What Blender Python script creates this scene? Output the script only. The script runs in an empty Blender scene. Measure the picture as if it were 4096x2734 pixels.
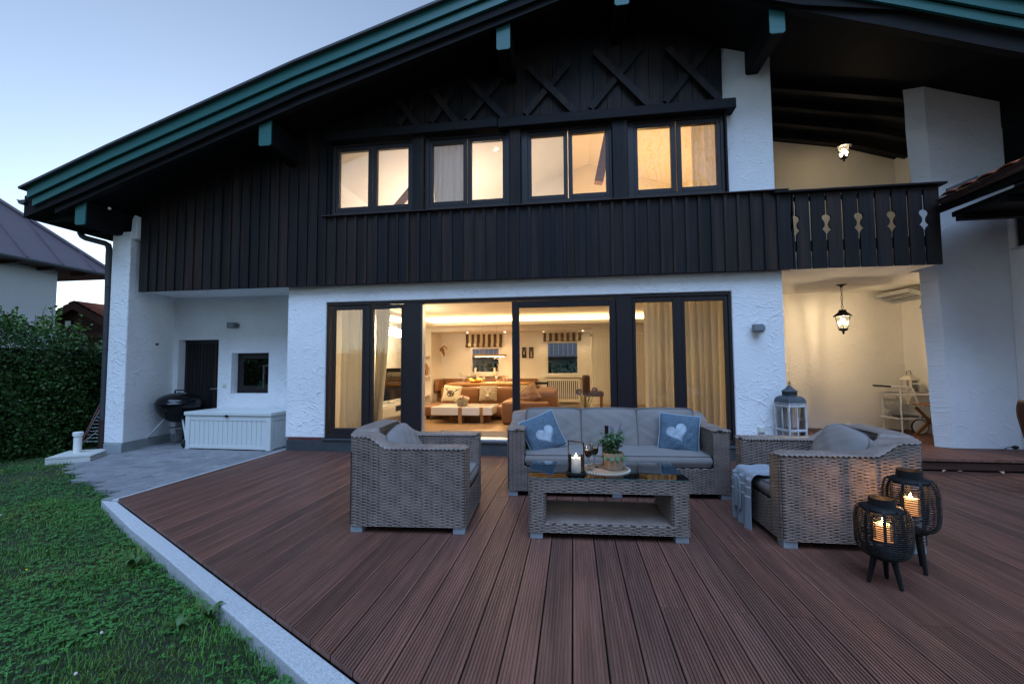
import bpy, bmesh, math, random
import numpy as np
from mathutils import Vector, Matrix
R = math.radians
scene = bpy.context.scene
col = scene.collection

# ---------------------------------------------------------------- camera
cam_d = bpy.data.cameras.new('camera'); cam = bpy.data.objects.new('camera', cam_d); col.objects.link(cam)
cam_d.sensor_width = 36; cam_d.lens = 1726 / 4096 * 36; cam_d.clip_start = 0.05; cam_d.clip_end = 2000
pitch, roll, yaw = 0.0546, -0.006, -0.1402
fw = Vector((math.sin(yaw) * math.cos(pitch), math.cos(yaw) * math.cos(pitch), math.sin(pitch)))
rt = Vector((math.cos(yaw), -math.sin(yaw), 0)); up = rt.cross(fw)
Rv = rt * math.cos(roll) + up * math.sin(roll); Uv = -rt * math.sin(roll) + up * math.cos(roll)
m = Matrix((Rv, Uv, -fw)).transposed().to_4x4(); m.translation = (0, 0, 1.25)
cam.matrix_world = m
scene.camera = cam

# ---------------------------------------------------------------- world and exposure
SUN_EL, SUN_ROT = 10.0, -38.0
world = bpy.data.worlds.new('World'); scene.world = world; world.use_nodes = True
wn = world.node_tree; wn.nodes.clear()
wo = wn.nodes.new('ShaderNodeOutputWorld'); bg = wn.nodes.new('ShaderNodeBackground')
sk = wn.nodes.new('ShaderNodeTexSky'); sk.sky_type = 'NISHITA'; sk.sun_disc = False
sk.sun_elevation = R(SUN_EL); sk.sun_rotation = R(SUN_ROT); sk.altitude = 700
sk.air_density = 1.0; sk.dust_density = 0.3; sk.ozone_density = 3.0
bg.inputs['Strength'].default_value = 0.15
hsv = wn.nodes.new('ShaderNodeHueSaturation'); hsv.inputs['Saturation'].default_value = 0.72; hsv.inputs['Value'].default_value = 0.76
wn.links.new(sk.outputs[0], hsv.inputs['Color']); wn.links.new(hsv.outputs[0], bg.inputs[0]); wn.links.new(bg.outputs[0], wo.inputs[0])
sun_d = bpy.data.lights.new('sun', 'SUN'); sun = bpy.data.objects.new('sun', sun_d); col.objects.link(sun)
sun_d.energy = 1.75; sun_d.angle = R(50); sun_d.color = (0.40, 0.61, 1.0)
SA, SE = R(174), R(60)   # soft dusk light from the open sky behind the viewpoint
sd = Vector((math.sin(SA) * math.cos(SE), math.cos(SA) * math.cos(SE), math.sin(SE)))
sun.rotation_euler = (-sd).to_track_quat('-Z', 'Y').to_euler()
scene.view_settings.view_transform = 'Standard'; scene.view_settings.look = 'None'
scene.view_settings.gamma = 1; scene.view_settings.use_curve_mapping = False
scene.view_settings.exposure = 1.1
scene.cycles.max_bounces = 8; scene.cycles.transparent_max_bounces = 24; scene.cycles.sample_clamp_indirect = 3

# ---------------------------------------------------------------- materials
def mat(name, color, rough=0.6, metal=0.0, spec=0.5, noise=0, nscale=8, ndark=0.6, bump=0, bscale=40, bdist=0.004,
        stretch=None, emit=None, estr=0, rand=0, trans=0, sss=0, coat=0, kind='noise', ior=1.45, tone=None, tscale=1.0, twist=(0.42, 0.62)):
    m = bpy.data.materials.new(name); m.use_nodes = True
    nt = m.node_tree; N = nt.nodes; L = nt.links
    b = N['Principled BSDF']
    b.inputs['Roughness'].default_value = rough; b.inputs['Metallic'].default_value = metal
    b.inputs['Specular IOR Level'].default_value = spec; b.inputs['IOR'].default_value = ior
    b.inputs['Base Color'].default_value = (*color, 1)
    if trans: b.inputs['Transmission Weight'].default_value = trans
    if coat: b.inputs['Coat Weight'].default_value = coat; b.inputs['Coat Roughness'].default_value = 0.08
    if sss:
        b.inputs['Subsurface Weight'].default_value = sss; b.inputs['Subsurface Radius'].default_value = (0.02, 0.012, 0.006)
    if emit: b.inputs['Emission Color'].default_value = (*emit, 1); b.inputs['Emission Strength'].default_value = estr
    tc = N.new('ShaderNodeTexCoord'); mp = N.new('ShaderNodeMapping'); L.new(tc.outputs['Object'], mp.inputs[0])
    if stretch: mp.inputs['Scale'].default_value = stretch
    cur = None
    if rand or noise:
        mix = N.new('ShaderNodeMix'); mix.data_type = 'RGBA'; mix.blend_type = 'MULTIPLY'; mix.inputs['Factor'].default_value = 1
        mix.inputs['A'].default_value = (*color, 1)
        if rand:
            oi = N.new('ShaderNodeObjectInfo'); mr = N.new('ShaderNodeMapRange')
            mr.inputs['To Min'].default_value = 1 - rand; mr.inputs['To Max'].default_value = 1 + rand
            L.new(oi.outputs['Random'], mr.inputs[0])
            cmb = N.new('ShaderNodeCombineColor')
            for k in range(3): L.new(mr.outputs[0], cmb.inputs[k])
            L.new(cmb.outputs[0], mix.inputs['B'])
            va = N.new('ShaderNodeVectorMath'); va.operation = 'ADD'
            sc_ = N.new('ShaderNodeVectorMath'); sc_.operation = 'SCALE'; sc_.inputs['Scale'].default_value = 37
            cc = N.new('ShaderNodeCombineXYZ')
            for k in range(3): L.new(oi.outputs['Random'], cc.inputs[k])
            L.new(cc.outputs[0], sc_.inputs[0]); L.new(mp.outputs[0], va.inputs[0]); L.new(sc_.outputs[0], va.inputs[1])
            vec = va.outputs[0]
        else:
            mix.inputs['B'].default_value = (1, 1, 1, 1); vec = mp.outputs[0]
        cur = mix.outputs['Result']
        if noise:
            nz = N.new('ShaderNodeTexNoise'); nz.inputs['Scale'].default_value = nscale; nz.inputs['Detail'].default_value = 6
            nz.inputs['Roughness'].default_value = 0.6
            L.new(vec, nz.inputs['Vector'])
            r2 = N.new('ShaderNodeMapRange'); r2.inputs['From Min'].default_value = 0.3; r2.inputs['From Max'].default_value = 0.7
            r2.inputs['To Min'].default_value = ndark; r2.inputs['To Max'].default_value = 1.15
            L.new(nz.outputs['Fac'], r2.inputs[0])
            m2 = N.new('ShaderNodeMix'); m2.data_type = 'RGBA'; m2.blend_type = 'MULTIPLY'; m2.inputs['Factor'].default_value = noise
            L.new(cur, m2.inputs['A']); c3 = N.new('ShaderNodeCombineColor')
            for k in range(3): L.new(r2.outputs[0], c3.inputs[k])
            L.new(c3.outputs[0], m2.inputs['B']); cur = m2.outputs['Result']
        if tone:
            nz2 = N.new('ShaderNodeTexNoise'); nz2.inputs['Scale'].default_value = tscale; nz2.inputs['Detail'].default_value = 4
            L.new(vec, nz2.inputs['Vector']); r3 = N.new('ShaderNodeMapRange'); r3.inputs['From Min'].default_value = twist[0]; r3.inputs['From Max'].default_value = twist[1]
            L.new(nz2.outputs['Fac'], r3.inputs[0]); m3 = N.new('ShaderNodeMix'); m3.data_type = 'RGBA'
            L.new(r3.outputs[0], m3.inputs['Factor']); L.new(cur, m3.inputs['A'])
            m4 = N.new('ShaderNodeMix'); m4.data_type = 'RGBA'; m4.blend_type = 'MULTIPLY'; m4.inputs['Factor'].default_value = 1
            m4.inputs['A'].default_value = tuple(t / max(c, 1e-4) for t, c in zip(tone, color)) + (1,); L.new(cur, m4.inputs['B'])
            L.new(m4.outputs['Result'], m3.inputs['B']); cur = m3.outputs['Result']
        L.new(cur, b.inputs['Base Color'])
    if bump:
        nb = N.new('ShaderNodeTexNoise'); nb.inputs['Scale'].default_value = bscale; nb.inputs['Detail'].default_value = 5
        L.new(mp.outputs[0], nb.inputs['Vector'])
        bp = N.new('ShaderNodeBump'); bp.inputs['Strength'].default_value = bump; bp.inputs['Distance'].default_value = bdist
        L.new(nb.outputs['Fac'], bp.inputs['Height']); L.new(bp.outputs[0], b.inputs['Normal'])
    return m

def render_mat(name, color, strength=0.5, dist=0.006):
    """trowelled white render: fine grain plus short raised strokes in changing directions"""
    m = mat(name, color, rough=0.9, spec=0.2, noise=0.55, nscale=1.1, ndark=0.88)
    nt = m.node_tree; N = nt.nodes; L = nt.links; b = N['Principled BSDF']
    tc = N.new('ShaderNodeTexCoord'); sp = N.new('ShaderNodeSeparateXYZ'); L.new(tc.outputs['Object'], sp.inputs[0])
    ad = N.new('ShaderNodeMath'); ad.operation = 'ADD'; L.new(sp.outputs[0], ad.inputs[0]); L.new(sp.outputs[1], ad.inputs[1])
    cb = N.new('ShaderNodeCombineXYZ'); L.new(ad.outputs[0], cb.inputs[0]); L.new(sp.outputs[2], cb.inputs[1])
    acc = None
    for k, (ang, sc_, lo, am) in enumerate(((0.5, 5.5, 0.575, 1.0), (-0.55, 6.3, 0.575, 1.0), (1.2, 5.0, 0.60, 0.8), (0.05, 7.5, 0.58, 0.7), (-1.15, 6.0, 0.60, 0.8))):
        mp = N.new('ShaderNodeMapping'); mp.inputs['Rotation'].default_value = (0, 0, ang); mp.inputs['Location'].default_value = (k * 13.7, k * 5.3, 0)
        mp2 = N.new('ShaderNodeMapping'); mp2.inputs['Scale'].default_value = (1, 4.5, 1)
        L.new(cb.outputs[0], mp.inputs[0]); L.new(mp.outputs[0], mp2.inputs[0])
        nz = N.new('ShaderNodeTexNoise'); nz.inputs['Scale'].default_value = sc_; nz.inputs['Detail'].default_value = 3; nz.inputs['Distortion'].default_value = 0.4
        L.new(mp2.outputs[0], nz.inputs['Vector'])
        cr = N.new('ShaderNodeMapRange'); cr.inputs['From Min'].default_value = lo; cr.inputs['From Max'].default_value = lo + 0.13; cr.inputs['To Max'].default_value = am
        L.new(nz.outputs['Fac'], cr.inputs[0])
        if acc is None: acc = cr.outputs[0]
        else:
            mm = N.new('ShaderNodeMath'); mm.operation = 'ADD'; L.new(acc, mm.inputs[0]); L.new(cr.outputs[0], mm.inputs[1]); acc = mm.outputs[0]
    lm = N.new('ShaderNodeTexNoise'); lm.inputs['Scale'].default_value = 0.9; L.new(tc.outputs['Object'], lm.inputs['Vector'])
    lr = N.new('ShaderNodeMapRange'); lr.inputs['From Min'].default_value = 0.35; lr.inputs['From Max'].default_value = 0.65; lr.inputs['To Min'].default_value = 0.25
    L.new(lm.outputs['Fac'], lr.inputs[0]); mu = N.new('ShaderNodeMath'); mu.operation = 'MULTIPLY'; L.new(acc, mu.inputs[0]); L.new(lr.outputs[0], mu.inputs[1])
    fg = N.new('ShaderNodeTexNoise'); fg.inputs['Scale'].default_value = 38; fg.inputs['Detail'].default_value = 5; fg.inputs['Roughness'].default_value = 0.65
    L.new(tc.outputs['Object'], fg.inputs['Vector'])
    ml = N.new('ShaderNodeMath'); ml.operation = 'MULTIPLY_ADD'; ml.inputs[1].default_value = 0.55
    L.new(fg.outputs['Fac'], ml.inputs[0]); L.new(mu.outputs[0], ml.inputs[2])
    bp = N.new('ShaderNodeBump'); bp.inputs['Strength'].default_value = strength; bp.inputs['Distance'].default_value = dist
    L.new(ml.outputs[0], bp.inputs['Height']); L.new(bp.outputs[0], b.inputs['Normal'])
    return m

def wood_mat(name, color, rough=0.6, axis='Z', dark=0.5, bump=0.3, rand=0.15, scale=1.0, spec=0.4, tone=None, tscale=0.12):
    st = {'X': (1.2, 22, 22), 'Y': (22, 1.2, 22), 'Z': (22, 22, 1.2)}[axis]
    st = tuple(v * scale for v in st)
    return mat(name, color, rough=rough, noise=0.9, nscale=1.6, ndark=dark, bump=bump, bscale=3, bdist=0.003, stretch=st, rand=rand, spec=spec, tone=tone, tscale=tscale)

def glass_mat(name, tint=(1, 1, 1), refl=1.0):
    """thin pane: clear with a fresnel reflection"""
    m = bpy.data.materials.new(name); m.use_nodes = True; nt = m.node_tree; N = nt.nodes; L = nt.links
    for n in list(N): N.remove(n)
    o = N.new('ShaderNodeOutputMaterial'); mx = N.new('ShaderNodeMixShader'); tr = N.new('ShaderNodeBsdfTransparent')
    gl = N.new('ShaderNodeBsdfGlossy'); gl.inputs['Roughness'].default_value = 0.0
    tr.inputs[0].default_value = (*tint, 1)
    fr = N.new('ShaderNodeFresnel'); fr.inputs['IOR'].default_value = 1.5
    mm = N.new('ShaderNodeMath'); mm.operation = 'MULTIPLY'; mm.inputs[1].default_value = refl
    L.new(fr.outputs[0], mm.inputs[0]); L.new(mm.outputs[0], mx.inputs[0]); L.new(tr.outputs[0], mx.inputs[1]); L.new(gl.outputs[0], mx.inputs[2])
    L.new(mx.outputs[0], o.inputs[0]); return m

def cloth_glow_mat(name, color, tr=0.45, nscale=3, stripes=None):
    """curtain cloth: diffuse plus translucent"""
    m = bpy.data.materials.new(name); m.use_nodes = True; nt = m.node_tree; N = nt.nodes; L = nt.links
    for n in list(N): N.remove(n)
    o = N.new('ShaderNodeOutputMaterial'); mx = N.new('ShaderNodeMixShader'); mx.inputs[0].default_value = tr
    d = N.new('ShaderNodeBsdfDiffuse'); t = N.new('ShaderNodeBsdfTranslucent')
    d.inputs[0].default_value = (*color, 1); t.inputs[0].default_value = (*color, 1)
    L.new(d.outputs[0], mx.inputs[1]); L.new(t.outputs[0], mx.inputs[2]); L.new(mx.outputs[0], o.inputs[0]); return m

def emit_mat(name, color, s):
    m = bpy.data.materials.new(name); m.use_nodes = True; N = m.node_tree.nodes; b = N['Principled BSDF']
    b.inputs['Base Color'].default_value = (*color, 1); b.inputs['Emission Color'].default_value = (*color, 1)
    b.inputs['Emission Strength'].default_value = s; return m

M = {}
def add_scuffs(m):
    nt = m.node_tree; N = nt.nodes; L = nt.links; b = N['Principled BSDF']; src = b.inputs['Base Color'].links[0].from_socket
    ge = N.new('ShaderNodeNewGeometry'); a = N.new('ShaderNodeTexNoise'); a.inputs['Scale'].default_value = 26; a.inputs['Detail'].default_value = 8; a.inputs['Roughness'].default_value = 0.75; a.inputs['Distortion'].default_value = 1.5
    c = N.new('ShaderNodeTexNoise'); c.inputs['Scale'].default_value = 1.1; c.inputs['Detail'].default_value = 3
    L.new(ge.outputs['Position'], a.inputs['Vector']); L.new(ge.outputs['Position'], c.inputs['Vector'])
    r1 = N.new('ShaderNodeMapRange'); r1.inputs['From Min'].default_value = 0.60; r1.inputs['From Max'].default_value = 0.72
    r2 = N.new('ShaderNodeMapRange'); r2.inputs['From Min'].default_value = 0.50; r2.inputs['From Max'].default_value = 0.66
    L.new(a.outputs['Fac'], r1.inputs[0]); L.new(c.outputs['Fac'], r2.inputs[0])
    mu = N.new('ShaderNodeMath'); mu.operation = 'MULTIPLY'; L.new(r1.outputs[0], mu.inputs[0]); L.new(r2.outputs[0], mu.inputs[1])
    m5 = N.new('ShaderNodeMath'); m5.operation = 'MULTIPLY'; m5.inputs[1].default_value = 0.55; L.new(mu.outputs[0], m5.inputs[0])
    mx = N.new('ShaderNodeMix'); mx.data_type = 'RGBA'; mx.inputs['B'].default_value = (0.30, 0.27, 0.26, 1)
    L.new(m5.outputs[0], mx.inputs['Factor']); L.new(src, mx.inputs['A']); L.new(mx.outputs['Result'], b.inputs['Base Color'])
M['render'] = render_mat('white_render', (0.78, 0.78, 0.79), 0.7, 0.0085)
M['render_in'] = render_mat('loggia_render', (0.76, 0.73, 0.66), 0.7, 0.008)
M['plaster'] = mat('interior_plaster', (0.78, 0.74, 0.66), 0.9, noise=0.3, nscale=2, ndark=0.92)
M['plinth'] = mat('grey_plinth', (0.30, 0.33, 0.34), 0.9, noise=0.8, nscale=5, ndark=0.7, bump=0.4, bscale=60)
M['slate'] = mat('dark_base', (0.05, 0.055, 0.06), 0.6, noise=0.6, nscale=9, ndark=0.6, bump=0.2)
M['redstrip'] = mat('red_strip', (0.14, 0.035, 0.03), 0.8, noise=0.9, nscale=14, ndark=0.3)
M['clad'] = wood_mat('dark_cladding', (0.0085, 0.0085, 0.011), 0.6, 'Z', 0.25, 0.9, 0.4, 0.7, spec=0.3, tone=(0.030, 0.017, 0.013), tscale=0.35)
M['beam'] = wood_mat('dark_beam', (0.008, 0.008, 0.010), 0.65, 'X', 0.35, 0.6, 0.1, spec=0.25)
M['beamY'] = wood_mat('dark_beam_y', (0.006, 0.006, 0.007), 0.7, 'Y', 0.45, 0.5, 0.1, spec=0.2)
M['frame'] = mat('window_frame_brown', (0.017, 0.013, 0.015), 0.4, noise=0.3, nscale=12, ndark=0.8)
M['green'] = mat('green_paint', (0.012, 0.115, 0.108), 0.45, noise=0.6, nscale=2.5, ndark=0.7, bump=0.25, bscale=2.5, stretch=(1.5, 1.5, 14))
M['glass'] = glass_mat('window_glass', (0.96, 0.97, 0.96), 2.3)
M['clear'] = glass_mat('clear_glass', (0.96, 0.97, 0.97), 0.9)
M['metal'] = mat('steel', (0.55, 0.56, 0.58), 0.3, 1.0)
M['alu'] = mat('aluminium', (0.62, 0.64, 0.66), 0.4, 0.8)
M['black'] = mat('black_metal', (0.007, 0.007, 0.008), 0.55, 0.0, spec=0.3)
M['brownpipe'] = mat('brown_pipe', (0.045, 0.026, 0.024), 0.35, noise=0.4, nscale=6, ndark=0.7)
M['granite'] = mat('granite', (0.52, 0.53, 0.54), 0.85, noise=1.0, nscale=160, ndark=0.55, bump=0.5, bscale=140, bdist=0.003, rand=0.05)
M['paver'] = mat('paver', (0.20, 0.20, 0.205), 0.9, noise=0.7, nscale=14, ndark=0.75, bump=0.4, bscale=120, rand=0.16)
M['deck'] = wood_mat('deck_board', (0.215, 0.098, 0.070), 0.5, 'Y', 0.5, 0.5, 0.15, 1.0, spec=0.45, tone=(0.155, 0.078, 0.058), tscale=0.12)
add_scuffs(M['deck'])
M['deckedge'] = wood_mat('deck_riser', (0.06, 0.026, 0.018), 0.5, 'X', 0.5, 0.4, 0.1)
M['joist'] = mat('joist_black', (0.006, 0.006, 0.007), 0.9)
M['soil'] = mat('soil', (0.025, 0.035, 0.014), 1.0, noise=0.8, nscale=7, ndark=0.4)
M['grass'] = mat('grass_blade', (0.068, 0.210, 0.026), 0.5, noise=0.9, nscale=3.2, ndark=0.45, tone=(0.16, 0.25, 0.035), tscale=1.3, twist=(0.48, 0.68))
M['clover'] = mat('clover_leaf', (0.045, 0.180, 0.030), 0.55, noise=0.8, nscale=3.5, ndark=0.5)
M['weed'] = mat('weed_leaf', (0.045, 0.115, 0.022), 0.5, noise=0.6, nscale=18, ndark=0.6)
M['petal_w'] = mat('clover_flower', (0.6, 0.55, 0.52), 0.8)
M['petal_y'] = mat('yellow_flower', (0.75, 0.55, 0.02), 0.7)
M['hedge'] = mat('hedge_leaf', (0.038, 0.100, 0.020), 0.42, noise=0.9, nscale=1.8, ndark=0.5)
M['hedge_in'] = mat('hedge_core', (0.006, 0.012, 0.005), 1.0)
M['twig'] = mat('twig', (0.05, 0.035, 0.02), 0.9)
M['wicker'] = mat('wicker', (0.245, 0.190, 0.162), 0.42, noise=0.75, nscale=7, ndark=0.62, bump=0, spec=0.4)
M['cushion'] = mat('taupe_cushion', (0.215, 0.195, 0.185), 0.95, noise=0.25, nscale=5, ndark=0.85, bump=0.25, bscale=300, bdist=0.001, spec=0.15)
M['piping'] = mat('cushion_piping', (0.12, 0.11, 0.105), 0.95)
M['felt'] = mat('blue_felt', (0.105, 0.155, 0.205), 1.0, noise=0.9, nscale=60, ndark=0.55, bump=0.3, bscale=150, spec=0.1)
M['felt_l'] = mat('light_felt', (0.36, 0.42, 0.48), 1.0, noise=0.8, nscale=70, ndark=0.75, bump=0.3, bscale=150, spec=0.1)
M['pad'] = mat('grey_foot', (0.30, 0.33, 0.36), 0.5, 0.3, noise=0.4, nscale=20)
M['white'] = mat('white_paint', (0.75, 0.75, 0.73), 0.5)
M['worn'] = mat('worn_white_wood', (0.68, 0.67, 0.68), 0.7, noise=1.0, nscale=14, ndark=0.45, stretch=(3, 3, .6))
M['zinc'] = mat('zinc', (0.10, 0.115, 0.13), 0.5, 0.6, noise=0.5, nscale=10)
M['wax'] = mat('white_wax', (0.80, 0.76, 0.70), 0.5, sss=0.5)
M['boxplastic'] = mat('storage_box_plastic', (0.62, 0.64, 0.62), 0.45, noise=0.2, nscale=12, bump=0.15, bscale=4, stretch=(1, 1, 12))
M['enamel'] = mat('black_enamel', (0.004, 0.004, 0.005), 0.12, spec=0.35)
M['rubber'] = mat('rubber', (0.01, 0.01, 0.01), 0.8)
M['teak'] = wood_mat('teak', (0.26, 0.11, 0.035), 0.5, 'X', 0.7, 0.2, 0.05)
M['oakfloor'] = wood_mat('oak_floor', (0.30, 0.18, 0.085), 0.35, 'X', 0.75, 0.1, 0.12)
M['oak'] = wood_mat('oak', (0.42, 0.22, 0.08), 0.5, 'X', 0.75, 0.1, 0.05)
M['leather'] = mat('tan_leather', (0.24, 0.108, 0.042), 0.42, noise=0.6, nscale=3.5, ndark=0.75, bump=0.35, bscale=14, bdist=0.01)
M['gloss'] = mat('gloss_white', (0.78, 0.76, 0.70), 0.15)
M['tan'] = mat('tan_fabric', (0.45, 0.36, 0.24), 0.95, noise=0.6, nscale=30, ndark=0.7)
M['cream'] = mat('cream_fabric', (0.62, 0.54, 0.38), 0.95, noise=0.2, nscale=10)
M['darkprint'] = mat('dark_print', (0.09, 0.06, 0.035), 0.9)
M['brownstripe'] = mat('brown_stripe', (0.12, 0.065, 0.03), 0.95)
M['tilered'] = mat('red_tile', (0.33, 0.085, 0.04), 0.75, noise=0.7, nscale=12, ndark=0.6)
M['roofmetal'] = mat('brown_roof_metal', (0.105, 0.085, 0.10), 0.45, noise=0.4, nscale=1.5, ndark=0.8)
M['shed'] = wood_mat('shed_wood', (0.06, 0.022, 0.014), 0.6, 'X', 0.6, 0.3, 0.1)
M['neigh'] = mat('neighbour_render', (0.72, 0.73, 0.75), 0.9)
M['screen'] = mat('tv_screen', (0.01, 0.01, 0.01), 0.06, coat=0.5)
M['concrete'] = mat('pale_concrete', (0.50, 0.50, 0.46), 0.9, noise=0.6, nscale=9, ndark=0.75, bump=0.3, bscale=70)
M['bluegrey'] = mat('blanket_cloth', (0.27, 0.30, 0.335), 0.95, noise=0.3, nscale=60, ndark=0.8, bump=0.2, bscale=200, spec=0.1)
M['fringe'] = mat('fringe', (0.62, 0.62, 0.60), 0.95)
M['jute'] = mat('jute', (0.33, 0.235, 0.15), 0.95, noise=0.9, nscale=40, ndark=0.6, bump=0.8, bscale=60, bdist=0.006, stretch=(1, 1, 6))
M['bottle'] = mat('bottle_glass', (0.006, 0.010, 0.006), 0.06, coat=1.0)
M['wine'] = mat('red_wine', (0.012, 0.0008, 0.002), 0.05, coat=1.0)
M['sage'] = mat('sage_leaf', (0.075, 0.155, 0.075), 0.6, noise=0.6, nscale=20, ndark=0.6)
M['lilac'] = mat('lilac_flower', (0.20, 0.20, 0.36), 0.8)
M['curtain'] = cloth_glow_mat('curtain_cloth', (0.88, 0.85, 0.78), 0.42)
M['whitecurtain'] = cloth_glow_mat('white_curtain_cloth', (0.80, 0.82, 0.86), 0.12)
M['sheer'] = cloth_glow_mat('sheer_cloth', (0.72, 0.68, 0.60), 0.5)
M['switch'] = mat('switch_plastic', (0.66, 0.66, 0.58), 0.4)
M['lampgrey'] = mat('lamp_grey', (0.20, 0.22, 0.24), 0.5, 0.3)
M['rug'] = mat('door_mat', (0.20, 0.15, 0.10), 1.0, noise=0.9, nscale=120, ndark=0.5, bump=0.6, bscale=150)
M['pink'] = mat('pink_blossom', (0.70, 0.40, 0.34), 0.9, noise=0.6, nscale=40)
M['basket'] = mat('grey_basket', (0.30, 0.26, 0.18), 0.9, noise=0.8, nscale=30, ndark=0.5, bump=0.8, bscale=50, stretch=(1, 1, 4))
M['core'] = mat('weave_gap_shade', (0.012, 0.009, 0.008), 0.95)  # near-black colour carries the shade inside the wicker bodies
M['darkcloth'] = mat('brown_leather_dark', (0.055, 0.018, 0.010), 0.5, noise=0.4, nscale=6)
M['ext_win'] = mat('dark_pane', (0.01, 0.01, 0.012), 0.08)

# ---------------------------------------------------------------- mesh helpers
OFFS = {}
def link(o, parent=None):
    col.objects.link(o)
    if parent is not None: o.parent = parent
    return o
def thing(name, label, cat, loc=(0, 0, 0), rotz=0, group=None, absolute=False, scale=None):
    o = bpy.data.objects.new(name, None); link(o); o.empty_display_size = 0.1
    o.location = loc; o.rotation_euler = (0, 0, rotz); o['label'] = label; o['category'] = cat
    if scale: o.scale = scale
    if group: o['group'] = group
    if absolute: OFFS[o.name] = Vector(loc)
    return o
def tag(o, label, cat, group=None):
    o['label'] = label; o['category'] = cat
    if group: o['group'] = group
    return o
def struct(o, kind='structure'):
    o['kind'] = kind; return o
def root_of(o):
    while o.parent is not None: o = o.parent
    return o

class MB:
    def __init__(s): s.v = []; s.f = []; s.mi = []; s.cur = 0
    def mat(s, i): s.cur = i; return s
    def add(s, vs, fs):
        n = len(s.v); s.v.extend([tuple(v) for v in vs]); s.f.extend([tuple(i + n for i in f) for f in fs]); s.mi.extend([s.cur] * len(fs)); return s
    def box(s, x0, x1, y0, y1, z0, z1):
        v = [(x, y, z) for z in (z0, z1) for y in (y0, y1) for x in (x0, x1)]
        return s.add(v, [(0, 2, 3, 1), (4, 5, 7, 6), (0, 1, 5, 4), (2, 6, 7, 3), (0, 4, 6, 2), (1, 3, 7, 5)])
    def obox(s, c, ax, ay, az):
        c = Vector(c); ax, ay, az = Vector(ax), Vector(ay), Vector(az)
        v = [c + ax * i + ay * j + az * k for k in (-1, 1) for j in (-1, 1) for i in (-1, 1)]
        return s.add(v, [(0, 2, 3, 1), (4, 5, 7, 6), (0, 1, 5, 4), (2, 6, 7, 3), (0, 4, 6, 2), (1, 3, 7, 5)])
    def beam(s, a, b, w, h, upv=(0, 0, 1)):
        a, b = Vector(a), Vector(b); d = b - a; l = d.length; d.normalize(); u = Vector(upv)
        r = d.cross(u).normalized(); u = r.cross(d)
        return s.obox((a + b) / 2, d * l / 2, r * w / 2, u * h / 2)
    def prism(s, poly, axis, a, b):
        n = len(poly)
        def P(p, t):
            if axis == 'Y': return (p[0], t, p[1])
            if axis == 'X': return (t, p[0], p[1])
            return (p[0], p[1], t)
        v = [P(p, a) for p in poly] + [P(p, b) for p in poly]
        fs = [tuple(range(n))[::-1], tuple(range(n, 2 * n))] + [(i, (i + 1) % n, n + (i + 1) % n, n + i) for i in range(n)]
        return s.add(v, fs)
    def tube(s, path, r, seg=8, closed=False, caps=True, taper=None):
        path = [Vector(p) for p in path]; n = len(path); rings = []
        prev = None
        for i, p in enumerate(path):
            if closed: t = path[(i + 1) % n] - path[i - 1]
            else: t = path[min(i + 1, n - 1)] - path[max(i - 1, 0)]
            if t.length < 1e-9: t = Vector((0, 0, 1))
            t.normalize()
            if prev is None:
                a = Vector((0, 0, 1)) if abs(t.z) < .9 else Vector((1, 0, 0)); u = t.cross(a).normalized()
            else:
                u = prev - t * prev.dot(t)
                u = u.normalized() if u.length > 1e-6 else t.orthogonal().normalized()
            prev = u; w = t.cross(u)
            rr = r if taper is None else r * (1 + (taper - 1) * i / max(1, n - 1))
            if isinstance(r, (list, tuple)): rr = r[i]
            rings.append([p + u * math.cos(2 * math.pi * k / seg) * rr + w * math.sin(2 * math.pi * k / seg) * rr for k in range(seg)])
        v = [q for ring in rings for q in ring]; f = []
        m_ = n if closed else n - 1
        for i in range(m_):
            j = (i + 1) % n
            for k in range(seg):
                k2 = (k + 1) % seg; f.append((i * seg + k, i * seg + k2, j * seg + k2, j * seg + k))
        if caps and not closed:
            f.append(tuple(range(seg))[::-1]); f.append(tuple((n - 1) * seg + k for k in range(seg)))
        return s.add(v, f)
    def lathe(s, prof, c=(0, 0, 0), seg=24, caps=True, axis='Z'):
        n = len(prof); v = []; f = []
        for (r, z) in prof:
            for k in range(seg):
                a = 2 * math.pi * k / seg; x, y, zz = r * math.cos(a), r * math.sin(a), z
                if axis == 'Y': x, y, zz = x, zz, y
                if axis == 'X': x, y, zz = zz, x, y
                v.append((c[0] + x, c[1] + y, c[2] + zz))
        for i in range(n - 1):
            for k in range(seg):
                k2 = (k + 1) % seg; f.append((i * seg + k, i * seg + k2, (i + 1) * seg + k2, (i + 1) * seg + k))
        if caps:
            f.append(tuple(range(seg))[::-1]); f.append(tuple((n - 1) * seg + k for k in range(seg)))
        return s.add(v, f)
    def ball(s, c, r, seg=12, rings=8, sc=(1, 1, 1)):
        pr = [(max(1e-4, math.sin(math.pi * i / rings)) * r, -math.cos(math.pi * i / rings) * r) for i in range(rings + 1)]
        n = len(s.v); s.lathe(pr, (0, 0, 0), seg)
        for i in range(n, len(s.v)):
            x, y, z = s.v[i]; s.v[i] = (c[0] + x * sc[0], c[1] + y * sc[1], c[2] + z * sc[2])
        return s
    def cyl(s, a, b, r, seg=12): return s.tube([a, b], r, seg)
    def grid(s, fn, nu, nv, flip=False):
        v = [fn(i / nu, j / nv) for j in range(nv + 1) for i in range(nu + 1)]; f = []
        for j in range(nv):
            for i in range(nu):
                a = j * (nu + 1) + i; q = (a, a + 1, a + nu + 2, a + nu + 1); f.append(q[::-1] if flip else q)
        return s.add(v, f)
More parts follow.
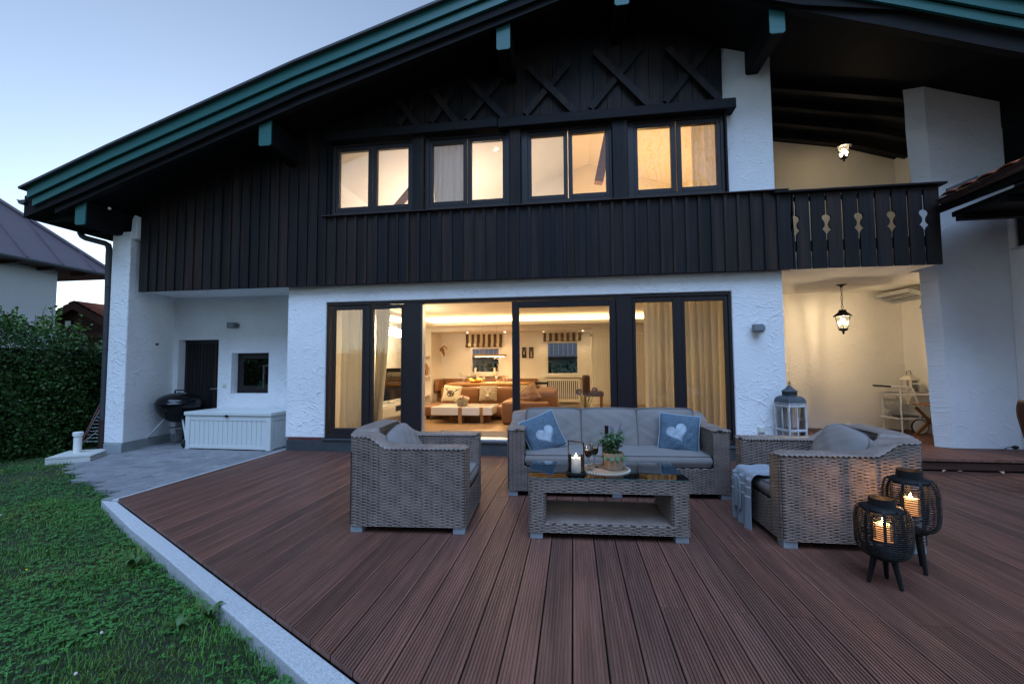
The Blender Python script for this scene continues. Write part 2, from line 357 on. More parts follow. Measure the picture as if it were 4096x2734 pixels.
    def build(s, name, mats, parent=None, bevel=0, bseg=1, smooth=False, solid=0, loc=None, sub=0, fixn=True):
        me = bpy.data.meshes.new(name)
        v = s.v
        if parent is not None:
            r = root_of(parent)
            if r.name in OFFS:
                o_ = OFFS[r.name]; v = [(a - o_.x, b - o_.y, c - o_.z) for a, b, c in v]
        me.from_pydata(v, [], s.f)
        ms = mats if isinstance(mats, (list, tuple)) else [mats]
        for q in ms: me.materials.append(q)
        if len(ms) > 1: me.polygons.foreach_set('material_index', s.mi)
        if fixn:
            bm = bmesh.new(); bm.from_mesh(me); bmesh.ops.recalc_face_normals(bm, faces=bm.faces); bm.to_mesh(me); bm.free()
        if smooth:
            me.polygons.foreach_set('use_smooth', [True] * len(me.polygons))
            try: me.set_sharp_from_angle(angle=R(40))
            except Exception: pass
        me.update()
        o = bpy.data.objects.new(name, me); link(o, parent)
        if loc: o.location = loc
        if solid:
            md = o.modifiers.new('s', 'SOLIDIFY'); md.thickness = solid; md.offset = 0
        if bevel:
            md = o.modifiers.new('b', 'BEVEL'); md.width = bevel; md.segments = bseg; md.limit_method = 'ANGLE'
        if sub:
            md = o.modifiers.new('u', 'SUBSURF'); md.levels = sub; md.render_levels = sub
        return o

def npmesh(name, V, F, mats, parent=None, smooth=True, mi=None):
    """mesh from numpy arrays of vertices and quads or triangles"""
    V = np.ascontiguousarray(V, dtype=np.float32); F = np.ascontiguousarray(F, dtype=np.int32)
    if parent is not None:
        r = root_of(parent)
        if r.name in OFFS: V = V - np.array(OFFS[r.name], dtype=np.float32)
    me = bpy.data.meshes.new(name); n, k = F.shape
    me.vertices.add(len(V)); me.vertices.foreach_set('co', V.ravel())
    me.loops.add(n * k); me.loops.foreach_set('vertex_index', F.ravel())
    me.polygons.add(n); me.polygons.foreach_set('loop_start', np.arange(0, n * k, k, dtype=np.int32))
    try: me.polygons.foreach_set('loop_total', np.full(n, k, dtype=np.int32))
    except Exception: pass
    for q in (mats if isinstance(mats, (list, tuple)) else [mats]): me.materials.append(q)
    if mi is not None: me.polygons.foreach_set('material_index', np.ascontiguousarray(mi, dtype=np.int32))
    me.polygons.foreach_set('use_smooth', np.full(n, smooth))
    me.update(calc_edges=True); me.validate()
    o = bpy.data.objects.new(name, me); link(o, parent); return o

def inst(name, me, parent, loc=(0, 0, 0), rot=(0, 0, 0), sc=(1, 1, 1)):
    o = bpy.data.objects.new(name, me); link(o, parent)
    if parent is not None:
        r = root_of(parent)
        if r.name in OFFS: loc = Vector(loc) - OFFS[r.name]
    o.location = loc; o.rotation_euler = rot; o.scale = sc; return o
def kids(o): return [c for c in bpy.data.objects if c.parent == o]
def dup(root, loc, rotz, label=None):
    """a thing copied with its parts and sub-parts"""
    r = root.copy(); col.objects.link(r); r.location = loc; r.rotation_euler = (0, 0, rotz)
    if label: r['label'] = label
    for ch in kids(root):
        c = ch.copy(); col.objects.link(c); c.parent = r
        for g in kids(ch):
            d = g.copy(); col.objects.link(d); d.parent = c
    return r
def light(name, kind, loc, energy, color, size=0.05, parent=None, rot=None, spot=None):
    d = bpy.data.lights.new(name, kind); d.energy = energy; d.color = color
    if kind == 'AREA': d.shape = 'RECTANGLE'; d.size, d.size_y = size
    else: d.shadow_soft_size = size
    if spot: d.spot_size = R(spot); d.spot_blend = 0.6
    o = bpy.data.objects.new(name, d); link(o, parent)
    if parent is not None and root_of(parent).name in OFFS: loc = Vector(loc) - OFFS[root_of(parent).name]
    o.location = loc
    if rot: o.rotation_euler = rot
    return o
WARM = (1.0, 0.60, 0.26); WARM2 = (1.0, 0.71, 0.39)
rnd = random.Random(7)
rng = np.random.default_rng(5)
def lerp(a, b, t): return a + (b - a) * t
def pl(pts, x):
    if x <= pts[0][0]:
        (a, b), (c, d) = pts[0], pts[1]
    elif x >= pts[-1][0]:
        (a, b), (c, d) = pts[-2], pts[-1]
    else:
        for k in range(len(pts) - 1):
            if pts[k][0] <= x <= pts[k + 1][0]: (a, b), (c, d) = pts[k], pts[k + 1]; break
    return b + (d - b) * (x - a) / (c - a)

# ---------------------------------------------------------------- ground
g = MB(); g.add([(-400, -300, -0.16), (400, -300, -0.16), (400, 500, -0.16), (-400, 500, -0.16)], [(0, 1, 2, 3)])
struct(g.build('ground', M['soil']))

# ---------------------------------------------------------------- terrace deck, board by board
def deck_front(x): return max(3.665 - 0.5585 * (x + 4.37), -1.6)
deck = bpy.data.objects.new('deck', None); link(deck); struct(deck)
jm = MB()
jm.add([(-4.33, 3.66, -0.05), (5.08, -1.6, -0.05), (8.2, -1.6, -0.05), (8.2, 6.02, -0.05), (-4.33, 6.02, -0.05)], [(0, 1, 2, 3, 4)])  # black sheet added for the shade seen through the board gaps
for y in np.arange(-1.0, 6.0, 0.45):
    x0 = max(-4.3, -4.37 + (3.70 - y) / 0.5585 + 0.05); jm.box(x0, 8.2, y, y + 0.045, -0.048, -0.0285)
struct(jm.build('joists', M['joist'], deck))
def board_mesh(x0, w, ya, yb, zt, front=None, th=0.028, ng=8):
    """grooved board: cross-section with grooves, front end cut along the terrace edge"""
    prof = [(0, -th), (0, -0.003), (0.003, 0)]
    fw_ = w / (ng + 0.5)
    for k in range(ng):
        c = w * (k + 1) / (ng + 1)
        prof += [(c - 0.0040, 0), (c - 0.0032, -0.0062), (c + 0.0032, -0.0062), (c + 0.0040, 0)]
    prof += [(w - 0.003, 0), (w, -0.003), (w, -th)]
    n = len(prof); v = []
    for (x, z) in prof:
        y = ya if front is None else max(ya, front(x0 + x) + 0.0)
        v.append((x, y - ya, z))
    for (x, z) in prof: v.append((x, yb - ya, z))
    f = [(i, i + 1, n + i + 1, n + i) for i in range(n - 1)] + [(n - 1, 0, n, 2 * n - 1), tuple(range(n))[::-1], tuple(range(n, 2 * n))]
    b = MB(); b.add(v, f); return b
k = 0; x = -4.335
while x < 8.0:
    w = 0.1415; yf = deck_front(x); ye = 6.015 if x < 2.25 else 5.76
    cuts = []
    if k % 2 == 0: cuts = [2.385 if x > 0.4 else 4.14 if x > -1.2 else None]
    else: cuts = [4.9 if x > -0.5 else None]
    cuts = [c for c in cuts if c is not None and c > deck_front(x) + 0.3]
    ys = [None] + cuts + [ye]; a = None
    for j in range(len(ys) - 1):
        lo = deck_front(x + w) if j == 0 else ys[j] + 0.002
        hi = ys[j + 1] - (0.002 if j < len(ys) - 2 else 0)
        b = board_mesh(x, w, lo, hi, 0, deck_front if j == 0 else None)
        o = b.build('deck_board', M['deck'], deck, fixn=False)
        o.location = (x, lo, rnd.uniform(-0.0008, 0.0008))
    x += 0.149 + rnd.uniform(-0.0004, 0.0004); k += 1

# raised deck in the loggia with its step
rdeck = bpy.data.objects.new('raised_deck', None); link(rdeck); struct(rdeck)
b = MB(); b.box(2.25, 8.2, 5.72, 8.1, 0.0, 0.118); b.build('joists', M['joist'], rdeck)
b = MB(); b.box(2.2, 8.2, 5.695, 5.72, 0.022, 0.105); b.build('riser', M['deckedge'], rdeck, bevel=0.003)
x = 2.2
while x < 8.0:
    me = board_mesh(x, 0.143, 5.672, 8.11, 0)
    o = me.build('deck_board', M['deck'], rdeck, fixn=False); o.location = (x, 5.672, 0.15)
    x += 0.149

# ---------------------------------------------------------------- granite kerb
kerb = bpy.data.objects.new('kerb', None); link(kerb); struct(kerb)
pin = [(-4.372, 3.655), (-3.40, 3.115), (-2.60, 2.668), (-1.68, 2.155), (-0.76, 1.64), (0.16, 1.125), (1.08, 0.61)]
pout = [(-4.555, 3.665), (-3.478, 3.035), (-2.685, 2.60), (-1.755, 2.075), (-0.83, 1.545), (0.09, 1.03), (1.01, 0.51)]
for i in range(len(pin) - 1):
    e = 0.003
    a0, a1, b0, b1 = pin[i], pin[i + 1], pout[i], pout[i + 1]
    q = [(lerp(a0[0], a1[0], e), lerp(a0[1], a1[1], e)), (lerp(a0[0], a1[0], 1 - e), lerp(a0[1], a1[1], 1 - e)),
         (lerp(b0[0], b1[0], 1 - e), lerp(b0[1], b1[1], 1 - e)), (lerp(b0[0], b1[0], e), lerp(b0[1], b1[1], e))]
    b = MB(); b.prism(q, 'Z', -0.22, -0.030 + 0.002 * (i % 2)); b.build('kerb_stone', M['granite'], kerb, bevel=0.006, bseg=2)
yk = 3.665
while yk < 6.0:
    y2 = min(yk + 0.99, 6.14)
    b = MB(); b.box(-4.44, -4.372, yk + 0.004, y2 - 0.004, -0.2, -0.022); b.build('kerb_stone', M['granite'], kerb, bevel=0.005)
    yk += 0.99

# ---------------------------------------------------------------- paving by the utility recess
pav = bpy.data.objects.new('paving', None); link(pav); struct(pav)
b = MB(); b.prism([(-4.445, 3.8), (-4.445, 6.9), (-7.6, 6.9), (-7.6, 5.5), (-7.2, 5.25), (-6.2, 4.75)], 'Z', -0.2, -0.085)
b.build('sand_bed', mat('joint_sand', (0.07, 0.075, 0.06), 1.0, noise=0.8, nscale=40), pav)
def pav_left(y): return pl([(3.7, -4.6), (4.0, -5.0), (4.5, -5.95), (4.9, -6.65), (5.25, -7.1), (5.6, -7.32), (9, -7.34)], y)
y = 3.78; row = 0
pm = {}
while y < 6.84:
    d = 0.152; x = -4.45
    x -= rnd.uniform(0, 0.0)
    first = True
    while True:
        L_ = rnd.choice((0.155, 0.155, 0.205, 0.205, 0.255)) if not first else rnd.choice((0.1, 0.16, 0.21)); first = False
        if x - L_ < pav_left(y + d / 2) - rnd.uniform(0, 0.04): break
        if y < 3.98 and x < -4.8: break
        key = (L_,)
        if key not in pm:
            bb = MB(); bb.box(-L_ + 0.005, -0.001, 0.001, d - 0.005, -0.07, 0); o = bb.build('paving_stone', M['paver'], pav, bevel=0.006)
            pm[key] = o.data; o.location = (x, y, -0.06)
        else:
            o = inst('paving_stone', pm[key], pav, (x, y, -0.06 + rnd.uniform(-0.003, 0.003)), (rnd.uniform(-.006, .006), rnd.uniform(-.006, .006), rnd.uniform(-.01, .01)))
            md = o.modifiers.new('b', 'BEVEL'); md.width = 0.006; md.segments = 1
        x -= L_
    y += d; row += 1

# ---------------------------------------------------------------- lawn
def lawn_ok(x, y):
    inside = (x < -4.46) & (y > 3.6)
    po = np.interp(x, [p[0] for p in pout], [p[1] for p in pout]) - 0.012
    front = (y < po) | (x < -4.56)
    yy = np.clip(y, 3.7, 9)
    pleft = np.interp(yy, [3.7, 4.0, 4.5, 4.9, 5.25, 5.6, 9], [-4.56, -5.0, -5.95, -6.65, -7.1, -7.32, -7.34]) + 0.11
    ok = front & ((x < pleft) | (y < 3.66))
    return ok
def lawn_h(x, y):
    return -0.088 + 0.014 * np.sin(x * 1.7 + 1) * np.cos(y * 1.3) + 0.008 * np.sin(x * 4.1 + y * 3.3)
nx_, ny_ = 150, 110
gx = np.linspace(-12, 1.2, nx_); gy = np.linspace(-1.5, 8, ny_)
X_, Y_ = np.meshgrid(gx, gy); Zg = lawn_h(X_, Y_) - np.where(lawn_ok(X_, Y_), 0, 0.06)
V = np.stack([X_.ravel(), Y_.ravel(), Zg.ravel()], 1)
ii = (np.arange(ny_ - 1)[:, None] * nx_ + np.arange(nx_ - 1)[None, :]).ravel()
struct(npmesh('lawn', V, np.stack([ii, ii + 1, ii + nx_ + 1, ii + nx_], 1), M['soil']))
# blades
N_ = 175000
px_ = rng.uniform(-9.5, 0.6, N_); t_ = rng.random(N_)
py_ = 0.6 + 5.6 * t_ ** 1.0
# more blades near the camera
near = rng.random(N_) < 0.5
px_[near] = rng.uniform(-5.5, 0.3, near.sum()); py_[near] = rng.uniform(0.7, 3.8, near.sum())
keep = lawn_ok(px_, py_) & (px_ > -1.9 * py_ - 0.4)
px_, py_ = px_[keep], py_[keep]; n = len(px_)
clump = 0.5 + 0.5 * np.sin(px_ * 5.1 + 2 * np.sin(py_ * 3.7)) * np.cos(py_ * 6.3 + px_ * 1.9)
h_ = rng.uniform(0.014, 0.038, n) * (0.6 + 0.75 * clump); tall = rng.random(n) < 0.012; h_[tall] *= 2.3
edge_d = np.abs(py_ - np.interp(px_, [p[0] for p in pout], [p[1] for p in pout])) < 0.09
h_[edge_d] *= 1.35
ang = rng.uniform(0, 2 * np.pi, n); lean = rng.uniform(0.15, 1.0, n); wd = rng.uniform(0.0012, 0.0026, n)
dx, dy = np.cos(ang), np.sin(ang); sx, sy = -dy, dx
z0 = lawn_h(px_, py_) - 0.004
def P3(f_, lf, zf, w_):
    return np.stack([px_ + dx * h_ * lean * lf + sx * wd * w_, py_ + dy * h_ * lean * lf + sy * wd * w_, z0 + h_ * zf], 1)
V = np.concatenate([P3(0, 0, 0, -1), P3(0, 0, 0, 1), P3(0, .35, .6, .8), P3(0, .35, .6, -.8), P3(0, 1.0, .85, .05), P3(0, 1.0, .85, -.05)])
a = np.arange(n)
F = np.concatenate([np.stack([a, a + n, a + 2 * n, a + 3 * n], 1), np.stack([a + 3 * n, a + 2 * n, a + 4 * n, a + 5 * n], 1)])
struct(npmesh('grass', V, F, M['grass'], smooth=False), 'stuff')
# clover: three round leaflets on one level
nc = 34000
cx = rng.uniform(-7.5, 0.4, nc); cy = rng.uniform(0.7, 5.0, nc)
patch = np.sin(cx * 2.3 + 1.5 * np.sin(cy * 1.9)) * np.cos(cy * 2.9 + cx) + rng.normal(0, 0.45, nc)
keep = lawn_ok(cx, cy) & (cx > -1.9 * cy - 0.3) & (patch > -0.2); cx, cy = cx[keep], cy[keep]; nc = len(cx)
cz = lawn_h(cx, cy) + rng.uniform(0.010, 0.032, nc); rr = rng.uniform(0.005, 0.0105, nc); a0 = rng.uniform(0, 6.28, nc)
Vs, Fs = [], []; base = 0
for k in range(3):
    aa = a0 + k * 2.094; ux, uy = np.cos(aa), np.sin(aa); vx, vy = -uy, ux
    tilt = rng.uniform(-0.5, 0.6, nc)
    for (p, q) in ((0, 0), (0.9, -0.75), (1.9, -0.55), (2.0, 0.5), (0.9, 0.75)):
        Vs.append(np.stack([cx + rr * (ux * p + vx * q), cy + rr * (uy * p + vy * q), cz + rr * tilt * p * 0.6], 1))
    a = np.arange(nc) + base * nc
    Fs.append(np.stack([a, a + nc, a + 2 * nc, a + 2 * nc], 1)); Fs.append(np.stack([a, a + 2 * nc, a + 3 * nc, a + 3 * nc], 1)); Fs.append(np.stack([a, a + 3 * nc, a + 4 * nc, a + 4 * nc], 1))
    base += 5
Fq = np.concatenate(Fs)[:, :3]
struct(npmesh('clover', np.concatenate(Vs), Fq, M['clover'], smooth=False), 'stuff')
# clover and buttercup flowers
fb = MB()
yel = [(-5.9, 3.52), (-5.72, 3.45), (-6.0, 3.33), (-5.4, 3.30), (-5.6, 3.05), (-4.4, 2.75), (-4.3, 2.7), (-3.55, 2.42), (-4.45, 2.62), (-1.72, 1.49), (-1.32, 1.45), (-7.2, 4.6)]
wht = [(-5.0, 3.2), (-5.35, 2.7), (-3.05, 1.96), (-2.3, 1.88), (-2.1, 1.62), (-1.78, 1.58), (-2.55, 1.45), (-3.6, 2.3)]
for k, L_ in enumerate((yel, wht)):
    fb.mat(k)
    for (x, y) in L_:
        if not bool(lawn_ok(np.array([x]), np.array([y]))[0]): continue
        z = float(lawn_h(np.array([x]), np.array([y]))[0]) + 0.045
        fb.ball((x, y, z), 0.0065 if k == 0 else 0.007, 7, 5, (1, 1, 0.7 if k == 0 else 1))
        fb.mat(2).tube([(x, y, z - 0.05), (x, y, z)], 0.001, 4); fb.mat(k)
struct(fb.build('meadow_flowers', [M['petal_y'], M['petal_w'], M['grass']]), 'stuff')
# broad-leaved weeds
def leaf(mb, base, yaw_, length, width, rise, curl=0.5, n=5, fold=0.2, wave=0):
    c, s_ = math.cos(yaw_), math.sin(yaw_); vs = []
    for i in range(n + 1):
        t = i / n; r_ = length * t; z = rise * math.sin(t * math.pi * 0.5 * (1 + curl)) * length
        w = width * (math.sin(math.pi * min(1, t ** 0.75)) + 0.04) * (1 + wave * math.sin(t * 25))
        for q in (-1, 0, 1):
            vs.append((base[0] + c * r_ - s_ * q * w, base[1] + s_ * r_ + c * q * w, base[2] + z + (abs(q) * fold * w)))
    fs = []
    for i in range(n):
        for q in range(2):
            a_ = i * 3 + q; fs.append((a_, a_ + 1, a_ + 4, a_ + 3))
    mb.add(vs, fs)
def weed(loc, n, L0, w0, label, rise=0.5):
    t = thing('weed', label, 'weed', (loc[0], loc[1], float(lawn_h(np.array([loc[0]]), np.array([loc[1]]))[0])), rnd.uniform(0, 6))
    b = MB()
    for k in range(n): leaf(b, (0, 0, 0.0), k * 2.4, L0 * rnd.uniform(.7, 1.1), w0 * rnd.uniform(.8, 1.1), rise * rnd.uniform(.6, 1.4), 0.4, 6, 0.3, 0.12)
    b.build('leaf_rosette', M['weed'], t, smooth=True); t.scale = (0.72, 0.72, 0.72)
weed((-2.93, 2.58), 11, 0.14, 0.022, 'bushy dandelion weed in the lawn beside the granite kerb', 0.75)
weed((-1.93, 2.12), 7, 0.11, 0.016, 'small dandelion weed leaning over the granite kerb joint', 0.9)
weed((-2.02, 2.02), 6, 0.12, 0.018, 'dandelion leaves in the grass close to the granite kerb edge', 0.5)
weed((-3.07, 2.40), 4, 0.06, 0.024, 'round pale green plantain leaf in the middle of the lawn', 0.4)
weed((-2.45, 1.88), 5, 0.12, 0.030, 'pale grey-green broad leaf lying in the front of the lawn', 0.25)
# ================================================================ the house
house = thing('house', 'white rendered chalet house with dark timber upper storey and green gable boards', 'house', (-0.8, 6.2, 0), absolute=True)
TOP = [(-7.90, 3.893), (-6.50, 4.384), (-3.62, 5.323), (-1.36, 5.979), (0.60, 6.55), (2.31, 5.98), (3.678, 5.521), (4.545, 5.212), (4.884, 5.097), (7.6, 4.15)]
SOF = [(-8.1, 3.45), (-7.0, 3.80), (-5.5, 4.30), (-3.60, 4.94), (-0.2, 5.91), (0.60, 6.13), (2.09, 5.58), (2.67, 5.40), (4.77, 5.0), (7.6, 4.05)]
def top(x): return pl(TOP, x)
def sof(x): return pl(SOF, x)
def hp(name, mb, m, bevel=0, parent=house, smooth=False, bseg=1): return mb.build(name, m, parent, bevel=bevel, bseg=bseg, smooth=smooth)
def wbox(x0, x1, y0, y1, z0, z1, m='render', bevel=0.012, name='wall'):
    return hp(name, MB().box(x0, x1, y0, y1, z0, z1), M[m], bevel, bseg=2)
FY = 6.05
# ground floor front wall round the wide glazing
b = MB()
b.prism([(-4.33, 0.19), (-3.70, 0.19), (-3.70, 2.222), (2.10, 2.222), (2.10, 0.16), (2.735, 0.16), (2.735, 2.505), (-4.33, 2.505)], 'Y', FY, FY + 0.26)
hp('wall', b, M['render'], 0.014, bseg=2)
wbox(-4.33, -4.0, FY + 0.26, 7.2, -0.1, 2.52)
wbox(2.50, 2.735, FY + 0.26, 8.2, 0.1, 2.50, 'render_in')
wbox(2.15, 2.735, FY + 0.27, 6.6, 2.5, 5.0, 'render')
# plinth under the front wall
wbox(-4.30, 2.70, FY - 0.012, FY + 0.3, -0.05, 0.155, 'slate', 0.004, 'plinth')
wbox(-4.28, -3.71, FY - 0.003, FY + 0.02, 0.157, 0.188, 'redstrip', 0.002, 'flashing_strip')
wbox(-3.72, 2.12, FY - 0.03, FY + 0.3, 0.1552, 0.182, 'slate', 0.004, 'sill')
# left wing wall and the recess behind it
def prismwall(poly, z0, z1, m='render', bevel=0.02, name='wall'):
    return hp(name, MB().prism(poly, 'Z', z0, z1), M[m], bevel, bseg=2)
prismwall([(-7.28, 5.85), (-6.94, 5.85), (-7.14, 6.9), (-7.34, 6.9)], 0.075, 3.42)
prismwall([(-7.275, 5.842), (-6.945, 5.842), (-7.135, 6.9), (-7.34, 6.9)], -0.1, 0.075, 'plinth', 0.01, 'plinth')
b = MB(); b.prism([(-6.975, 3.30), (-6.955, 3.62), (-6.915, 3.69), (-6.865, 3.66), (-6.86, 3.30)], 'Y', 5.87, 6.6); hp('wall', b, M['render'], 0.01)
# recess back wall with door and window openings
b = MB()
RY = 6.85
b.box(-7.3, -7.035, RY, RY + 0.3, -0.1, 2.52); b.box(-7.035, -6.225, RY, RY + 0.3, 1.745, 2.52)
b.box(-6.225, -5.965, RY, RY + 0.3, -0.1, 2.52); b.box(-5.965, -5.245, RY, RY + 0.3, 1.50, 2.52)
b.box(-5.965, -5.245, RY, RY + 0.3, -0.1, 0.79); b.box(-5.245, -4.2, RY, RY + 0.3, -0.1, 2.52)
hp('wall', b, M['render'], 0)
b = MB(); b.box(-7.16, -7.04, RY - 0.012, RY, -0.1, 0.07); b.box(-6.22, -4.3, RY - 0.012, RY, -0.1, 0.07); hp('plinth', b, M['plinth'])
wbox(-6.86, -4.33, 5.975, 6.08, 2.50, 2.64, 'render', 0.0, 'soffit')
wbox(-7.05, -4.33, 6.08, RY + 0.3, 2.50, 2.64, 'render', 0.0, 'soffit')
# utility door
d = hp('door', MB().box(-7.03, -6.23, RY + 0.14, RY + 0.2, -0.05, 1.74), M['frame'])
x = -6.97
while x < -6.33:
    hp('door_plank', MB().box(x, x + 0.062, RY + 0.118, RY + 0.1395, -0.04, 1.68), M['clad'], 0.003, d); x += 0.068
b = MB(); b.box(-6.305, -6.27, RY + 0.095, RY + 0.1395, 0.72, 0.96); b.tube([(-6.287, RY + 0.1, 0.87), (-6.287, RY + 0.04, 0.87), (-6.40, RY + 0.035, 0.868)], 0.009, 8)
hp('handle', b, M['metal'], 0, d)
# small utility window
w = hp('window', MB().box(-5.965, -5.245, RY + 0.15, RY + 0.2, 0.79, 0.835).box(-5.965, -5.245, RY + 0.15, RY + 0.2, 1.44, 1.50).box(-5.965, -5.90, RY + 0.15, RY + 0.2, 0.835, 1.44).box(-5.30, -5.245, RY + 0.15, RY + 0.2, 0.835, 1.44), M['frame'])
hp('sash', MB().box(-5.895, -5.305, RY + 0.135, RY + 0.148, 0.84, 0.875).box(-5.895, -5.305, RY + 0.135, RY + 0.148, 1.40, 1.435).box(-5.895, -5.855, RY + 0.135, RY + 0.148, 0.875, 1.40).box(-5.34, -5.305, RY + 0.135, RY + 0.148, 0.875, 1.40), M['frame'], 0, w)
hp('pane', MB().box(-5.857, -5.338, RY + 0.141, RY + 0.144, 0.873, 1.402), M['glass'], 0, w)
# utility room shell
b = MB(); b.box(-7.2, -4.3, 8.6, 8.7, 0, 2.5); b.box(-7.3, -7.2, 7.15, 8.7, 0, 2.5); b.box(-7.2, -4.3, 7.15, 8.7, -0.1, 0.0); b.box(-7.2, -4.3, 7.15, 8.7, 2.45, 2.5)
hp('interior_wall', b, mat('utility_wall', (0.10, 0.10, 0.10), 0.9))

# loggia: back wall, side wall, ceiling, column
b = MB(); b.box(2.6, 5.6, 8.12, 8.35, 0.1, 2.52); hp('wall', b, M['render_in'])
b = MB(); b.box(5.52, 5.7, 6.55, 8.4, 0.1, 2.5); hp('wall', b, M['render_in'])
b = MB(); b.prism([(2.74, 5.985), (4.51, 5.985), (4.51, 6.47), (5.6, 6.60), (5.6, 8.3), (2.74, 8.3)], 'Z', 2.475, 2.63); hp('balcony_slab', b, M['render_in'], 0.01)
b = MB(); b.box(2.6, 5.9, 8.1, 8.3, 2.63, 6.2); hp('wall', b, M['render_in'])
b = MB(); b.box(5.52, 5.7, 6.6, 8.3, 2.63, 5.6); hp('wall', b, M['render_in'])
wbox(2.045, 2.69, FY, FY + 0.3, 3.49, 5.75, 'render', 0.015)
lo = [(4.85, 6.40), (5.66, 6.40), (5.66, 6.75), (4.95, 6.75), (4.715, 6.50)]
hi = [(4.765, 6.40), (5.66, 6.40), (5.66, 6.75), (4.85, 6.75), (4.575, 6.50)]
nseg = 14; v = []; f = []
for i in range(nseg + 1):
    t = i / nseg
    for k in range(5):
        wob = 0.008 * math.sin(i * 1.9 + k * 2) if k in (0, 4) else 0
        v.append((lerp(lo[k][0], hi[k][0], t) + wob, lerp(lo[k][1], hi[k][1], t), lerp(0.12, 5.2, t)))
for i in range(nseg):
    for k in range(5): f.append((i * 5 + k, i * 5 + (k + 1) % 5, i * 5 + 5 + (k + 1) % 5, i * 5 + 5 + k))
hp('wall', MB().add(v, f), M['render'])
# extension on the right: wall towards the terrace, window, roof edge
ext = thing('house_extension', 'white side wing with a dark window and red tiled eaves beside the slatted balcony', 'building', (5.9, 5.0, 0), absolute=True)
b = MB(); b.box(5.63, 5.9, 4.7, 6.4, -0.1, 2.71); b.box(5.63, 5.9, 6.30, 6.4, 2.71, 3.6); b.box(5.63, 5.9, 4.7, 4.95, 2.71, 3.6); b.box(5.9, 9.0, 4.7, 5.0, -0.1, 4.6)
b.build('wall', M['render'], ext, bevel=0.01)
wd = MB().box(5.66, 5.72, 4.95, 6.295, 2.715, 3.6).build('window', M['frame'], ext)
MB().box(5.64, 5.655, 5.05, 6.2, 2.80, 3.5).build('pane', M['ext_win'], wd)
MB().box(5.58, 5.70, 4.95, 6.32, 2.69, 2.712).build('sill', M['alu'], ext, bevel=0.003)
# eaves of the extension: boarded soffit, rafter feet, gutter, tiles
b = MB(); b.prism([(4.52, 3.10), (9.0, 4.79), (9.0, 4.89), (4.52, 3.20)], 'Y', 4.5, 6.02); b.build('soffit', M['beamY'], ext)
b = MB(); b.prism([(4.62, 3.03), (5.63, 3.03), (5.63, 3.09), (4.62, 3.09)], 'Y', 4.6, 5.9); b.build('soffit', M['beamY'], ext)
for yy in (5.75, 5.2, 4.65):
    MB().box(4.60, 5.6, yy, yy + 0.08, 2.955, 3.028).build('rafter', M['beam'], ext, bevel=0.004)
b = MB()
pr = [(math.cos(a) * 0.062, math.sin(a) * 0.062) for a in np.linspace(math.pi, 2 * math.pi, 12)]
v = [(4.50 + p[0], y, 3.235 + p[1]) for y in (5.86, 4.45) for p in pr] + [(4.50 + p[0] * .93, y, 3.237 + p[1] * .93) for y in (5.86, 4.45) for p in pr]
f = []
for i in range(11): f += [(i, i + 1, 12 + i + 1, 12 + i), (24 + i, 36 + i, 36 + i + 1, 24 + i + 1)]
b.add(v, f); b.add([(4.50 + p[0], 5.86, 3.235 + p[1]) for p in pr], [tuple(range(12))])
b.tube([(4.438, 4.45, 3.237), (4.438, 5.865, 3.237)], 0.008, 6); b.build('gutter', M['brownpipe'], ext, smooth=True)
for yy in (5.3, 4.7): MB().tube([(4.50 + p[0] * 1.06, yy, 3.235 + p[1] * 1.06) for p in pr], 0.006, 5).build('gutter_bracket', M['brownpipe'], ext)
b = MB(); nu = 10
prt = None
def tile_mesh():
    vs = []; fs = []
    for j, yy in enumerate((0.0, 0.40)):
        for i in range(nu + 1):
            t = i / nu; x_ = t * 0.24; z_ = 0.028 * math.sin(t * math.pi) if t < 0.5 else 0.028 * math.sin(t * math.pi)
            vs.append((yy, x_ , z_ + (0.012 if j == 0 else 0)))
    vs += [(p[0], p[1], p[2] - 0.014) for p in vs[:nu + 1]]
    for i in range(nu): fs += [(i, i + 1, nu + 2 + i, nu + 1 + i), (i, 2 * nu + 2 + i, 2 * nu + 3 + i, i + 1)]
    return vs, fs
tv, tf = tile_mesh(); tme = None
for r_ in range(11):
    for k in range(20):
        y0 = 5.86 - 0.235 * (k + 1)
        if y0 < 4.45: continue
        if tme is None:
            o = MB().add(tv, tf).build('roof_tile', M['tilered'], None, smooth=True); tme = o.data; o.parent = ext
            o.location = Vector((4.47, y0, 3.262)) - OFFS[ext.name]
        else: o = inst('roof_tile', tme, ext, (4.47 + 0.34 * r_, y0, 3.262 + 0.128 * r_ + rnd.uniform(-.003, .003)))
        o.rotation_euler = (0, -0.36, 0)
b = MB(); b.prism([(4.56, 3.24), (4.9, 3.36), (4.9, 3.52), (4.56, 3.38)], 'Y', 5.87, 5.885)
b.build('flashing', M['slate'], ext)

# cladding boards: left field up to the soffit, parapet below the windows
def board(x0, x1, z0, z1, y=5.93, slope=False, name='cladding_board', th=0.022):
    zt0, zt1 = (z1, z1) if not slope else (sof(x0) + 0.03, sof(x1) + 0.03)
    b = MB(); b.prism([(x0, z0), (x1, z0), (x1, zt1), (x0, zt0)], 'Y', y, y + th); return hp(name, b, M['clad'])
x = -6.855; P_ = 0.1608
while x < -3.70:
    board(x + 0.002, min(x + P_ - 0.002, -3.655), 2.458 + rnd.uniform(-.003, .003), 0, slope=True)
    if x > -6.8: board(x - 0.018, x + 0.018, 2.456, 0, 5.908, True, 'batten', 0.0215)
    x += P_
x = -3.655; i = 0
pw = (2.82 + 3.655) / 40
for i in range(40):
    x = -3.655 + pw * i
    board(x + 0.002, x + pw - 0.002, 2.466 + rnd.uniform(-.004, .003), 3.485)
    board(x - 0.019, x + 0.019, 2.463 + rnd.uniform(-.003, .003), 3.482, 5.906, False, 'batten', 0.0235)
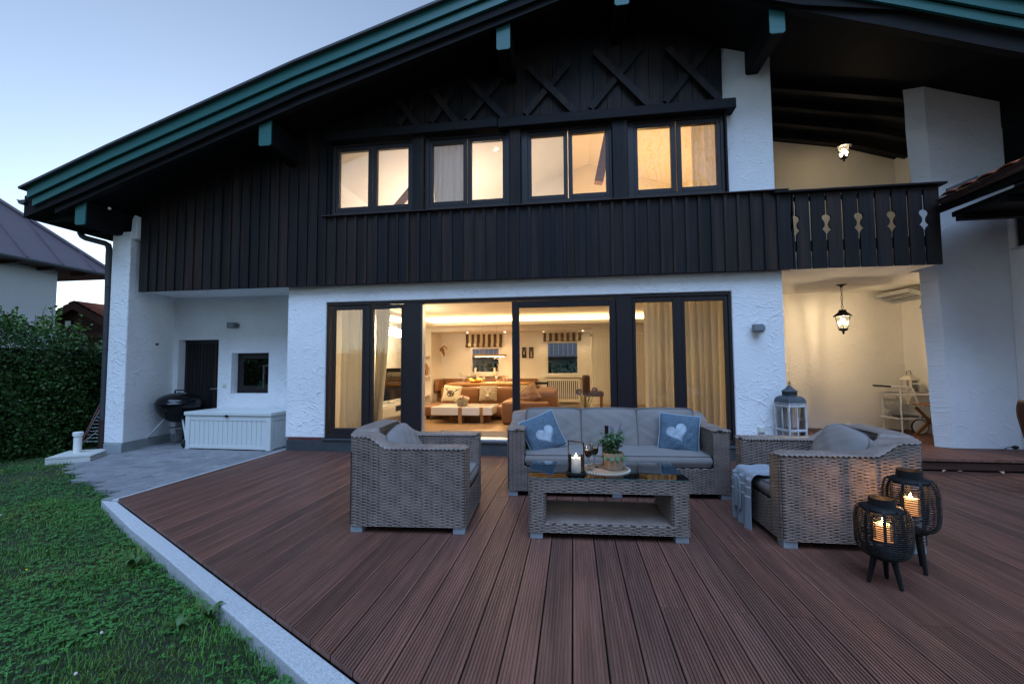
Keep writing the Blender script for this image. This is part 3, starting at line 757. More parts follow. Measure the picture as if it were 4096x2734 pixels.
hp('cladding_backing', MB().box(-6.86, 2.82, 5.9525, 6.05, 2.475, 3.48), M['beam'])
b = MB(); b.prism([(-6.86, 3.4), (-3.6, 3.4), (-3.6, sof(-3.6) + .1), (-6.86, sof(-6.86) + .1)], 'Y', 5.953, 6.06); hp('cladding_backing', b, M['beam'])
hp('ledge', MB().box(-3.70, 2.78, 5.872, 6.02, 3.488, 3.503), M['brownpipe'], 0.003)
# upper window band
wins = [(-3.655, -2.305, (-3.492, -3.025), (-2.885, -2.393)), (-2.125, -0.865, (-2.012, -1.552), (-1.428, -0.968)),
        (-0.695, 0.572, (-0.552, -0.096), (0.030, 0.490)), (0.785, 2.048, (0.925, 1.364), (1.502, 1.956))]
for (x0, x1, g1, g2) in wins:
    b = MB(); zb, zt = 3.505, 4.62
    b.box(x0, g1[0] - 0.05, 5.985, 6.07, zb, zt); b.box(g2[1] + 0.05, x1, 5.985, 6.07, zb, zt)
    b.box(g1[0] - 0.05, g2[1] + 0.05, 5.985, 6.07, zb, 3.585); b.box(g1[0] - 0.05, g2[1] + 0.05, 5.985, 6.07, 4.585, zt)
    mc = (g1[1] + g2[0]) / 2
    w = hp('window', b, M['frame'], 0.004)
    hp('sill', MB().box(g1[0] - 0.06, g2[1] + 0.06, 5.965, 5.9845, 3.53, 3.56), M['frame'], 0.003, w)
    for (a, c) in (g1, g2):
        e = 0.052; s_ = MB()
        a2, c2 = (a - e, mc - 0.006) if a == g1[0] else (mc + 0.006, c + e)
        s_.box(a2, a, 6.0, 6.065, 3.59, 4.58); s_.box(c, c2, 6.0, 6.065, 3.59, 4.58); s_.box(a, c, 6.0, 6.065, 3.59, 3.652); s_.box(a, c, 6.0, 6.065, 4.518, 4.58)
        hp('sash', s_, M['frame'], 0.004, w)
        hp('pane', MB().box(a - 0.01, c + 0.01, 6.038, 6.042, 3.642, 4.528), M['glass'], 0, w)
for (x0, x1) in ((-2.30, -2.13), (-0.86, -0.70), (0.577, 0.78)):
    hp('post', MB().box(x0, x1, 5.93, 6.07, 3.505, 4.70), M['clad'], 0.006)
hp('post', MB().box(2.052, 2.075, 5.94, 6.05, 3.505, 4.70), M['clad'])
hp('beam', MB().box(-3.66, -1.02, 5.855, 6.05, 4.632, 4.765), M['beam'], 0.008)
hp('beam', MB().box(-1.016, 2.175, 5.86, 6.05, 4.62, 4.76), M['beam'], 0.008)
x = -3.655
while x < 2.05:
    x2 = min(x + 0.19, 2.05); b = MB(); zs = sof(x) + .05, sof(x2) + .05
    b.prism([(x + .003, 4.76), (x2 - .003, 4.76), (x2 - .003, zs[1]), (x + .003, zs[0])], 'Y', 5.99 + 0.006 * (round(x * 7) % 2), 6.06); hp('cladding_board', b, M['clad'])
    x += 0.19
hp('cladding_backing', MB().prism([(-3.65, 4.70), (2.05, 4.70), (2.05, 5.60), (0.6, 6.12), (-3.65, 4.95)], 'Y', 6.062, 6.12), M['beam'])
# crossed braces with notched feet
for (xa, xb, zc) in ((-2.573, -2.213, 5.02), (-2.074, -1.615, 5.08), (-1.54, -0.90, 5.13), (-0.682, 0.088, 5.20), (0.242, 1.10, 5.27), (1.247, 2.003, 5.23)):
    xm = (xa + xb) / 2
    for sgn, x0 in ((1, xa), (-1, xb)):
        sl = (zc - 4.77) / (xm - x0); L_ = 1.75
        x1 = xm + (xm - x0) * 0.75; z1 = 4.77 + sl * (x1 - x0)
        lim = sof(x1) - 0.02
        if z1 > lim: x1 = x0 + (lim - 4.77) / sl; z1 = lim
        b = MB(); dv = Vector((x1 - x0, 0, z1 - 4.77)).normalized(); yb = 5.955 if sgn > 0 else 5.925
        b.beam((x0 + dv.x * .05, yb, 4.77 + dv.z * .05), (x1, yb, z1), 0.028, 0.09, (0, 0, 1) if abs(dv.z) < .9 else (1, 0, 0))
        b.cyl((x0 + dv.x * .04, yb - 0.014, 4.80), (x0 + dv.x * .04, yb + 0.014, 4.80), 0.045, 10)
        hp('brace', b, M['clad'])
# slatted balcony front
slat_x = [2.86, 3.043, 3.232, 3.420, 3.606, 3.795, 3.980, 4.163, 4.340, 4.515]
def cut(side, kind):
    """half of the opening beside a gap: list of (z, depth) from top to bottom"""
    pts = []
    if kind:
        for a in np.linspace(90, -38, 9): pts.append((3.112 + 0.044 * math.sin(R(a)), 0.044 * math.cos(R(a))))
        pts += [(3.06, 0.018), (3.03, 0.012), (3.005, 0.016), (2.982, 0.028), (2.966, 0.045), (2.952, 0.032), (2.93, 0.014), (2.91, 0.006), (2.90, 0.0)]
    return pts
g_ = 0.0115
edges = [2.70] + slat_x
for i in range(len(edges) - 1):
    xl, xr = edges[i] + (g_ if i > 0 else 0), edges[i + 1] - (g_ if i < len(edges) - 2 else 0)
    zb, zt = 2.462, 3.445
    if i == 0: xl = 2.828
    poly = [(xl, zb)]
    lk = (i >= 1) and ((i - 1) % 2 == 0); rk = (i % 2 == 0) and i < len(edges) - 2
    L1 = [(xl + d_, z_) for (z_, d_) in cut(0, True)][::-1] if lk else []
    R1 = [(xr - d_, z_) for (z_, d_) in cut(0, True)] if rk else []
    poly = [(xl, zb)] + L1 + [(xl, zt), (xr, zt)] + R1 + [(xr, zb)]
    hp('balcony_slat', MB().prism(poly, 'Y', 5.93, 5.955), M['clad'])
hp('rail', MB().box(2.60, 4.575, 5.865, 6.02, 3.448, 3.475), M['beam'], 0.004)
hp('rail', MB().box(2.82, 4.52, 5.957, 6.0, 3.36, 3.42), M['beam'])
hp('rail', MB().box(2.82, 4.52, 5.957, 6.0, 2.70, 2.83), M['beam'])

# roof: slab, boards along the verge, purlins, rafters, gutter
b = MB()
px = [-8.02, -7.0, -5.5, -3.6, -1.3, -0.2, 0.6, 2.09, 2.67, 3.678, 4.77, 7.6]
poly = [(x, top(x) - 0.05) for x in px[::-1]] + [(x, sof(x)) for x in px]
n = len(poly); m_ = len(px)
vs = [(p[0], 5.20, p[1]) for p in poly] + [(p[0], 14.5, p[1]) for p in poly]
fs = []
for i in range(m_ - 1):
    a, bb = i, i + 1; c, d_ = n - 1 - i - 1, n - 1 - i
    fs += [(a, bb, c, d_), (n + a, n + d_, n + c, n + bb)]
for i in range(n): fs.append((i, (i + 1) % n, n + (i + 1) % n, n + i))
b.add(vs, fs); hp('roof', b, M['beamY'])
def verge(name, xs, o_top, o_bot, y0, y1, m):
    for side in (0, 1):
        pts = [p for p in xs if (p <= 0.6 if side == 0 else p >= 0.6)]
        b = MB(); vs = []; fs = []
        for y in (y0, y1):
            for x in pts: vs.append((x, y, top(x) - o_top))
            for x in pts: vs.append((x, y, top(x) - o_bot))
        k = len(pts)
        for i in range(k - 1):
            fs += [(i, i + 1, k + i + 1, k + i), (2 * k + i, 3 * k + i, 3 * k + i + 1, 2 * k + i + 1), (i, 2 * k + i, 2 * k + i + 1, i + 1), (k + i, k + i + 1, 3 * k + i + 1, 3 * k + i)]
        fs += [(0, k, 3 * k, 2 * k), (k - 1, 3 * k - 1, 4 * k - 1, 2 * k - 1)]
        hp(name, b.add(vs, fs), m)
XS = [-7.88, -6.5, -3.62, -1.36, 0.6, 2.31, 3.678, 4.545, 4.884, 7.6]
verge('verge_cap', [-7.95] + XS[1:], -0.012, 0.02, 5.07, 5.32, M['slate'])
verge('verge_board', [-7.87] + XS[1:], 0.022, 0.168, 5.125, 5.155, M['green'])
verge('verge_board', [-7.83] + XS[1:], 0.178, 0.290, 5.165, 5.20, M['green'])
verge('verge_beam', [-7.55] + XS[1:], 0.30, 0.485, 5.25, 5.34, M['beam'])
# strip of soffit between verge and gutter along the left eave
for yy in np.arange(5.4, 13.5, 0.62): hp('rafter_foot', MB().box(-7.98, -7.24, yy, yy + 0.08, 3.49, 3.56), M['beam'])
for k, (xc, w_, zb) in enumerate(((-7.175, 0.178, 3.362), (-4.205, 0.187, 4.322), (-0.84, 0.178, 5.335), (0.665, 0.176, 5.745), (2.455, 0.172, 5.165), (5.74, 0.18, 4.335))):
    zt = zb + 0.36; e = 0.02
    pf = [(xc - w_ / 2, zb + e), (xc - w_ / 2 + e, zb), (xc + w_ / 2 - e, zb), (xc + w_ / 2, zb + e), (xc + w_ / 2, zt), (xc - w_ / 2, zt)]
    p = hp('purlin', MB().prism(pf, 'Y', 5.322, 6.5 if k not in (4, 5) else 8.2), M['beamY'])
    hp('end_board', MB().prism(pf, 'Y', 5.305, 5.3215), M['green'], 0, p)
for yy in (6.5, 6.92, 7.34, 7.76):
    b = MB(); vs = []
    xs = [2.55, 2.67, 4.77, 5.5]
    for y in (yy, yy + 0.09):
        for x in xs: vs.append((x, y, sof(x) + 0.02))
        for x in xs: vs.append((x, y, sof(x) - 0.12))
    fs = []
    for i in range(3): fs += [(i, i + 1, 4 + i + 1, 4 + i), (8 + i, 12 + i, 12 + i + 1, 8 + i + 1), (4 + i, 5 + i, 13 + i, 12 + i)]
    hp('rafter', b.add(vs, fs), M['beam'])
gut = MB()
pr = [(math.cos(a) * 0.07, math.sin(a) * 0.07) for a in np.linspace(math.pi, 2 * math.pi, 10)]
v = [(-8.03 + p[0], y, 3.735 + p[1]) for y in (5.17, 14.0) for p in pr]
gut.add(v, [(i, i + 1, 11 + i, 10 + i) for i in range(9)] + [tuple(range(10))]); gut.tube([(-8.10, 5.165, 3.735), (-8.10, 14, 3.735)], 0.009, 6)
hp('gutter', gut, M['slate'])
# small sensor under the eave
hp('eave_sensor', MB().ball((-6.92, 5.5, 3.66), 0.022, 10, 6), M['white'])
# downpipe with swan neck
pth = [(-8.03, 5.95, 3.68), (-8.03, 5.95, 3.55)]
pth += [(-8.02, 5.95, 3.47), (-7.985, 5.95, 3.42), (-7.92, 5.95, 3.385), (-7.52, 5.93, 3.275), (-7.44, 5.92, 3.235), (-7.405, 5.91, 3.16), (-7.395, 5.90, 3.05)]
pth += [(-7.375, 5.90, 2.2), (-7.365, 5.90, 0.75), (-7.36, 5.90, -0.12)]
hp('downpipe', MB().tube(pth, 0.043, 16), M['slate'], smooth=True)
b = MB(); b.tube([(-7.362, 5.90, 0.42), (-7.36, 5.90, -0.14)], 0.052, 16); b.tube([(-7.362, 5.90, 0.44), (-7.362, 5.90, 0.40)], 0.057, 16); b.tube([(-7.362, 5.90, 0.16), (-7.362, 5.90, 0.13)], 0.057, 16)
hp('standpipe', b, M['brownpipe'], smooth=True)
b = MB()
for z in (1.55, 2.55): b.tube([(-7.372, 5.90, z), (-7.372, 5.90, z + 0.03)], 0.048, 16)
hp('pipe_clip', b, M['slate'], smooth=True)

# ---- the wide terrace glazing
gf = MB(); zb, zt = 0.182, 2.222
Y0, Y1 = 6.075, 6.20
def fr(mb, x0, x1, z0, z1, y0=Y0, y1=Y1): mb.box(x0, x1, y0, y1, z0, z1)
fr(gf, -3.70, -3.665, zb, zt); fr(gf, 2.065, 2.10, zb, zt); fr(gf, -3.665, 2.065, 2.175, zt); fr(gf, -3.665, -2.2, zb, 0.24)
fr(gf, 0.77, 2.065, zb, 0.24)
gl = hp('terrace_glazing', gf, M['frame'], 0.004)
hp('mullion', MB().box(-2.47, -2.205, 6.062, 6.25, zb, 2.174), M['frame'], 0.006, gl)
hp('mullion', MB().box(0.60, 0.81, 6.062, 6.25, zb, 2.174), M['frame'], 0.006, gl)
for (a, c, z0, z1) in ((-3.625, -3.09, 0.245, 2.17), (-3.005, -2.475, 0.245, 2.17), (0.815, 1.40, 0.245, 2.17), (1.465, 2.06, 0.245, 2.17)):
    sx = MB(); e = 0.045
    sx.box(a, a + e, 6.09, 6.155, z0, z1); sx.box(c - e, c, 6.09, 6.155, z0, z1); sx.box(a + e, c - e, 6.09, 6.155, z0, z0 + 0.085); sx.box(a + e, c - e, 6.09, 6.155, z1 - 0.06, z1)
    hp('sash', sx, M['frame'], 0.005, gl)
    hp('pane', MB().box(a + e - .01, c - e + .01, 6.12, 6.126, z0 + 0.075, z1 - 0.05), M['glass'], 0, gl)
for xm in (-3.048, 1.432): hp('mullion', MB().box(xm - 0.04, xm + 0.035, 6.085, 6.16, 0.2405, 2.1745), M['frame'], 0.005, gl)
sx = MB(); sx.box(-0.86, -0.755, 6.09, 6.16, 0.23, 2.165); sx.box(0.505, 0.598, 6.09, 6.16, 0.23, 2.165); sx.box(-0.755, 0.505, 6.09, 6.16, 0.23, 0.33); sx.box(-0.755, 0.505, 6.09, 6.16, 2.075, 2.165)
hp('sliding_sash', sx, M['frame'], 0.006, gl)
hp('pane', MB().box(-0.765, 0.515, 6.12, 6.128, 0.32, 2.085), M['glass'], 0, gl)
hp('threshold', MB().box(-2.204, 0.6, 6.04, 6.24, 0.1825, 0.215), M['alu'], 0.004, gl)
b = MB(); b.box(-2.203, -2.19, 6.10, 6.22, 0.216, 2.16); hp('door_seal', b, M['alu'], 0, gl)

# ---- living room shell
def ib(nm, *a, m='plaster'): return hp(nm, MB().box(*a), M[m])
x = -3.9
fl = bpy.data.objects.new('living_room_floor', None); link(fl, house); fl.location = (0, 0, 0)
i = 0
for r_ in range(40):
    y0 = 6.24 + r_ * 0.14
    if y0 > 11.1: break
    off = rnd.uniform(0, 1.4); x0 = -3.95 - off
    while x0 < 2.6:
        xa, xb = max(x0, -3.95), min(x0 + 1.4, 2.6)
        if xb > xa + 0.03:
            MB().box(xa + 0.0008, xb - 0.0008, y0 + 0.0008, y0 + 0.1392, 0.17, 0.2).build('floorboard', M['oakfloor'], fl)
        x0 += 1.4
ib('interior_wall', -4.0, -3.88, 6.31, 10.3, 0.1, 2.6)
ib('interior_wall', 2.38, 2.499, 6.31, 11.2, 0.1, 2.6)
ib('interior_wall', -4.0, -3.48, 10.3, 10.45, 0.1, 2.6); ib('interior_wall', 0.44, 2.5, 10.3, 10.45, 0.1, 2.6)
ib('interior_wall', -3.48, 0.44, 10.3, 11.2, 2.10, 2.6)
ib('interior_wall', -3.62, -3.48, 10.45, 11.2, 0.1, 2.1); ib('interior_wall', 0.44, 0.6, 10.45, 11.2, 0.1, 2.1)
wy0, wy1 = 11.10, 11.35
bw = MB()
w1, w2 = (-2.68, -1.86, 1.03, 1.75), (-0.695, 0.167, 0.99, 1.88)
bw.box(-3.48, w1[0], wy0, wy1, 0.1, 2.1); bw.box(w1[1], w2[0], wy0, wy1, 0.1, 2.1); bw.box(w2[1], 0.44, wy0, wy1, 0.1, 2.1)
for w_ in (w1, w2): bw.box(w_[0], w_[1], wy0, wy1, 0.1, w_[2]); bw.box(w_[0], w_[1], wy0, wy1, w_[3], 2.1)
hp('interior_wall', bw, M['plaster'])
for w_ in (w1, w2):
    q = MB(); e = 0.06
    q.box(w_[0], w_[0] + e, wy0 - 0.02, wy0 + 0.05, w_[2], w_[3]); q.box(w_[1] - e, w_[1], wy0 - 0.02, wy0 + 0.05, w_[2], w_[3])
    q.box(w_[0] + e, w_[1] - e, wy0 - 0.02, wy0 + 0.05, w_[2], w_[2] + e); q.box(w_[0] + e, w_[1] - e, wy0 - 0.02, wy0 + 0.05, w_[3] - e, w_[3])
    q.box(w_[0] + 0.015, w_[0] + 0.03, wy0 - 0.045, wy0 - 0.0205, (w_[2] + w_[3]) / 2 - .06, (w_[2] + w_[3]) / 2 + .06)
    wq = hp('window', q, M['gloss'], 0.004)
    hp('pane', MB().box(w_[0] + e, w_[1] - e, wy0 + 0.01, wy0 + 0.016, w_[2] + e, w_[3] - e), M['glass'], 0, wq)
    hp('sill', MB().box(w_[0] - 0.06, w_[1] + 0.06, wy0 - 0.16, wy0 - 0.021, w_[2] - 0.045, w_[2] - 0.015), M['gloss'], 0.004, wq)
hp('skirting', MB().box(-3.86, -3.48, 10.28, 10.299, 0.2, 0.27).box(-3.4, 0.44, 11.08, 11.099, 0.2, 0.27).box(0.45, 2.38, 10.28, 10.299, 0.2, 0.27), M['gloss'])
# ceiling with lowered rim and cove light
ib('ceiling', -4.0, 2.5, 6.25, 10.4, 2.42, 2.50)
b = MB(); b.box(-3.88, 2.38, 9.72, 10.3, 2.19, 2.235); b.box(-3.88, -3.27, 6.6, 9.72, 2.19, 2.235); b.box(-3.27, 2.38, 9.72, 9.76, 2.2352, 2.262); b.box(-3.31, -3.27, 6.6, 9.72, 2.2352, 2.262)
hp('ceiling_rim', b, M['plaster'])
cove = emit_mat('cove_light', (1.0, 0.74, 0.40), 3.6)
hp('cove_strip', MB().box(-3.86, 2.36, 10.285, 10.298, 2.25, 2.40), cove)
hp('cove_strip', MB().box(-3.878, -3.865, 6.7, 10.2, 2.25, 2.40), cove)

# ---- upper room shell: sloping white ceiling, back wall, one oak strut
zc = [(-4.0, 4.40), (-0.6, 5.44), (0.4, 5.75), (2.05, 5.20), (2.5, 5.05)]
vs = []; fs = []
for y in (6.12, 9.6):
    for (x, z) in zc: vs.append((x, y, z))
for i in range(4): fs.append((i, i + 1, 6 + i, 5 + i))
hp('ceiling', MB().add(vs, fs), M['plaster'])
b = MB(); b.prism([(-4.0, 2.65), (2.5, 2.65), (2.5, 5.05), (0.4, 5.75), (-4.0, 4.40)], 'Y', 9.6, 9.7); hp('interior_wall', b, M['plaster'])
ib('interior_wall', -0.02, 0.02, 6.75, 9.6, 2.65, 5.6)  # partition added to keep pale and yellow room light apart behind the panes
ib('interior_wall', -4.05, -3.95, 6.12, 9.7, 2.65, 4.5); ib('interior_wall', 2.4, 2.5, 6.36, 9.7, 2.65, 5.1)
ib('interior_floor', -4.0, 2.5, 6.12, 9.7, 2.60, 2.66, m='oakfloor')
b = MB(); b.box(-3.95, 2.1, 6.07, 6.12, 2.6, 3.5); hp('interior_wall', b, M['plaster'])
for (a, c) in (((-3.75, 6.9, 3.0), (-2.2, 6.9, 4.75)), ((-1.05, 7.6, 5.2), (-0.55, 7.6, 3.2)), ((0.75, 7.0, 5.6), (0.45, 7.0, 4.2))):
    hp('roof_strut', MB().beam(a, c, 0.14, 0.16, (0, 1, 0)), M['oak'], 0.006)
# switch plates and hook
def hook(x, y, z):
    t = thing('wall_hook', 'small black iron hook on the white wall left of the utility door', 'hook', (x, y, z))
    MB().ball((0, 0, 0), 0.022, 8, 6, (0.7, 1, 1)).tube([(0.0, 0, 0), (0.04, -0.01, -0.015), (0.055, -0.01, 0.0), (0.055, -0.01, 0.02)], 0.005, 6).build('hook', M['black'], t)
hook(-7.055, 6.45, 1.65)
def switch(x, y, z, label, s_=0.085):
    t = thing('wall_switch', label, 'switch', (x, y, z))
    MB().box(-s_ / 2, s_ / 2, -0.012, 0, -s_ / 2, s_ / 2).build('plate', M['switch'], t, bevel=0.003)
    MB().box(-s_ * .36, s_ * .36, -0.02, -0.0122, -s_ * .36, s_ * .36).build('rocker', M['switch'], t, bevel=0.003)
switch(-6.095, 6.85, 0.935, 'small cream light switch on the white wall between utility door and window', 0.075)
switch(2.405, 6.045, 0.40, 'cream switch plate low on the white wall beside the glazing, behind the wicker armchair', 0.085)
switch(-2.93, 11.095, 1.03, 'white double socket on the dining alcove wall left of the window', 0.09)
# ================================================================ wicker
def densify(path, step):
    out = []; S = [0.0]
    for i in range(len(path) - 1):
        a, b = np.array(path[i], float), np.array(path[i + 1], float); L_ = np.linalg.norm(b - a); n = max(1, int(round(L_ / step)))
        for k in range(n): out.append(a + (b - a) * k / n)
    out.append(np.array(path[-1], float)); return np.array(out)
def round_path(pts, r, seg=5):
    """polyline with its inner corners rounded"""
    out = [pts[0]]
    for i in range(1, len(pts) - 1):
        p0, p1, p2 = map(lambda q: np.array(q, float), (pts[i - 1], pts[i], pts[i + 1]))
        d1 = (p0 - p1) / np.linalg.norm(p0 - p1); d2 = (p2 - p1) / np.linalg.norm(p2 - p1)
        for k in range(seg + 1):
            t = k / seg; a = p1 + d1 * r * (1 - t); b = p1 + d2 * r * t
            out.append(tuple(a * (1 - t) + b * t))
    out.append(pts[-1]); return out
STK, ROW = 0.040, 0.0112
def weave(path, zbot, ztop, flip=False, amp=0.0072):
    """woven skin along a ground path between zbot and ztop(s, x, y); returns vertices and quads"""
    P = densify(path, STK / 6); n = len(P)
    T = np.gradient(P, axis=0); T /= np.linalg.norm(T, axis=1)[:, None] + 1e-9
    Nn = np.stack([T[:, 1], -T[:, 0]], 1) * (-1 if flip else 1)
    s_ = np.concatenate([[0], np.cumsum(np.linalg.norm(np.diff(P, axis=0), axis=1))])
    zt = np.array([ztop(*p) for p in P]) if callable(ztop) else np.full(n, ztop)
    zmax = zt.max(); rows = int(math.ceil((zmax - zbot) / ROW)); Z = []; ph = []; hh = []
    for r in range(rows):
        for q, h_ in ((0.0, 0.0), (0.22, 0.85), (0.5, 1.0), (0.78, 0.85)):
            Z.append(zbot + (r + q) * ROW); ph.append(r); hh.append(h_)
    Z = np.array(Z); ph = np.array(ph); hh = np.array(hh)
    u = s_[None, :] / STK
    w = np.cos(np.pi * u) * np.where(ph[:, None] % 2 == 0, 1, -1)
    up_ = np.clip(0.45 + 0.85 * w, -0.25, 1.0)
    strand = hh[:, None] * amp * 1.25 * up_ - amp * 0.35 * (1 - hh[:, None])
    cu = u - np.round(u); stake = amp * 0.5 * (np.abs(cu) < 0.12) * (w < 0)
    jit = 1 + 0.18 * np.sin(ph[:, None] * 12.9898 + np.floor(u / 2) * 4.1)
    H = np.maximum(strand * jit, stake - amp * .35)
    X = P[None, :, 0] + Nn[None, :, 0] * H; Y = P[None, :, 1] + Nn[None, :, 1] * H
    ZZ = np.minimum(np.broadcast_to(Z[:, None], X.shape), zt[None, :])
    V = np.stack([X, Y, ZZ], 2).reshape(-1, 3); m_ = len(Z)
    a = (np.arange(m_ - 1)[:, None] * n + np.arange(n - 1)[None, :]).ravel()
    F = np.stack([a, a + 1, a + n + 1, a + n], 1)
    zz = ZZ.reshape(-1); ok = (zz[F[:, 3]] - zz[F[:, 0]] > 1e-5) | (zz[F[:, 2]] - zz[F[:, 1]] > 1e-5)
    hid = ((w < -0.50) & (np.abs(cu) > 0.13) & np.ones_like(H, dtype=bool)).reshape(-1)
    val = np.broadcast_to((hh < 0.5)[:, None], H.shape).reshape(-1)
    gap = hid[F].sum(1) >= 3
    F = F[ok & ~gap]
    if flip: F = F[:, ::-1]
    return V, F
def cap(po, pi_, ztop_o, ztop_i, step=0.0055, amp=0.012, bulge=0.018):
    """woven top between an outer and an inner path"""
    n = max(int(len(densify(po, step))), 2)
    def rs(p):
        p = np.array(p, float); d = np.concatenate([[0], np.cumsum(np.linalg.norm(np.diff(p, axis=0), axis=1))]); t = np.linspace(0, d[-1], n)
        return np.stack([np.interp(t, d, p[:, 0]), np.interp(t, d, p[:, 1])], 1), t
    O, so = rs(po); I, si = rs(pi_)
    zo = np.array([ztop_o(*p) for p in O]); zi = np.array([ztop_i(*p) for p in I])
    W = np.array([-0.0, 0.015, 0.05, 0.1, 0.16, 0.24, 0.34, 0.45, 0.56, 0.66, 0.76, 0.84, 0.9, 0.95, 0.985, 1.0]); V = []
    for w in W:
        e = 1 - abs(2 * w - 1) ** 6
        edge = min(w, 1 - w) < 0.2
        phs = so / (0.034 if edge else 0.024) * np.pi + (abs(w - 0.1) * 26 if w < .2 else abs(w - 0.9) * 26 if w > .8 else w * 9)
        h = amp * np.abs(np.sin(phs)) * (1.3 if edge else 0.9)
        ex = 0.006 * (1 - e)
        P = O * (1 - w) + I * w; z = zo * (1 - w) + zi * w + bulge * e + h - 0.004
        d_ = (O - I); d_ /= np.linalg.norm(d_, axis=1)[:, None] + 1e-9
        P = P + d_ * ((1 if w < .5 else -1) * (0.007 * (1 if 0.01 < min(w, 1 - w) < 0.12 else 0)))
        V.append(np.stack([P[:, 0], P[:, 1], z], 1))
    V = np.concatenate(V); m_ = len(W)
    a = (np.arange(m_ - 1)[:, None] * n + np.arange(n - 1)[None, :]).ravel()
    return V, np.stack([a, a + 1, a + n + 1, a + n], 1)
def merge(parts):
    Vs, Fs, o = [], [], 0
    for V, F in parts: Vs.append(V); Fs.append(F + o); o += len(V)
    return np.concatenate(Vs), np.concatenate(Fs)
def sstep(a, b, x):
    t = min(1, max(0, (x - a) / (b - a))); return t * t * (3 - 2 * t)
def seat_shell(root, W, D, t, zb, zseat, zarm, zrear, zback, name='wicker_frame'):
    """armchair or sofa body: outer skirt, front panel, inner faces, woven top"""
    def ztop(x, y):
        back = sstep(D - 0.30, D - 0.12, y)
        z = zarm + (zrear - zarm) * back
        if y > D - t - 0.03: z += (zback - zrear) * (1 - abs(2 * x / W - 1) ** 5) * sstep(D - t - .02, D - t + .02, y)
        return z
    outer = round_path([(t, 0.0), (0, 0), (0, D), (W, D), (W, 0), (W - t, 0.0)], 0.045)
    inner = round_path([(t, 0.03), (t, D - t), (W - t, D - t), (W - t, 0.03)], 0.05)
    bt = 0.03
    capo = round_path([(t * .5, -0.006), (-0.004, 0), (0, D), (W, D), (W + .004, 0), (W - t * .5, -0.006)], 0.04)
    capi = round_path([(t * .5, 0.012), (t, 0.02), (t, D - t), (W - t, D - t), (W - t, 0.02), (W - t * .5, 0.012)], 0.04)
    def zi(x, y):
        back = sstep(D - 0.30 - .04, D - t - .02, y); z = zarm + (zrear - zarm) * back
        if y > D - t - 0.02: z += (zback - zrear) * (1 - abs(2 * x / W - 1) ** 4)
        return z
    parts = [weave(outer, zb, ztop), weave([(t, 0), (W - t, 0)], zb, zseat, True), weave(inner, zseat - 0.06, zi, True)]
    c = cap(capo, capi, ztop, zi); parts.append(c)
    # inner front edges of the arms and the deck under the cushions
    parts.append(weave([(t, 0.0), (t, 0.05)], zseat, zarm, True)); parts.append(weave([(W - t, 0.05), (W - t, 0.0)], zseat, zarm, True))
    V, F = merge([p if p[1].shape[1] == 4 else p for p in parts])
    npmesh(name, V, F, M['wicker'], root)
    MB().box(0.03, W - 0.03, 0.03, D - 0.03, zb + 0.02, zseat - 0.01).build('seat_deck', M['wicker'], root)
    MB().box(0.008, t - 0.008, 0.012, D - 0.008, zb + .004, zarm - .015).box(W - t + .008, W - .008, 0.012, D - .008, zb + .004, zarm - .015).box(t - .008, W - t + .008, D - t + .008, D - .008, zb + .004, zrear - .01).box(t - .008, W - t + .008, 0.008, 0.03, zb + .004, zseat - .005).build('gap_shade_core', M['core'], root)  # dark blocks added behind the weave so its gaps read shaded
def feet(root, W, D, xs, s_=0.09, h=0.055):
    for x in xs:
        for y in (0.012, D - 0.012 - s_):
            MB().box(x, x + s_, y, y + s_, 0.0, h).build('foot', M['pad'], root, bevel=0.002)

def cushion_box(w, d, h, name, parent, m, loc=(0, 0, 0), rot=None, puff=0.35, seed=0, nx=28, ny=24, pipe=True, wr=0.004):
    """boxed cushion with crowned faces, soft corners, piping on both edges"""
    rg = random.Random(seed); ph = [rg.uniform(0, 6) for _ in range(8)]
    def crown(u, v): return (1 - abs(u) ** 3.0) * (1 - abs(v) ** 3.0)
    def rc(u, v):   # rounded plan
        k = 1 - 0.035 * (abs(u) * abs(v)) ** 6
        return u * k, v * k
    def wrk(u, v): return wr * (math.sin(u * 9 + ph[0] + 2 * math.sin(v * 3 + ph[1])) * math.sin(v * 7 + ph[2]) + 0.6 * math.sin((u + v) * 17 + ph[3]) * abs(u) ** 2)
    def T(i, j):
        u, v = 2 * i - 1, 2 * j - 1; a, b = rc(u, v); return (a * w / 2, b * d / 2, h / 2 + h * puff * crown(u, v) + wrk(u, v) * (1 - max(abs(u), abs(v)) ** 8))
    def B(i, j):
        x, y, z = T(i, j); return (x, y, -h / 2 - (z - h / 2) * 0.4)
    mb = MB(); mb.grid(T, nx, ny); mb.grid(B, nx, ny, True)
    ring = [(i / nx, 0) for i in range(nx)] + [(1, j / ny) for j in range(ny)] + [(1 - i / nx, 1) for i in range(nx)] + [(0, 1 - j / ny) for j in range(ny)]
    n = len(ring); v = []; L = 5
    for l in range(L):
        q = l / (L - 1); bul = 0.018 * math.sin(math.pi * q)
        for (i, j) in ring:
            x, y, z = T(i, j); r_ = math.hypot(x / w * 2, y / d * 2) + 1e-6
            v.append((x + bul * (x / w * 2) / r_ * 1.2, y + bul * (y / d * 2) / r_ * 1.2, lerp(B(i, j)[2], z, q)))
    f = [(l * n + k, l * n + (k + 1) % n, (l + 1) * n + (k + 1) % n, (l + 1) * n + k) for l in range(L - 1) for k in range(n)]
    mb.add(v, f)
    o = mb.build(name, m, parent, smooth=True, loc=loc)
    if rot: o.rotation_euler = rot
    if pipe:
        pb = MB()
        for zz in (1, -1):
            pb.tube([((T(i, j)[0]) * 1.004, T(i, j)[1] * 1.004, h / 2 * zz + (0.002 * zz)) for (i, j) in ring], 0.0045, 5, closed=True)
        pb.build('piping', M['piping'], o, smooth=True)
    return o
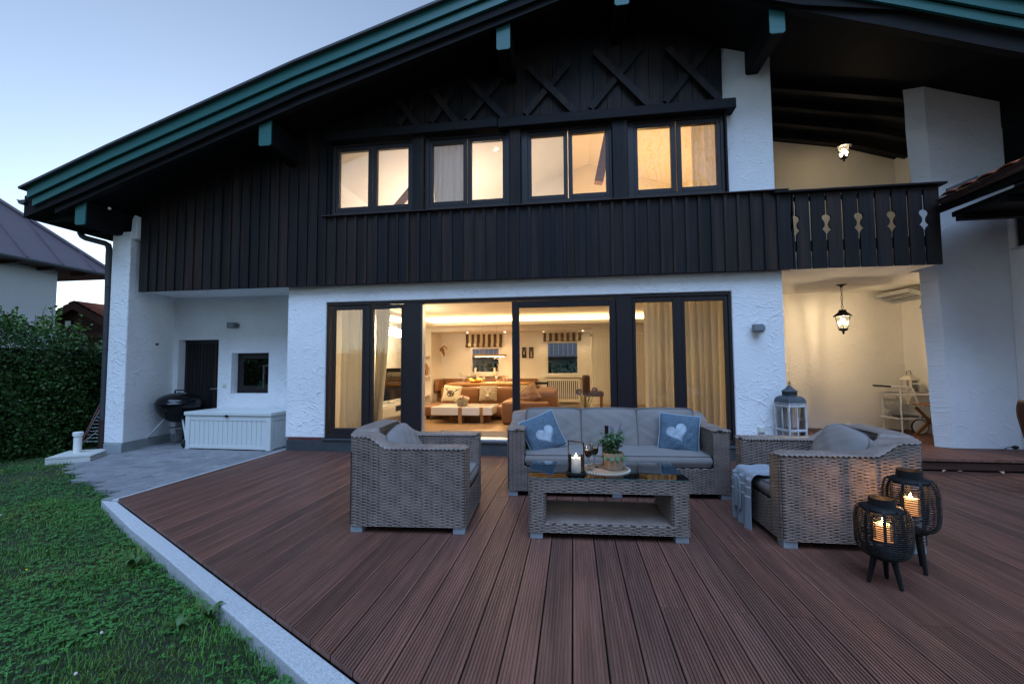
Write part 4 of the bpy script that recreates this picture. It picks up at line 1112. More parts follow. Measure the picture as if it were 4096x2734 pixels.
def pillow(w, h, t, name, parent, mats, loc, rot, seed=0, nx=26, pinch=0.07, wr=0.006, motif=None, pipe=None, corner=0.03, puffe=0.42):
    """loose pillow: pointed corners, pinched sides"""
    rg = random.Random(seed); ph = [rg.uniform(0, 6) for _ in range(6)]
    def base(i, j, sgn, off=0.0):
        u, v = 2 * i - 1, 2 * j - 1
        kc = 1 - corner * (abs(u * v)) ** 4
        x = w / 2 * u * (1 - pinch * (1 - v * v)) * kc; y = h / 2 * v * (1 - pinch * (1 - u * u)) * kc
        z = t / 2 * (max(0, (1 - u * u) * (1 - v * v))) ** puffe
        z += wr * (math.sin(5 * u + ph[0] + 3 * v) * math.cos(6 * v + ph[1]) + 0.5 * math.sin(13 * (u - v) + ph[2])) * (z / (t / 2))
        return (x, y, sgn * z + off)
    mb = MB(); mb.grid(lambda i, j: base(i, j, 1), nx, nx); mb.grid(lambda i, j: base(i, j, -1), nx, nx, True)
    o = mb.build(name, mats, parent, smooth=True, loc=loc); o.rotation_euler = rot
    if pipe:
        ring = [(k / nx, 0) for k in range(nx)] + [(1, k / nx) for k in range(nx)] + [(1 - k / nx, 1) for k in range(nx)] + [(0, 1 - k / nx) for k in range(nx)]
        MB().tube([base(i, j, 0) for i, j in ring], 0.005, 5, closed=True).build('edging', pipe, o, smooth=True)
    if motif: motif(o, base)
    return o

# ---------------------------------------------------------------- left armchair (the right one is its copy)
CW, CD, CT = 0.80, 0.90, 0.155
armchair = thing('wicker_armchair', 'wicker armchair at the left of the glass table, one taupe pillow against its back', 'armchair', (-0.800, 3.185, 0.0), R(94.0), 'wicker armchairs of the terrace set')
seat_shell(armchair, CW, CD, CT, 0.052, 0.285, 0.615, 0.705, 0.745)
feet(armchair, CW, CD, (0.01, CW - 0.10))
cushion_box(CW - 2 * CT - 0.01, CD - CT - 0.02, 0.085, 'seat_cushion', armchair, M['cushion'], (CW / 2, (CD - CT) / 2 - 0.0, 0.345), None, 0.28, 3)
arm2 = dup(armchair, (1.375, 4.02, 0), R(-89.0), 'wicker armchair behind the two black candle lanterns, striped blanket over its seat')
p1 = pillow(0.50, 0.42, 0.22, 'back_pillow', armchair, M['cushion'], (0.36, 0.575, 0.555), (R(58), R(-6), R(4)), 4, pipe=M['piping'], corner=0.16, puffe=0.33, pinch=0.02, wr=0.005)
p2 = pillow(0.52, 0.44, 0.24, 'back_pillow', arm2, M['cushion'], (0.44, 0.575, 0.575), (R(60), R(5), R(-6)), 9, pipe=M['piping'], corner=0.16, puffe=0.33, pinch=0.02, wr=0.005)
tag_ = None

# ---------------------------------------------------------------- sofa
SW, SD, ST = 2.09, 0.86, 0.165
sofa = thing('wicker_sofa', 'long three seat wicker sofa with taupe cushions in front of the lit glazing', 'sofa', (-0.642, 4.165, 0), R(3.4))
seat_shell(sofa, SW, SD, ST, 0.055, 0.285, 0.615, 0.70, 0.735)
feet(sofa, SW, SD, (0.01, SW / 2 - 0.05, SW - 0.10))
cw = (SW - 2 * ST) / 2
for k in range(2): cushion_box(cw - 0.012, SD - ST - 0.02, 0.09, 'seat_cushion', sofa, M['cushion'], (ST + cw * (k + .5), (SD - ST) / 2 + 0.0, 0.345), None, 0.22, 10 + k, wr=0.005)
cb = (SW - 2 * ST) / 3
for k in range(3):
    cushion_box(cb - 0.006, 0.42, 0.12, 'back_cushion', sofa, M['cushion'], (ST + cb * (k + .5), SD - ST - 0.135, 0.565), (R(76), 0, R((2, 0, -2)[k])), 0.30, 20 + k, wr=0.005)
heart = []
def heart_outline(s_, n=40):
    out = []
    for k in range(n):
        a = 2 * math.pi * k / n
        out.append((s_ * 16 * math.sin(a) ** 3 / 17, s_ * (13 * math.cos(a) - 5 * math.cos(2 * a) - 2 * math.cos(3 * a) - math.cos(4 * a)) / 17))
    return out
def add_heart(size, rot, cx=0.0, cy=0.0, w=0.42, h=0.42):
    def f(o, base):
        pts = heart_outline(size); c, s_ = math.cos(rot), math.sin(rot)
        pts = [(p[0] * c - p[1] * s_ + cx, p[0] * s_ + p[1] * c + cy) for p in pts]
        def on(x, y, off):
            u, v = x / (w / 2), y / (h / 2)
            for _ in range(3): 
                u2 = x / (w / 2) / (1 - 0.07 * (1 - v * v)); v = y / (h / 2) / (1 - 0.07 * (1 - u * u)); u = u2
            return base((u + 1) / 2, (v + 1) / 2, 1, off)
        V = [on(cx, cy, 0.0045)]; F = []; rings = 6; n = len(pts)
        for q in range(1, rings + 1):
            for p in pts: V.append(on(cx + (p[0] - cx) * q / rings, cy + (p[1] - cy) * q / rings, 0.0045 if q < rings else 0.0015))
        for k in range(n): F.append((0, 1 + k, 1 + (k + 1) % n))
        for q in range(1, rings):
            for k in range(n): a = 1 + (q - 1) * n; F.append((a + k, a + n + k, a + n + (k + 1) % n, a + (k + 1) % n))
        MB().add(V, F).build('heart_patch', M['felt_l'], o, smooth=True)
        st = MB()
        sp = [on(cx + (p[0] - cx) * .9, cy + (p[1] - cy) * .9, 0.006) for p in pts]; sp.append(sp[0])
        for k in range(len(sp) - 1):
            a, b_ = Vector(sp[k]), Vector(sp[k + 1]); st.tube([a, a.lerp(b_, 0.6)], 0.0012, 4)
        st.build('stitching', M['piping'], o)
    return f
def heart_pillow(label, loc, rot, seed, hrot, hx, hy):
    t = thing('heart_pillow', label, 'pillow', loc, 0, 'felt heart pillows on the sofa')
    pillow(0.40, 0.40, 0.14, 'pillow_body', t, M['felt'], (0, 0, 0), rot, seed, motif=add_heart(0.105, hrot, hx, hy, 0.40, 0.40), pipe=M['felt_l'])
heart_pillow('blue felt heart pillow leaning on the sofa arm nearest the wicker armchair with its back to the wall corner', (-0.32, 4.50, 0.545), (R(70), R(-19), R(24)), 31, R(10), 0.01, -0.02)
heart_pillow('blue felt heart pillow at the sofa end behind the potted plant', (1.05, 4.60, 0.555), (R(72), R(5), R(-10)), 33, R(26), -0.02, 0.0)
for o in bpy.data.objects:
    if o.name == 'heart_pillow': o['label'] = 'blue felt heart pillow crumpled in the sofa corner nearest the candle jar'
    if o.name == 'heart_pillow.001': o['label'] = 'blue felt heart pillow upright in the sofa corner towards the white garden lantern'

# ---------------------------------------------------------------- glass topped wicker table
table = thing('wicker_coffee_table', 'low wicker table with a glass top and an open shelf, set before the sofa', 'coffee table', (-0.335, 3.172, 0), R(2.4))
TW, TD = 1.135, 0.555
def zt_(z): return lambda x, y: z
out_ = round_path([(0.02, TD), (0, TD), (0, 0), (TW, 0), (TW, TD), (TW - .02, TD)], 0.02)
full = [(TW / 2, TD), (0, TD), (0, 0), (TW, 0), (TW, TD), (TW / 2, TD)]
parts = [weave(round_path(full, 0.03), 0.335, 0.425, True), weave(round_path(full, 0.03), 0.052, 0.112, True)]
for (x0, x1) in ((0, 0.125), (TW - 0.125, TW)):
    pp = [((x0 + x1) / 2, TD), (x0, TD), (x0, 0), (x1, 0), (x1, TD), ((x0 + x1) / 2, TD)]
    parts.append(weave(round_path(pp, 0.03), 0.112, 0.336, True))
V, F = merge(parts); npmesh('wicker_frame', V, F, M['wicker'], table)
def flat_weave(x0, x1, y0, y1, z, amp=0.003, up=1):
    nx = int((x1 - x0) / 0.0045); ny = int((y1 - y0) / 0.0045)
    X, Y = np.meshgrid(np.linspace(x0, x1, nx), np.linspace(y0, y1, ny))
    Z = z + up * amp * (np.sin(X / 0.018 * np.pi) * np.sign(np.sin(Y / 0.0135 * np.pi)) * 0.5 + np.abs(np.sin(Y / 0.0135 * np.pi)))
    a = (np.arange(ny - 1)[:, None] * nx + np.arange(nx - 1)[None, :]).ravel()
    return np.stack([X.ravel(), Y.ravel(), Z.ravel()], 1), np.stack([a, a + 1, a + nx + 1, a + nx], 1)
V, F = flat_weave(0.02, TW - .02, 0.01, TD - .01, 0.112); npmesh('shelf', V, F, M['wicker'], table)
V, F = flat_weave(0.005, TW - .005, 0.005, TD - .005, 0.424); npmesh('woven_top', V, F, M['wicker'], table)
MB().box(0.008, TW - .008, 0.008, TD - .008, 0.338, 0.418).box(0.008, TW - .008, .008, TD - .008, 0.056, 0.108).box(0.008, 0.117, 0.008, TD - .008, 0.108, 0.338).box(TW - 0.117, TW - .008, 0.008, TD - .008, 0.108, 0.338).build('gap_shade_core', M['core'], table)  # same dark filler, giving the table's weave gaps their shade
for x in (0.012, TW - 0.102):
    for y in (0.012, TD - 0.102): MB().box(x, x + 0.09, y, y + 0.09, 0, 0.052).build('foot', M['pad'], table, bevel=0.002)
tgl = mat('table_glass', (0.10, 0.14, 0.14), 0.02, trans=0.0, spec=0.6, coat=0.6)
m_ = glass_mat('tabletop_glass', (0.94, 0.97, 0.96), 1.25)
MB().box(-0.006, TW + 0.004, -0.006, TD + 0.004, 0.4335, 0.4395).build('glass_top', m_, table, bevel=0.0015)
MB().box(-0.0075, TW + 0.0055, -0.0075, -0.0062, 0.434, 0.439).build('glass_edge', mat('glass_edge_green', (0.02, 0.10, 0.09), 0.2), table)
TZ = 0.440
# woven placemat
def trot(x, y): return (x, y)
mt = thing('placemat', 'round jute placemat with white stitched rim under the wine glasses', 'placemat', (0.235, 3.475, TZ))
b = MB(); prof = []
for k in range(16): r = 0.012 * k; prof += [(r + 0.0001, 0.002), (r + 0.006, 0.0062)]
b.lathe(prof + [(0.188, 0.002), (0.188, 0.0)], seg=48); b.build('woven_disc', M['jute'], mt, smooth=True)
b = MB()
for k in range(54):
    a = 2 * math.pi * k / 54; c = Vector((math.cos(a) * 0.186, math.sin(a) * 0.186, 0.005)); tdir = Vector((-math.sin(a), math.cos(a), 0)); rd = Vector((math.cos(a), math.sin(a), 0))
    b.tube([c - rd * .008 + Vector((0, 0, .003)), c + rd * .006 + tdir * .006, c + rd * .006 + tdir * .012 - Vector((0, 0, .004))], 0.0016, 5)
b.build('stitched_rim', M['white'], mt, smooth=True)
# candle holder with glass cylinder
def candle(label, loc, r, h, flame=0.022, e=2.0, glow=0.6, group=None):
    t = thing('candle', label, 'candle', loc, group=group)
    MB().lathe([(0.001, 0), (r, 0), (r, h - .006), (r - .003, h - .001), (r * .75, h - 0.005), (0.001, h - 0.010)], seg=28).build('wax', waxm if glow else M['wax'], t, smooth=True)
    MB().tube([(0, 0, h - .01), (0.001, 0, h + .006)], 0.0012, 5).build('wick', M['black'], t)
    MB().lathe([(0.0005, 0), (0.0042, 0.005), (0.0052, 0.010), (0.0035, 0.018), (0.0004, 0.030)], (0, 0, h + .003), 10).build('flame', flm, t, smooth=True)
    light('candle_light', 'POINT', (0, 0, h + 0.03), e, (1.0, 0.52, 0.20), 0.012, t)
    return t
flm = emit_mat('candle_flame', (1.0, 0.62, 0.25), 60)
waxm = mat('glowing_wax', (0.85, 0.68, 0.45), 0.5, sss=0.8, emit=(1.0, 0.40, 0.12), estr=0.45)  # emission stands in for flame light passing through the wax
hold = thing('candle_holder', 'glass cylinder candle holder with black metal base and bail on the glass table', 'candle holder', (0.012, 3.325, TZ), R(-35))
b = MB(); b.lathe([(0.001, 0), (0.072, 0), (0.074, 0.004), (0.074, 0.016), (0.068, 0.018), (0.067, 0.006), (0.001, 0.005)], seg=32); b.build('base', M['black'], hold, smooth=True)
b = MB()
for sx in (-1, 1): b.beam((sx * 0.069, 0, 0.01), (sx * 0.069, 0, 0.235), 0.007, 0.007, (0, 1, 0))
b.beam((-0.0725, 0, 0.235), (0.0725, 0, 0.235), 0.007, 0.007); b.build('bail', M['black'], hold, bevel=0.001)
b = MB(); b.lathe([(0.058, 0.008), (0.058, 0.135), (0.0555, 0.135), (0.0555, 0.008)], seg=36, caps=False); b.build('glass_cylinder', M['clear'], hold, smooth=True)
candle('thick white candle burning inside the glass cylinder on the table', (0.012, 3.325, TZ + .006), 0.034, 0.112, e=0.5, glow=0)
# wine glasses
def wineglass(label, loc):
    t = thing('wine_glass', label, 'wine glass', loc, group='wine glasses on the placemat')
    MB().lathe([(0.033, 0.0), (0.032, 0.002), (0.010, 0.006), (0.0045, 0.014), (0.005, 0.04), (0.008, 0.05), (0.0045, 0.06), (0.006, 0.085), (0.012, 0.092), (0.024, 0.105), (0.031, 0.125), (0.033, 0.15), (0.037, 0.195)], seg=28, caps=False).build('glass_bowl', M['clear'], t, smooth=True)
    MB().lathe([(0.034, 0.001), (0.006, 0.006), (0.005, 0.04), (0.009, 0.05), (0.005, 0.06), (0.006, 0.09)], seg=16).build('stem', mat_st, t, smooth=True)
    MB().lathe([(0.001, 0.096), (0.012, 0.097), (0.024, 0.109), (0.0295, 0.126), (0.031, 0.148), (0.001, 0.1485)], seg=28).build('wine', M['wine'], t, smooth=True)
mat_st = mat('crystal_stem', (0.75, 0.8, 0.85), 0.03, trans=1.0, ior=1.3)
wineglass('glass of red wine nearest the candle holder on the jute placemat', (0.108, 3.435, TZ + .005))
wineglass('glass of red wine nearest the wine bottle on the jute placemat', (0.158, 3.525, TZ + .005))
bt = thing('wine_bottle', 'dark wine bottle half hidden behind the potted sage', 'bottle', (0.262, 3.615, TZ + .004))
MB().lathe([(0.001, 0.0), (0.036, 0.001), (0.0375, 0.006), (0.0375, 0.185), (0.034, 0.205), (0.017, 0.232), (0.0145, 0.25), (0.0145, 0.30), (0.016, 0.303), (0.016, 0.312), (0.001, 0.313)], seg=28).build('bottle_body', M['bottle'], bt, smooth=True)
MB().lathe([(0.0382, 0.06), (0.0384, 0.062), (0.0384, 0.15), (0.0382, 0.152)], seg=28, caps=False).build('bottle_label', mat('label_dark', (0.05, 0.045, 0.04), 0.7), bt, smooth=True)
MB().lathe([(0.0150, 0.245), (0.0152, 0.30), (0.0165, 0.303), (0.0165, 0.314), (0.001, 0.3145)], seg=20).build('foil_cap', M['black'], bt, smooth=True)
# potted sage
pt = thing('potted_plant', 'flowering sage in a braided jute pot on the placemat', 'potted plant', (0.300, 3.475, TZ + .005))
prof = [(0.001, 0), (0.066, 0.001)]
for k in range(13): r = 0.069 + 0.011 * k / 13; prof += [(r, 0.004 + k * 0.0095), (r + 0.0022, 0.009 + k * 0.0095)]
prof += [(0.079, 0.128), (0.073, 0.124), (0.070, 0.105), (0.001, 0.104)]
MB().lathe(prof, seg=36).build('jute_pot', M['jute'], pt, smooth=True)
lv = MB(); stm = MB(); fl_ = MB(); r_ = random.Random(3)
for k in range(26):
    a = r_.uniform(0, 6.28); sp = r_.uniform(0.01, 0.115); ht = r_.uniform(0.09, 0.2) * (1.1 - sp * 2.2)
    p0 = Vector((math.cos(a) * 0.03, math.sin(a) * 0.03, 0.1)); p1 = Vector((math.cos(a) * sp, math.sin(a) * sp, 0.11 + ht))
    mid = p0.lerp(p1, .5) + Vector((0, 0, 0.02)); stm.tube([p0, mid, p1], 0.0014, 5)
    for j in range(7):
        t = 0.35 + 0.65 * j / 6; q = p0.lerp(p1, t) + Vector((0, 0, 0.02 * math.sin(math.pi * t)))
        for sgn in (0, 3.14): leaf(lv, q, a + j * 1.57 + sgn + r_.uniform(-.3, .3), r_.uniform(0.028, 0.052), r_.uniform(0.008, 0.013), r_.uniform(-0.5, 0.6), 0.6, 4, 0.25)
for k in range(12): leaf(lv, (math.cos(k * .55) * 0.06, math.sin(k * .55) * 0.06, 0.135), k * .55 + r_.uniform(-.4, .4), 0.062, 0.016, -0.9, 0.3, 5, 0.2)
for k in range(4):
    a = r_.uniform(0, 6.28); sp = r_.uniform(0.01, 0.07); p0 = Vector((math.cos(a) * .02, math.sin(a) * .02, 0.22)); p1 = Vector((math.cos(a) * sp, math.sin(a) * sp, r_.uniform(0.31, 0.365)))
    stm.tube([p0, p1], 0.0012, 5)
    for j in range(9):
        q = p0.lerp(p1, 0.5 + 0.5 * j / 8)
        for g_i in range(3): aa = j * 1.1 + g_i * 2.09; fl_.ball((q.x + math.cos(aa) * .005, q.y + math.sin(aa) * .005, q.z), 0.0032, 5, 4)
lv.build('foliage', M['sage'], pt, smooth=True); stm.build('stems', M['grass'], pt).__setitem__('kind', 'stuff'); fl_.build('flower_spikes', M['lilac'], pt)

# ---------------------------------------------------------------- blanket over the right armchair's front
bl = thing('blanket', 'grey fouta blanket with white stripes and knotted fringe hanging over the seat front', 'blanket', (1.375, 4.02, 0), R(-89.0))
bx0, bx1 = 0.17, 0.50
def fall(i, j):
    x = lerp(bx0, bx1, i); s_ = j * 0.92
    x += 0.02 * math.sin(j * 5) + (0.5 - i) * 0.06 * max(0, j - .5)
    fold = 0.012 * math.sin(i * 15 + j * 2) * (0.4 + j)
    if s_ < 0.42: y, z = 0.40 - s_, 0.425 + 0.006 * math.sin(s_ * 30) + fold * .4
    elif s_ < 0.50: a = (s_ - 0.42) / 0.08 * math.pi / 2; y, z = -0.02 - 0.045 * math.sin(a), 0.38 + 0.045 * math.cos(a) + fold * .3
    else: y, z = -0.065 - fold, 0.38 - (s_ - 0.50)
    return (x, y - (0.012 if s_ > .5 else 0), z)
m2 = mat('blanket_stripes', (0.68, 0.69, 0.70), 0.95)
MB().grid(fall, 30, 60).build('cloth', M['bluegrey'], bl, smooth=True, solid=0.004)
st = MB()
for j0 in (0.60, 0.68):
    st.grid(lambda i, j: tuple(Vector(fall(i, j0 + j * 0.014)) + Vector((0, -0.004, 0))), 30, 2)
st.build('stripe', m2, bl, smooth=True)
fr_ = MB(); r_ = random.Random(5)
for k in range(17):
    i = (k + .5) / 17; e = Vector(fall(i, 1.0)); dxx = r_.uniform(-.012, .012); L_ = r_.uniform(0.07, 0.10)
    pts = [e + Vector((dxx * t + 0.003 * math.sin(t * 30), -0.004 + 0.003 * math.cos(t * 30), 0.01 - L_ * t)) for t in np.linspace(0, 1, 12)]
    fr_.tube(pts, [0.0032 + 0.0012 * abs(math.sin(t * 16)) for t in range(12)], 5); fr_.ball(pts[-2], 0.0062, 6, 5); 
    for q in range(3): fr_.tube([pts[-2], pts[-1] + Vector((r_.uniform(-.006, .006), r_.uniform(-.006, .006), -0.015))], 0.0012, 4)
fr_.build('fringe', M['fringe'], bl)
m_b = fall(0.15, 0.75)
def fall2(i, j): return (lerp(0.20, 0.33, i) + 0.02 * math.sin(j * 3), -0.085 - 0.01 * math.sin(i * 9), 0.36 - 0.26 * j)
MB().grid(fall2, 10, 16).build('cloth_fold', M['bluegrey'], bl, smooth=True, solid=0.004)

# ---------------------------------------------------------------- black rattan lanterns
def rattan_lantern(label, loc, H, leg, rot, body_h, rmax):
    t = thing('rattan_lantern', label, 'lantern', loc, rot, 'black rattan floor lanterns')
    z0 = leg; z1 = z0 + body_h
    def rad(q):
        e = max(0.0, 1 - abs(2 * q - 1.04) ** 3.8) ** 0.5 if q < 0.98 else 0
        return rmax * max(0.56, 0.50 + 0.50 * e)
    nr = 23
    for k in range(nr):
        q = 0.06 + 0.86 * k / (nr - 1); r = rad(q) + 0.003; z = z0 + q * body_h
        b = MB(); b.tube([(r * math.cos(a), r * math.sin(a), z + 0.0015 * math.sin(3 * a + k)) for a in np.linspace(0, 2 * math.pi, 33)[:-1]], 0.0032, 5, closed=True)
        b.build('rattan_hoop', M['black'], t, smooth=True)
    for k in range(9):
        a = 2 * math.pi * k / 9; b = MB(); pts = [((rad(q) - 0.004) * math.cos(a), (rad(q) - 0.004) * math.sin(a), z0 + q * body_h) for q in np.linspace(0.0, 0.97, 14)]
        b2 = MB(); td = Vector((-math.sin(a), math.cos(a), 0)); vs = []
        for i, p in enumerate(pts):
            n_ = Vector((math.cos(a), math.sin(a), 0)); P_ = Vector(p)
            for (u, w) in ((-1, -1), (1, -1), (1, 1), (-1, 1)): vs.append(P_ + td * 0.007 * u + n_ * 0.003 * w)
        fs = [(4 * i + c, 4 * i + (c + 1) % 4, 4 * i + 4 + (c + 1) % 4, 4 * i + 4 + c) for i in range(13) for c in range(4)]
        b2.add(vs, fs); b2.build('upright', M['black'], t)
    rt_ = rmax * 0.50
    b = MB(); b.lathe([(rt_ + .035, z1 - .028), (rt_ + .038, z1 - .018), (rt_ + .025, z1 - .006), (rt_, z1), (rt_ - .004, z1 + (H - z1)), (rt_ - .010, H), (rt_ - .008, z1 - .006), (rt_ + .01, z1 - .022)], seg=36, caps=False); b.build('collar', M['black'], t, smooth=True)
    MB().lathe([(0.001, z0 - .004), (rmax * .55, z0 - .004), (rmax * .56, z0 + .012), (0.001, z0 + .012)], seg=32).build('base_disc', M['black'], t, smooth=True)
    MB().lathe([(0.001, z0 + body_h * .30), (rmax * .5, z0 + body_h * .30), (rmax * .5, z0 + body_h * .32), (0.001, z0 + body_h * .32)], seg=28).build('candle_shelf', M['black'], t)
    for k in range(3):
        a = 2 * math.pi * k / 3 + 0.2; MB().tube([(math.cos(a) * rmax * .38, math.sin(a) * rmax * .38, z0), (math.cos(a) * rmax * .64, math.sin(a) * rmax * .64, 0)], 0.0165, 12, taper=0.62).build('leg', M['black'], t, smooth=True)
    MB().lathe([(0.001, z0 + body_h * .325), (0.052, z0 + body_h * .325), (0.053, z0 + body_h * .33 + .115), (0.0505, z0 + body_h * .33 + .115), (0.0495, z0 + body_h * .34), (0.001, z0 + body_h * .335)], seg=32).build('glass_cup', M['clear'], t, smooth=True)
    return z0 + body_h * .335
zc_ = rattan_lantern('shorter black rattan lantern standing in front at the corner of the deck', (1.745, 2.80, 0), 0.478, 0.150, R(-78), 0.290, 0.129)
c1 = candle('stout candle glowing in the shorter front rattan lantern', (1.745, 2.80, zc_), 0.044, 0.085, e=1.6)
zc2 = rattan_lantern('taller black rattan lantern standing behind the shorter one', (2.045, 3.02, 0), 0.592, 0.225, R(-100), 0.325, 0.133)
candle('stout candle glowing in the taller rear rattan lantern', (2.045, 3.02, zc2), 0.044, 0.09, e=1.8)
# ================================================================ recess: grill, storage box, lamp
gr = thing('kettle_grill', 'black kettle charcoal grill on wheels in the recess beside the utility door', 'grill', (-6.66, 6.55, -0.06), R(10), scale=(1.2, 1.2, 1.0))
mat_leg = mat('leg_metal', (0.45, 0.47, 0.5), 0.4)
b = MB(); pr = [(0.001, 0.38)] + [(0.285 * math.sin(a), 0.69 - 0.31 * math.cos(a)) for a in np.linspace(0.12, math.pi / 2, 14)] + [(0.293, 0.695), (0.293, 0.702)]
b.lathe(pr, seg=40); b.build('bowl', M['enamel'], gr, smooth=True)
b = MB(); pr = [(0.292, 0.704), (0.294, 0.71), (0.286, 0.722)] + [(0.283 * math.cos(a), 0.72 + 0.165 * math.sin(a)) for a in np.linspace(0.06, 1.5, 12)] + [(0.001, 0.887)]
b.lathe(pr, seg=40); b.build('lid', M['enamel'], gr, smooth=True)
b = MB(); b.tube([(-0.075, 0, 0.875), (-0.07, 0, 0.925), (0.07, 0, 0.925), (0.075, 0, 0.875)], 0.011, 8); b.build('lid_handle', M['black'], gr, smooth=True)
b = MB(); b.lathe([(0.001, 0.893), (0.035, 0.893), (0.035, 0.899), (0.001, 0.9)], (0.11, -0.09, -0.02), 16); b.build('vent', M['metal'], gr)
for k, (a, wl) in enumerate(((200, True), (318, True), (85, False))):
    a = R(a); p0 = (0.16 * math.cos(a), 0.16 * math.sin(a), 0.46); p1 = (0.40 * math.cos(a), 0.40 * math.sin(a), 0.09 if wl else 0.0)
    l = MB().tube([p0, p1], 0.0125, 10).build('leg', mat_leg, gr, smooth=True)
    if wl:
        b = MB(); b.lathe([(0.02, -0.02), (0.078, -0.02), (0.085, -0.01), (0.085, 0.01), (0.078, 0.02), (0.02, 0.02)], (p1[0], p1[1], 0.085), 24, axis='X'); b.build('wheel', M['rubber'], gr, smooth=True)
MB().lathe([(0.001, 0.27), (0.12, 0.285), (0.13, 0.30)], seg=24, caps=False).build('ash_pan', M['alu'], gr, smooth=True)
bx = thing('storage_box', 'pale plank patterned garden storage box on the paving in front of the utility window', 'storage box', (-6.235, 6.235, -0.06), R(-1.2))
BW, BD, BH = 1.545, 0.60, 0.575
MB().box(0.05, BW - 0.05, 0.03, BD - 0.03, 0.02, BH - 0.04).build('liner', M['boxplastic'], bx)
for x0, x1 in ((0, 0.085), (BW - 0.085, BW)):
    for y0, y1 in ((0, 0.07), (BD - 0.07, BD)): MB().box(x0, x1, y0, y1, 0, BH - 0.035).build('corner_post', M['boxplastic'], bx, bevel=0.006)
MB().box(0.086, BW - 0.086, 0.006, 0.03, 0.015, 0.07).build('bottom_rail', M['boxplastic'], bx, bevel=0.004)
MB().box(0.086, BW - 0.086, 0.006, 0.03, BH - 0.115, BH - 0.036).build('top_rail', M['boxplastic'], bx, bevel=0.004)
n = 16; w_ = (BW - 0.172) / n
pm_ = None
for k in range(n):
    if pm_ is None: o = MB().box(0.0025, w_ - 0.0025, 0, 0.016, 0, BH - 0.185 - 0.001).build('panel_board', M['boxplastic'], bx, bevel=0.0035); pm_ = o.data; o.location = (0.086, 0.013, 0.07)
    else:
        o = inst('panel_board', pm_, bx, (0.086 + k * w_, 0.013, 0.07)); md = o.modifiers.new('b', 'BEVEL'); md.width = 0.0035
for k in range(6): 
    w2 = (BD - 0.14) / 6; MB().box(BW - 0.03, BW - 0.012, 0.07 + k * w2 + 0.0025, 0.07 + (k + 1) * w2 - 0.0025, 0.07, BH - 0.116).build('panel_board', M['boxplastic'], bx, bevel=0.0035)
MB().box(BW - 0.03, BW - 0.006, 0.071, BD - 0.071, 0.015, 0.069).box(BW - 0.03, BW - 0.006, 0.071, BD - 0.071, BH - 0.115, BH - 0.036).build('side_rail', M['boxplastic'], bx, bevel=0.003)
MB().prism([(-0.015, BH - 0.034), (-0.012, BH + 0.022), (BW + 0.012, BH + 0.022), (BW + 0.015, BH - 0.034)], 'Y', -0.015, BD + 0.012).build('lid', M['boxplastic'], bx, bevel=0.008, bseg=2)
MB().box(BW * .5 - .025, BW * .5 + .022, -0.024, -0.001, BH - 0.055, BH - 0.02).build('lock', M['black'], bx, bevel=0.003)
def wall_lamp(label, loc, rot=0):
    t = thing('wall_lamp', label, 'wall lamp', loc, rot, 'grey box wall lamps')
    MB().lathe([(0.001, 0), (0.048, 0), (0.048, -0.018), (0.001, -0.018)], (0.05, 0, 0), 20, axis='Y').build('wall_rose', M['lampgrey'], t)
    MB().box(-0.075, 0.045, -0.105, -0.019, -0.045, 0.05).build('lamp_body', M['lampgrey'], t, bevel=0.012, bseg=3)
wall_lamp('small unlit grey box lamp high on the recess wall above door and window', (-5.92, 6.85, 1.985))
wall_lamp('small unlit grey box lamp on the white wall right of the wide glazing', (2.40, 6.05, 1.72))
# things behind the utility window
ul = thing('garden_lantern', 'tall white wooden lantern seen behind the utility window', 'lantern', (-5.44, 7.32, 0.86), absolute=False)
b = MB()
for x in (-0.16, 0.0, 0.16):
    for y in (-0.12, 0.12): b.box(x - 0.016, x + 0.016, y - 0.016, y + 0.016, 0, 0.40)
b.box(-0.18, 0.18, -0.14, 0.14, 0.40, 0.43); b.box(-0.18, 0.18, -0.14, 0.14, -0.03, 0)
b.build('lantern_frame', M['worn'], ul); MB().prism([(-0.16, 0.43), (0.16, 0.43), (0.05, 0.52), (-0.05, 0.52)], 'Y', -0.11, 0.11).build('roof', M['zinc'], ul)
MB().box(-6.2, -5.0, 7.25, 7.7, 0.78, 0.83).build('shelf_board', M['frame'], house) if False else hp('utility_shelf', MB().box(-6.3, -4.9, 7.16, 7.7, 0.775, 0.825), M['frame'])
wc = thing('watering_can', 'small green and yellow toy watering can behind the utility window', 'watering can', (-5.74, 7.30, 0.825))
MB().lathe([(0.001, 0), (0.06, 0), (0.065, 0.1), (0.04, 0.13), (0.035, 0.17)], seg=16).build('can', mat('toy_green', (0.03, 0.20, 0.12), 0.5), wc, smooth=True)
MB().tube([(0.05, 0, 0.03), (0.12, 0, 0.08), (0.16, 0, 0.10)], 0.02, 8).ball((0.16, -.02, 0.09), 0.035, 8, 6).build('spout', mat('toy_yellow', (0.7, 0.42, 0.03), 0.5), wc, smooth=True)
# parasol base
pb = thing('parasol_base', 'empty white parasol stand on a square concrete slab at the edge of the paving', 'parasol base', (-7.10, 5.36, -0.085), R(31))
MB().box(-0.24, 0.24, -0.24, 0.24, 0.0, 0.075).build('slab', M['concrete'], pb, bevel=0.008, bseg=2)
MB().prism([(-0.245, 0.0755), (-0.245, 0.10), (-0.19, 0.122), (0.19, 0.122), (0.245, 0.10), (0.245, 0.0755)], 'Y', -0.24, 0.24).build('cover', M['concrete'], pb, bevel=0.01, bseg=2)
MB().lathe([(0.001, 0.12), (0.046, 0.12), (0.046, 0.36), (0.058, 0.362), (0.060, 0.41), (0.05, 0.415), (0.001, 0.415)], seg=24).build('sleeve', M['white'], pb, smooth=True)
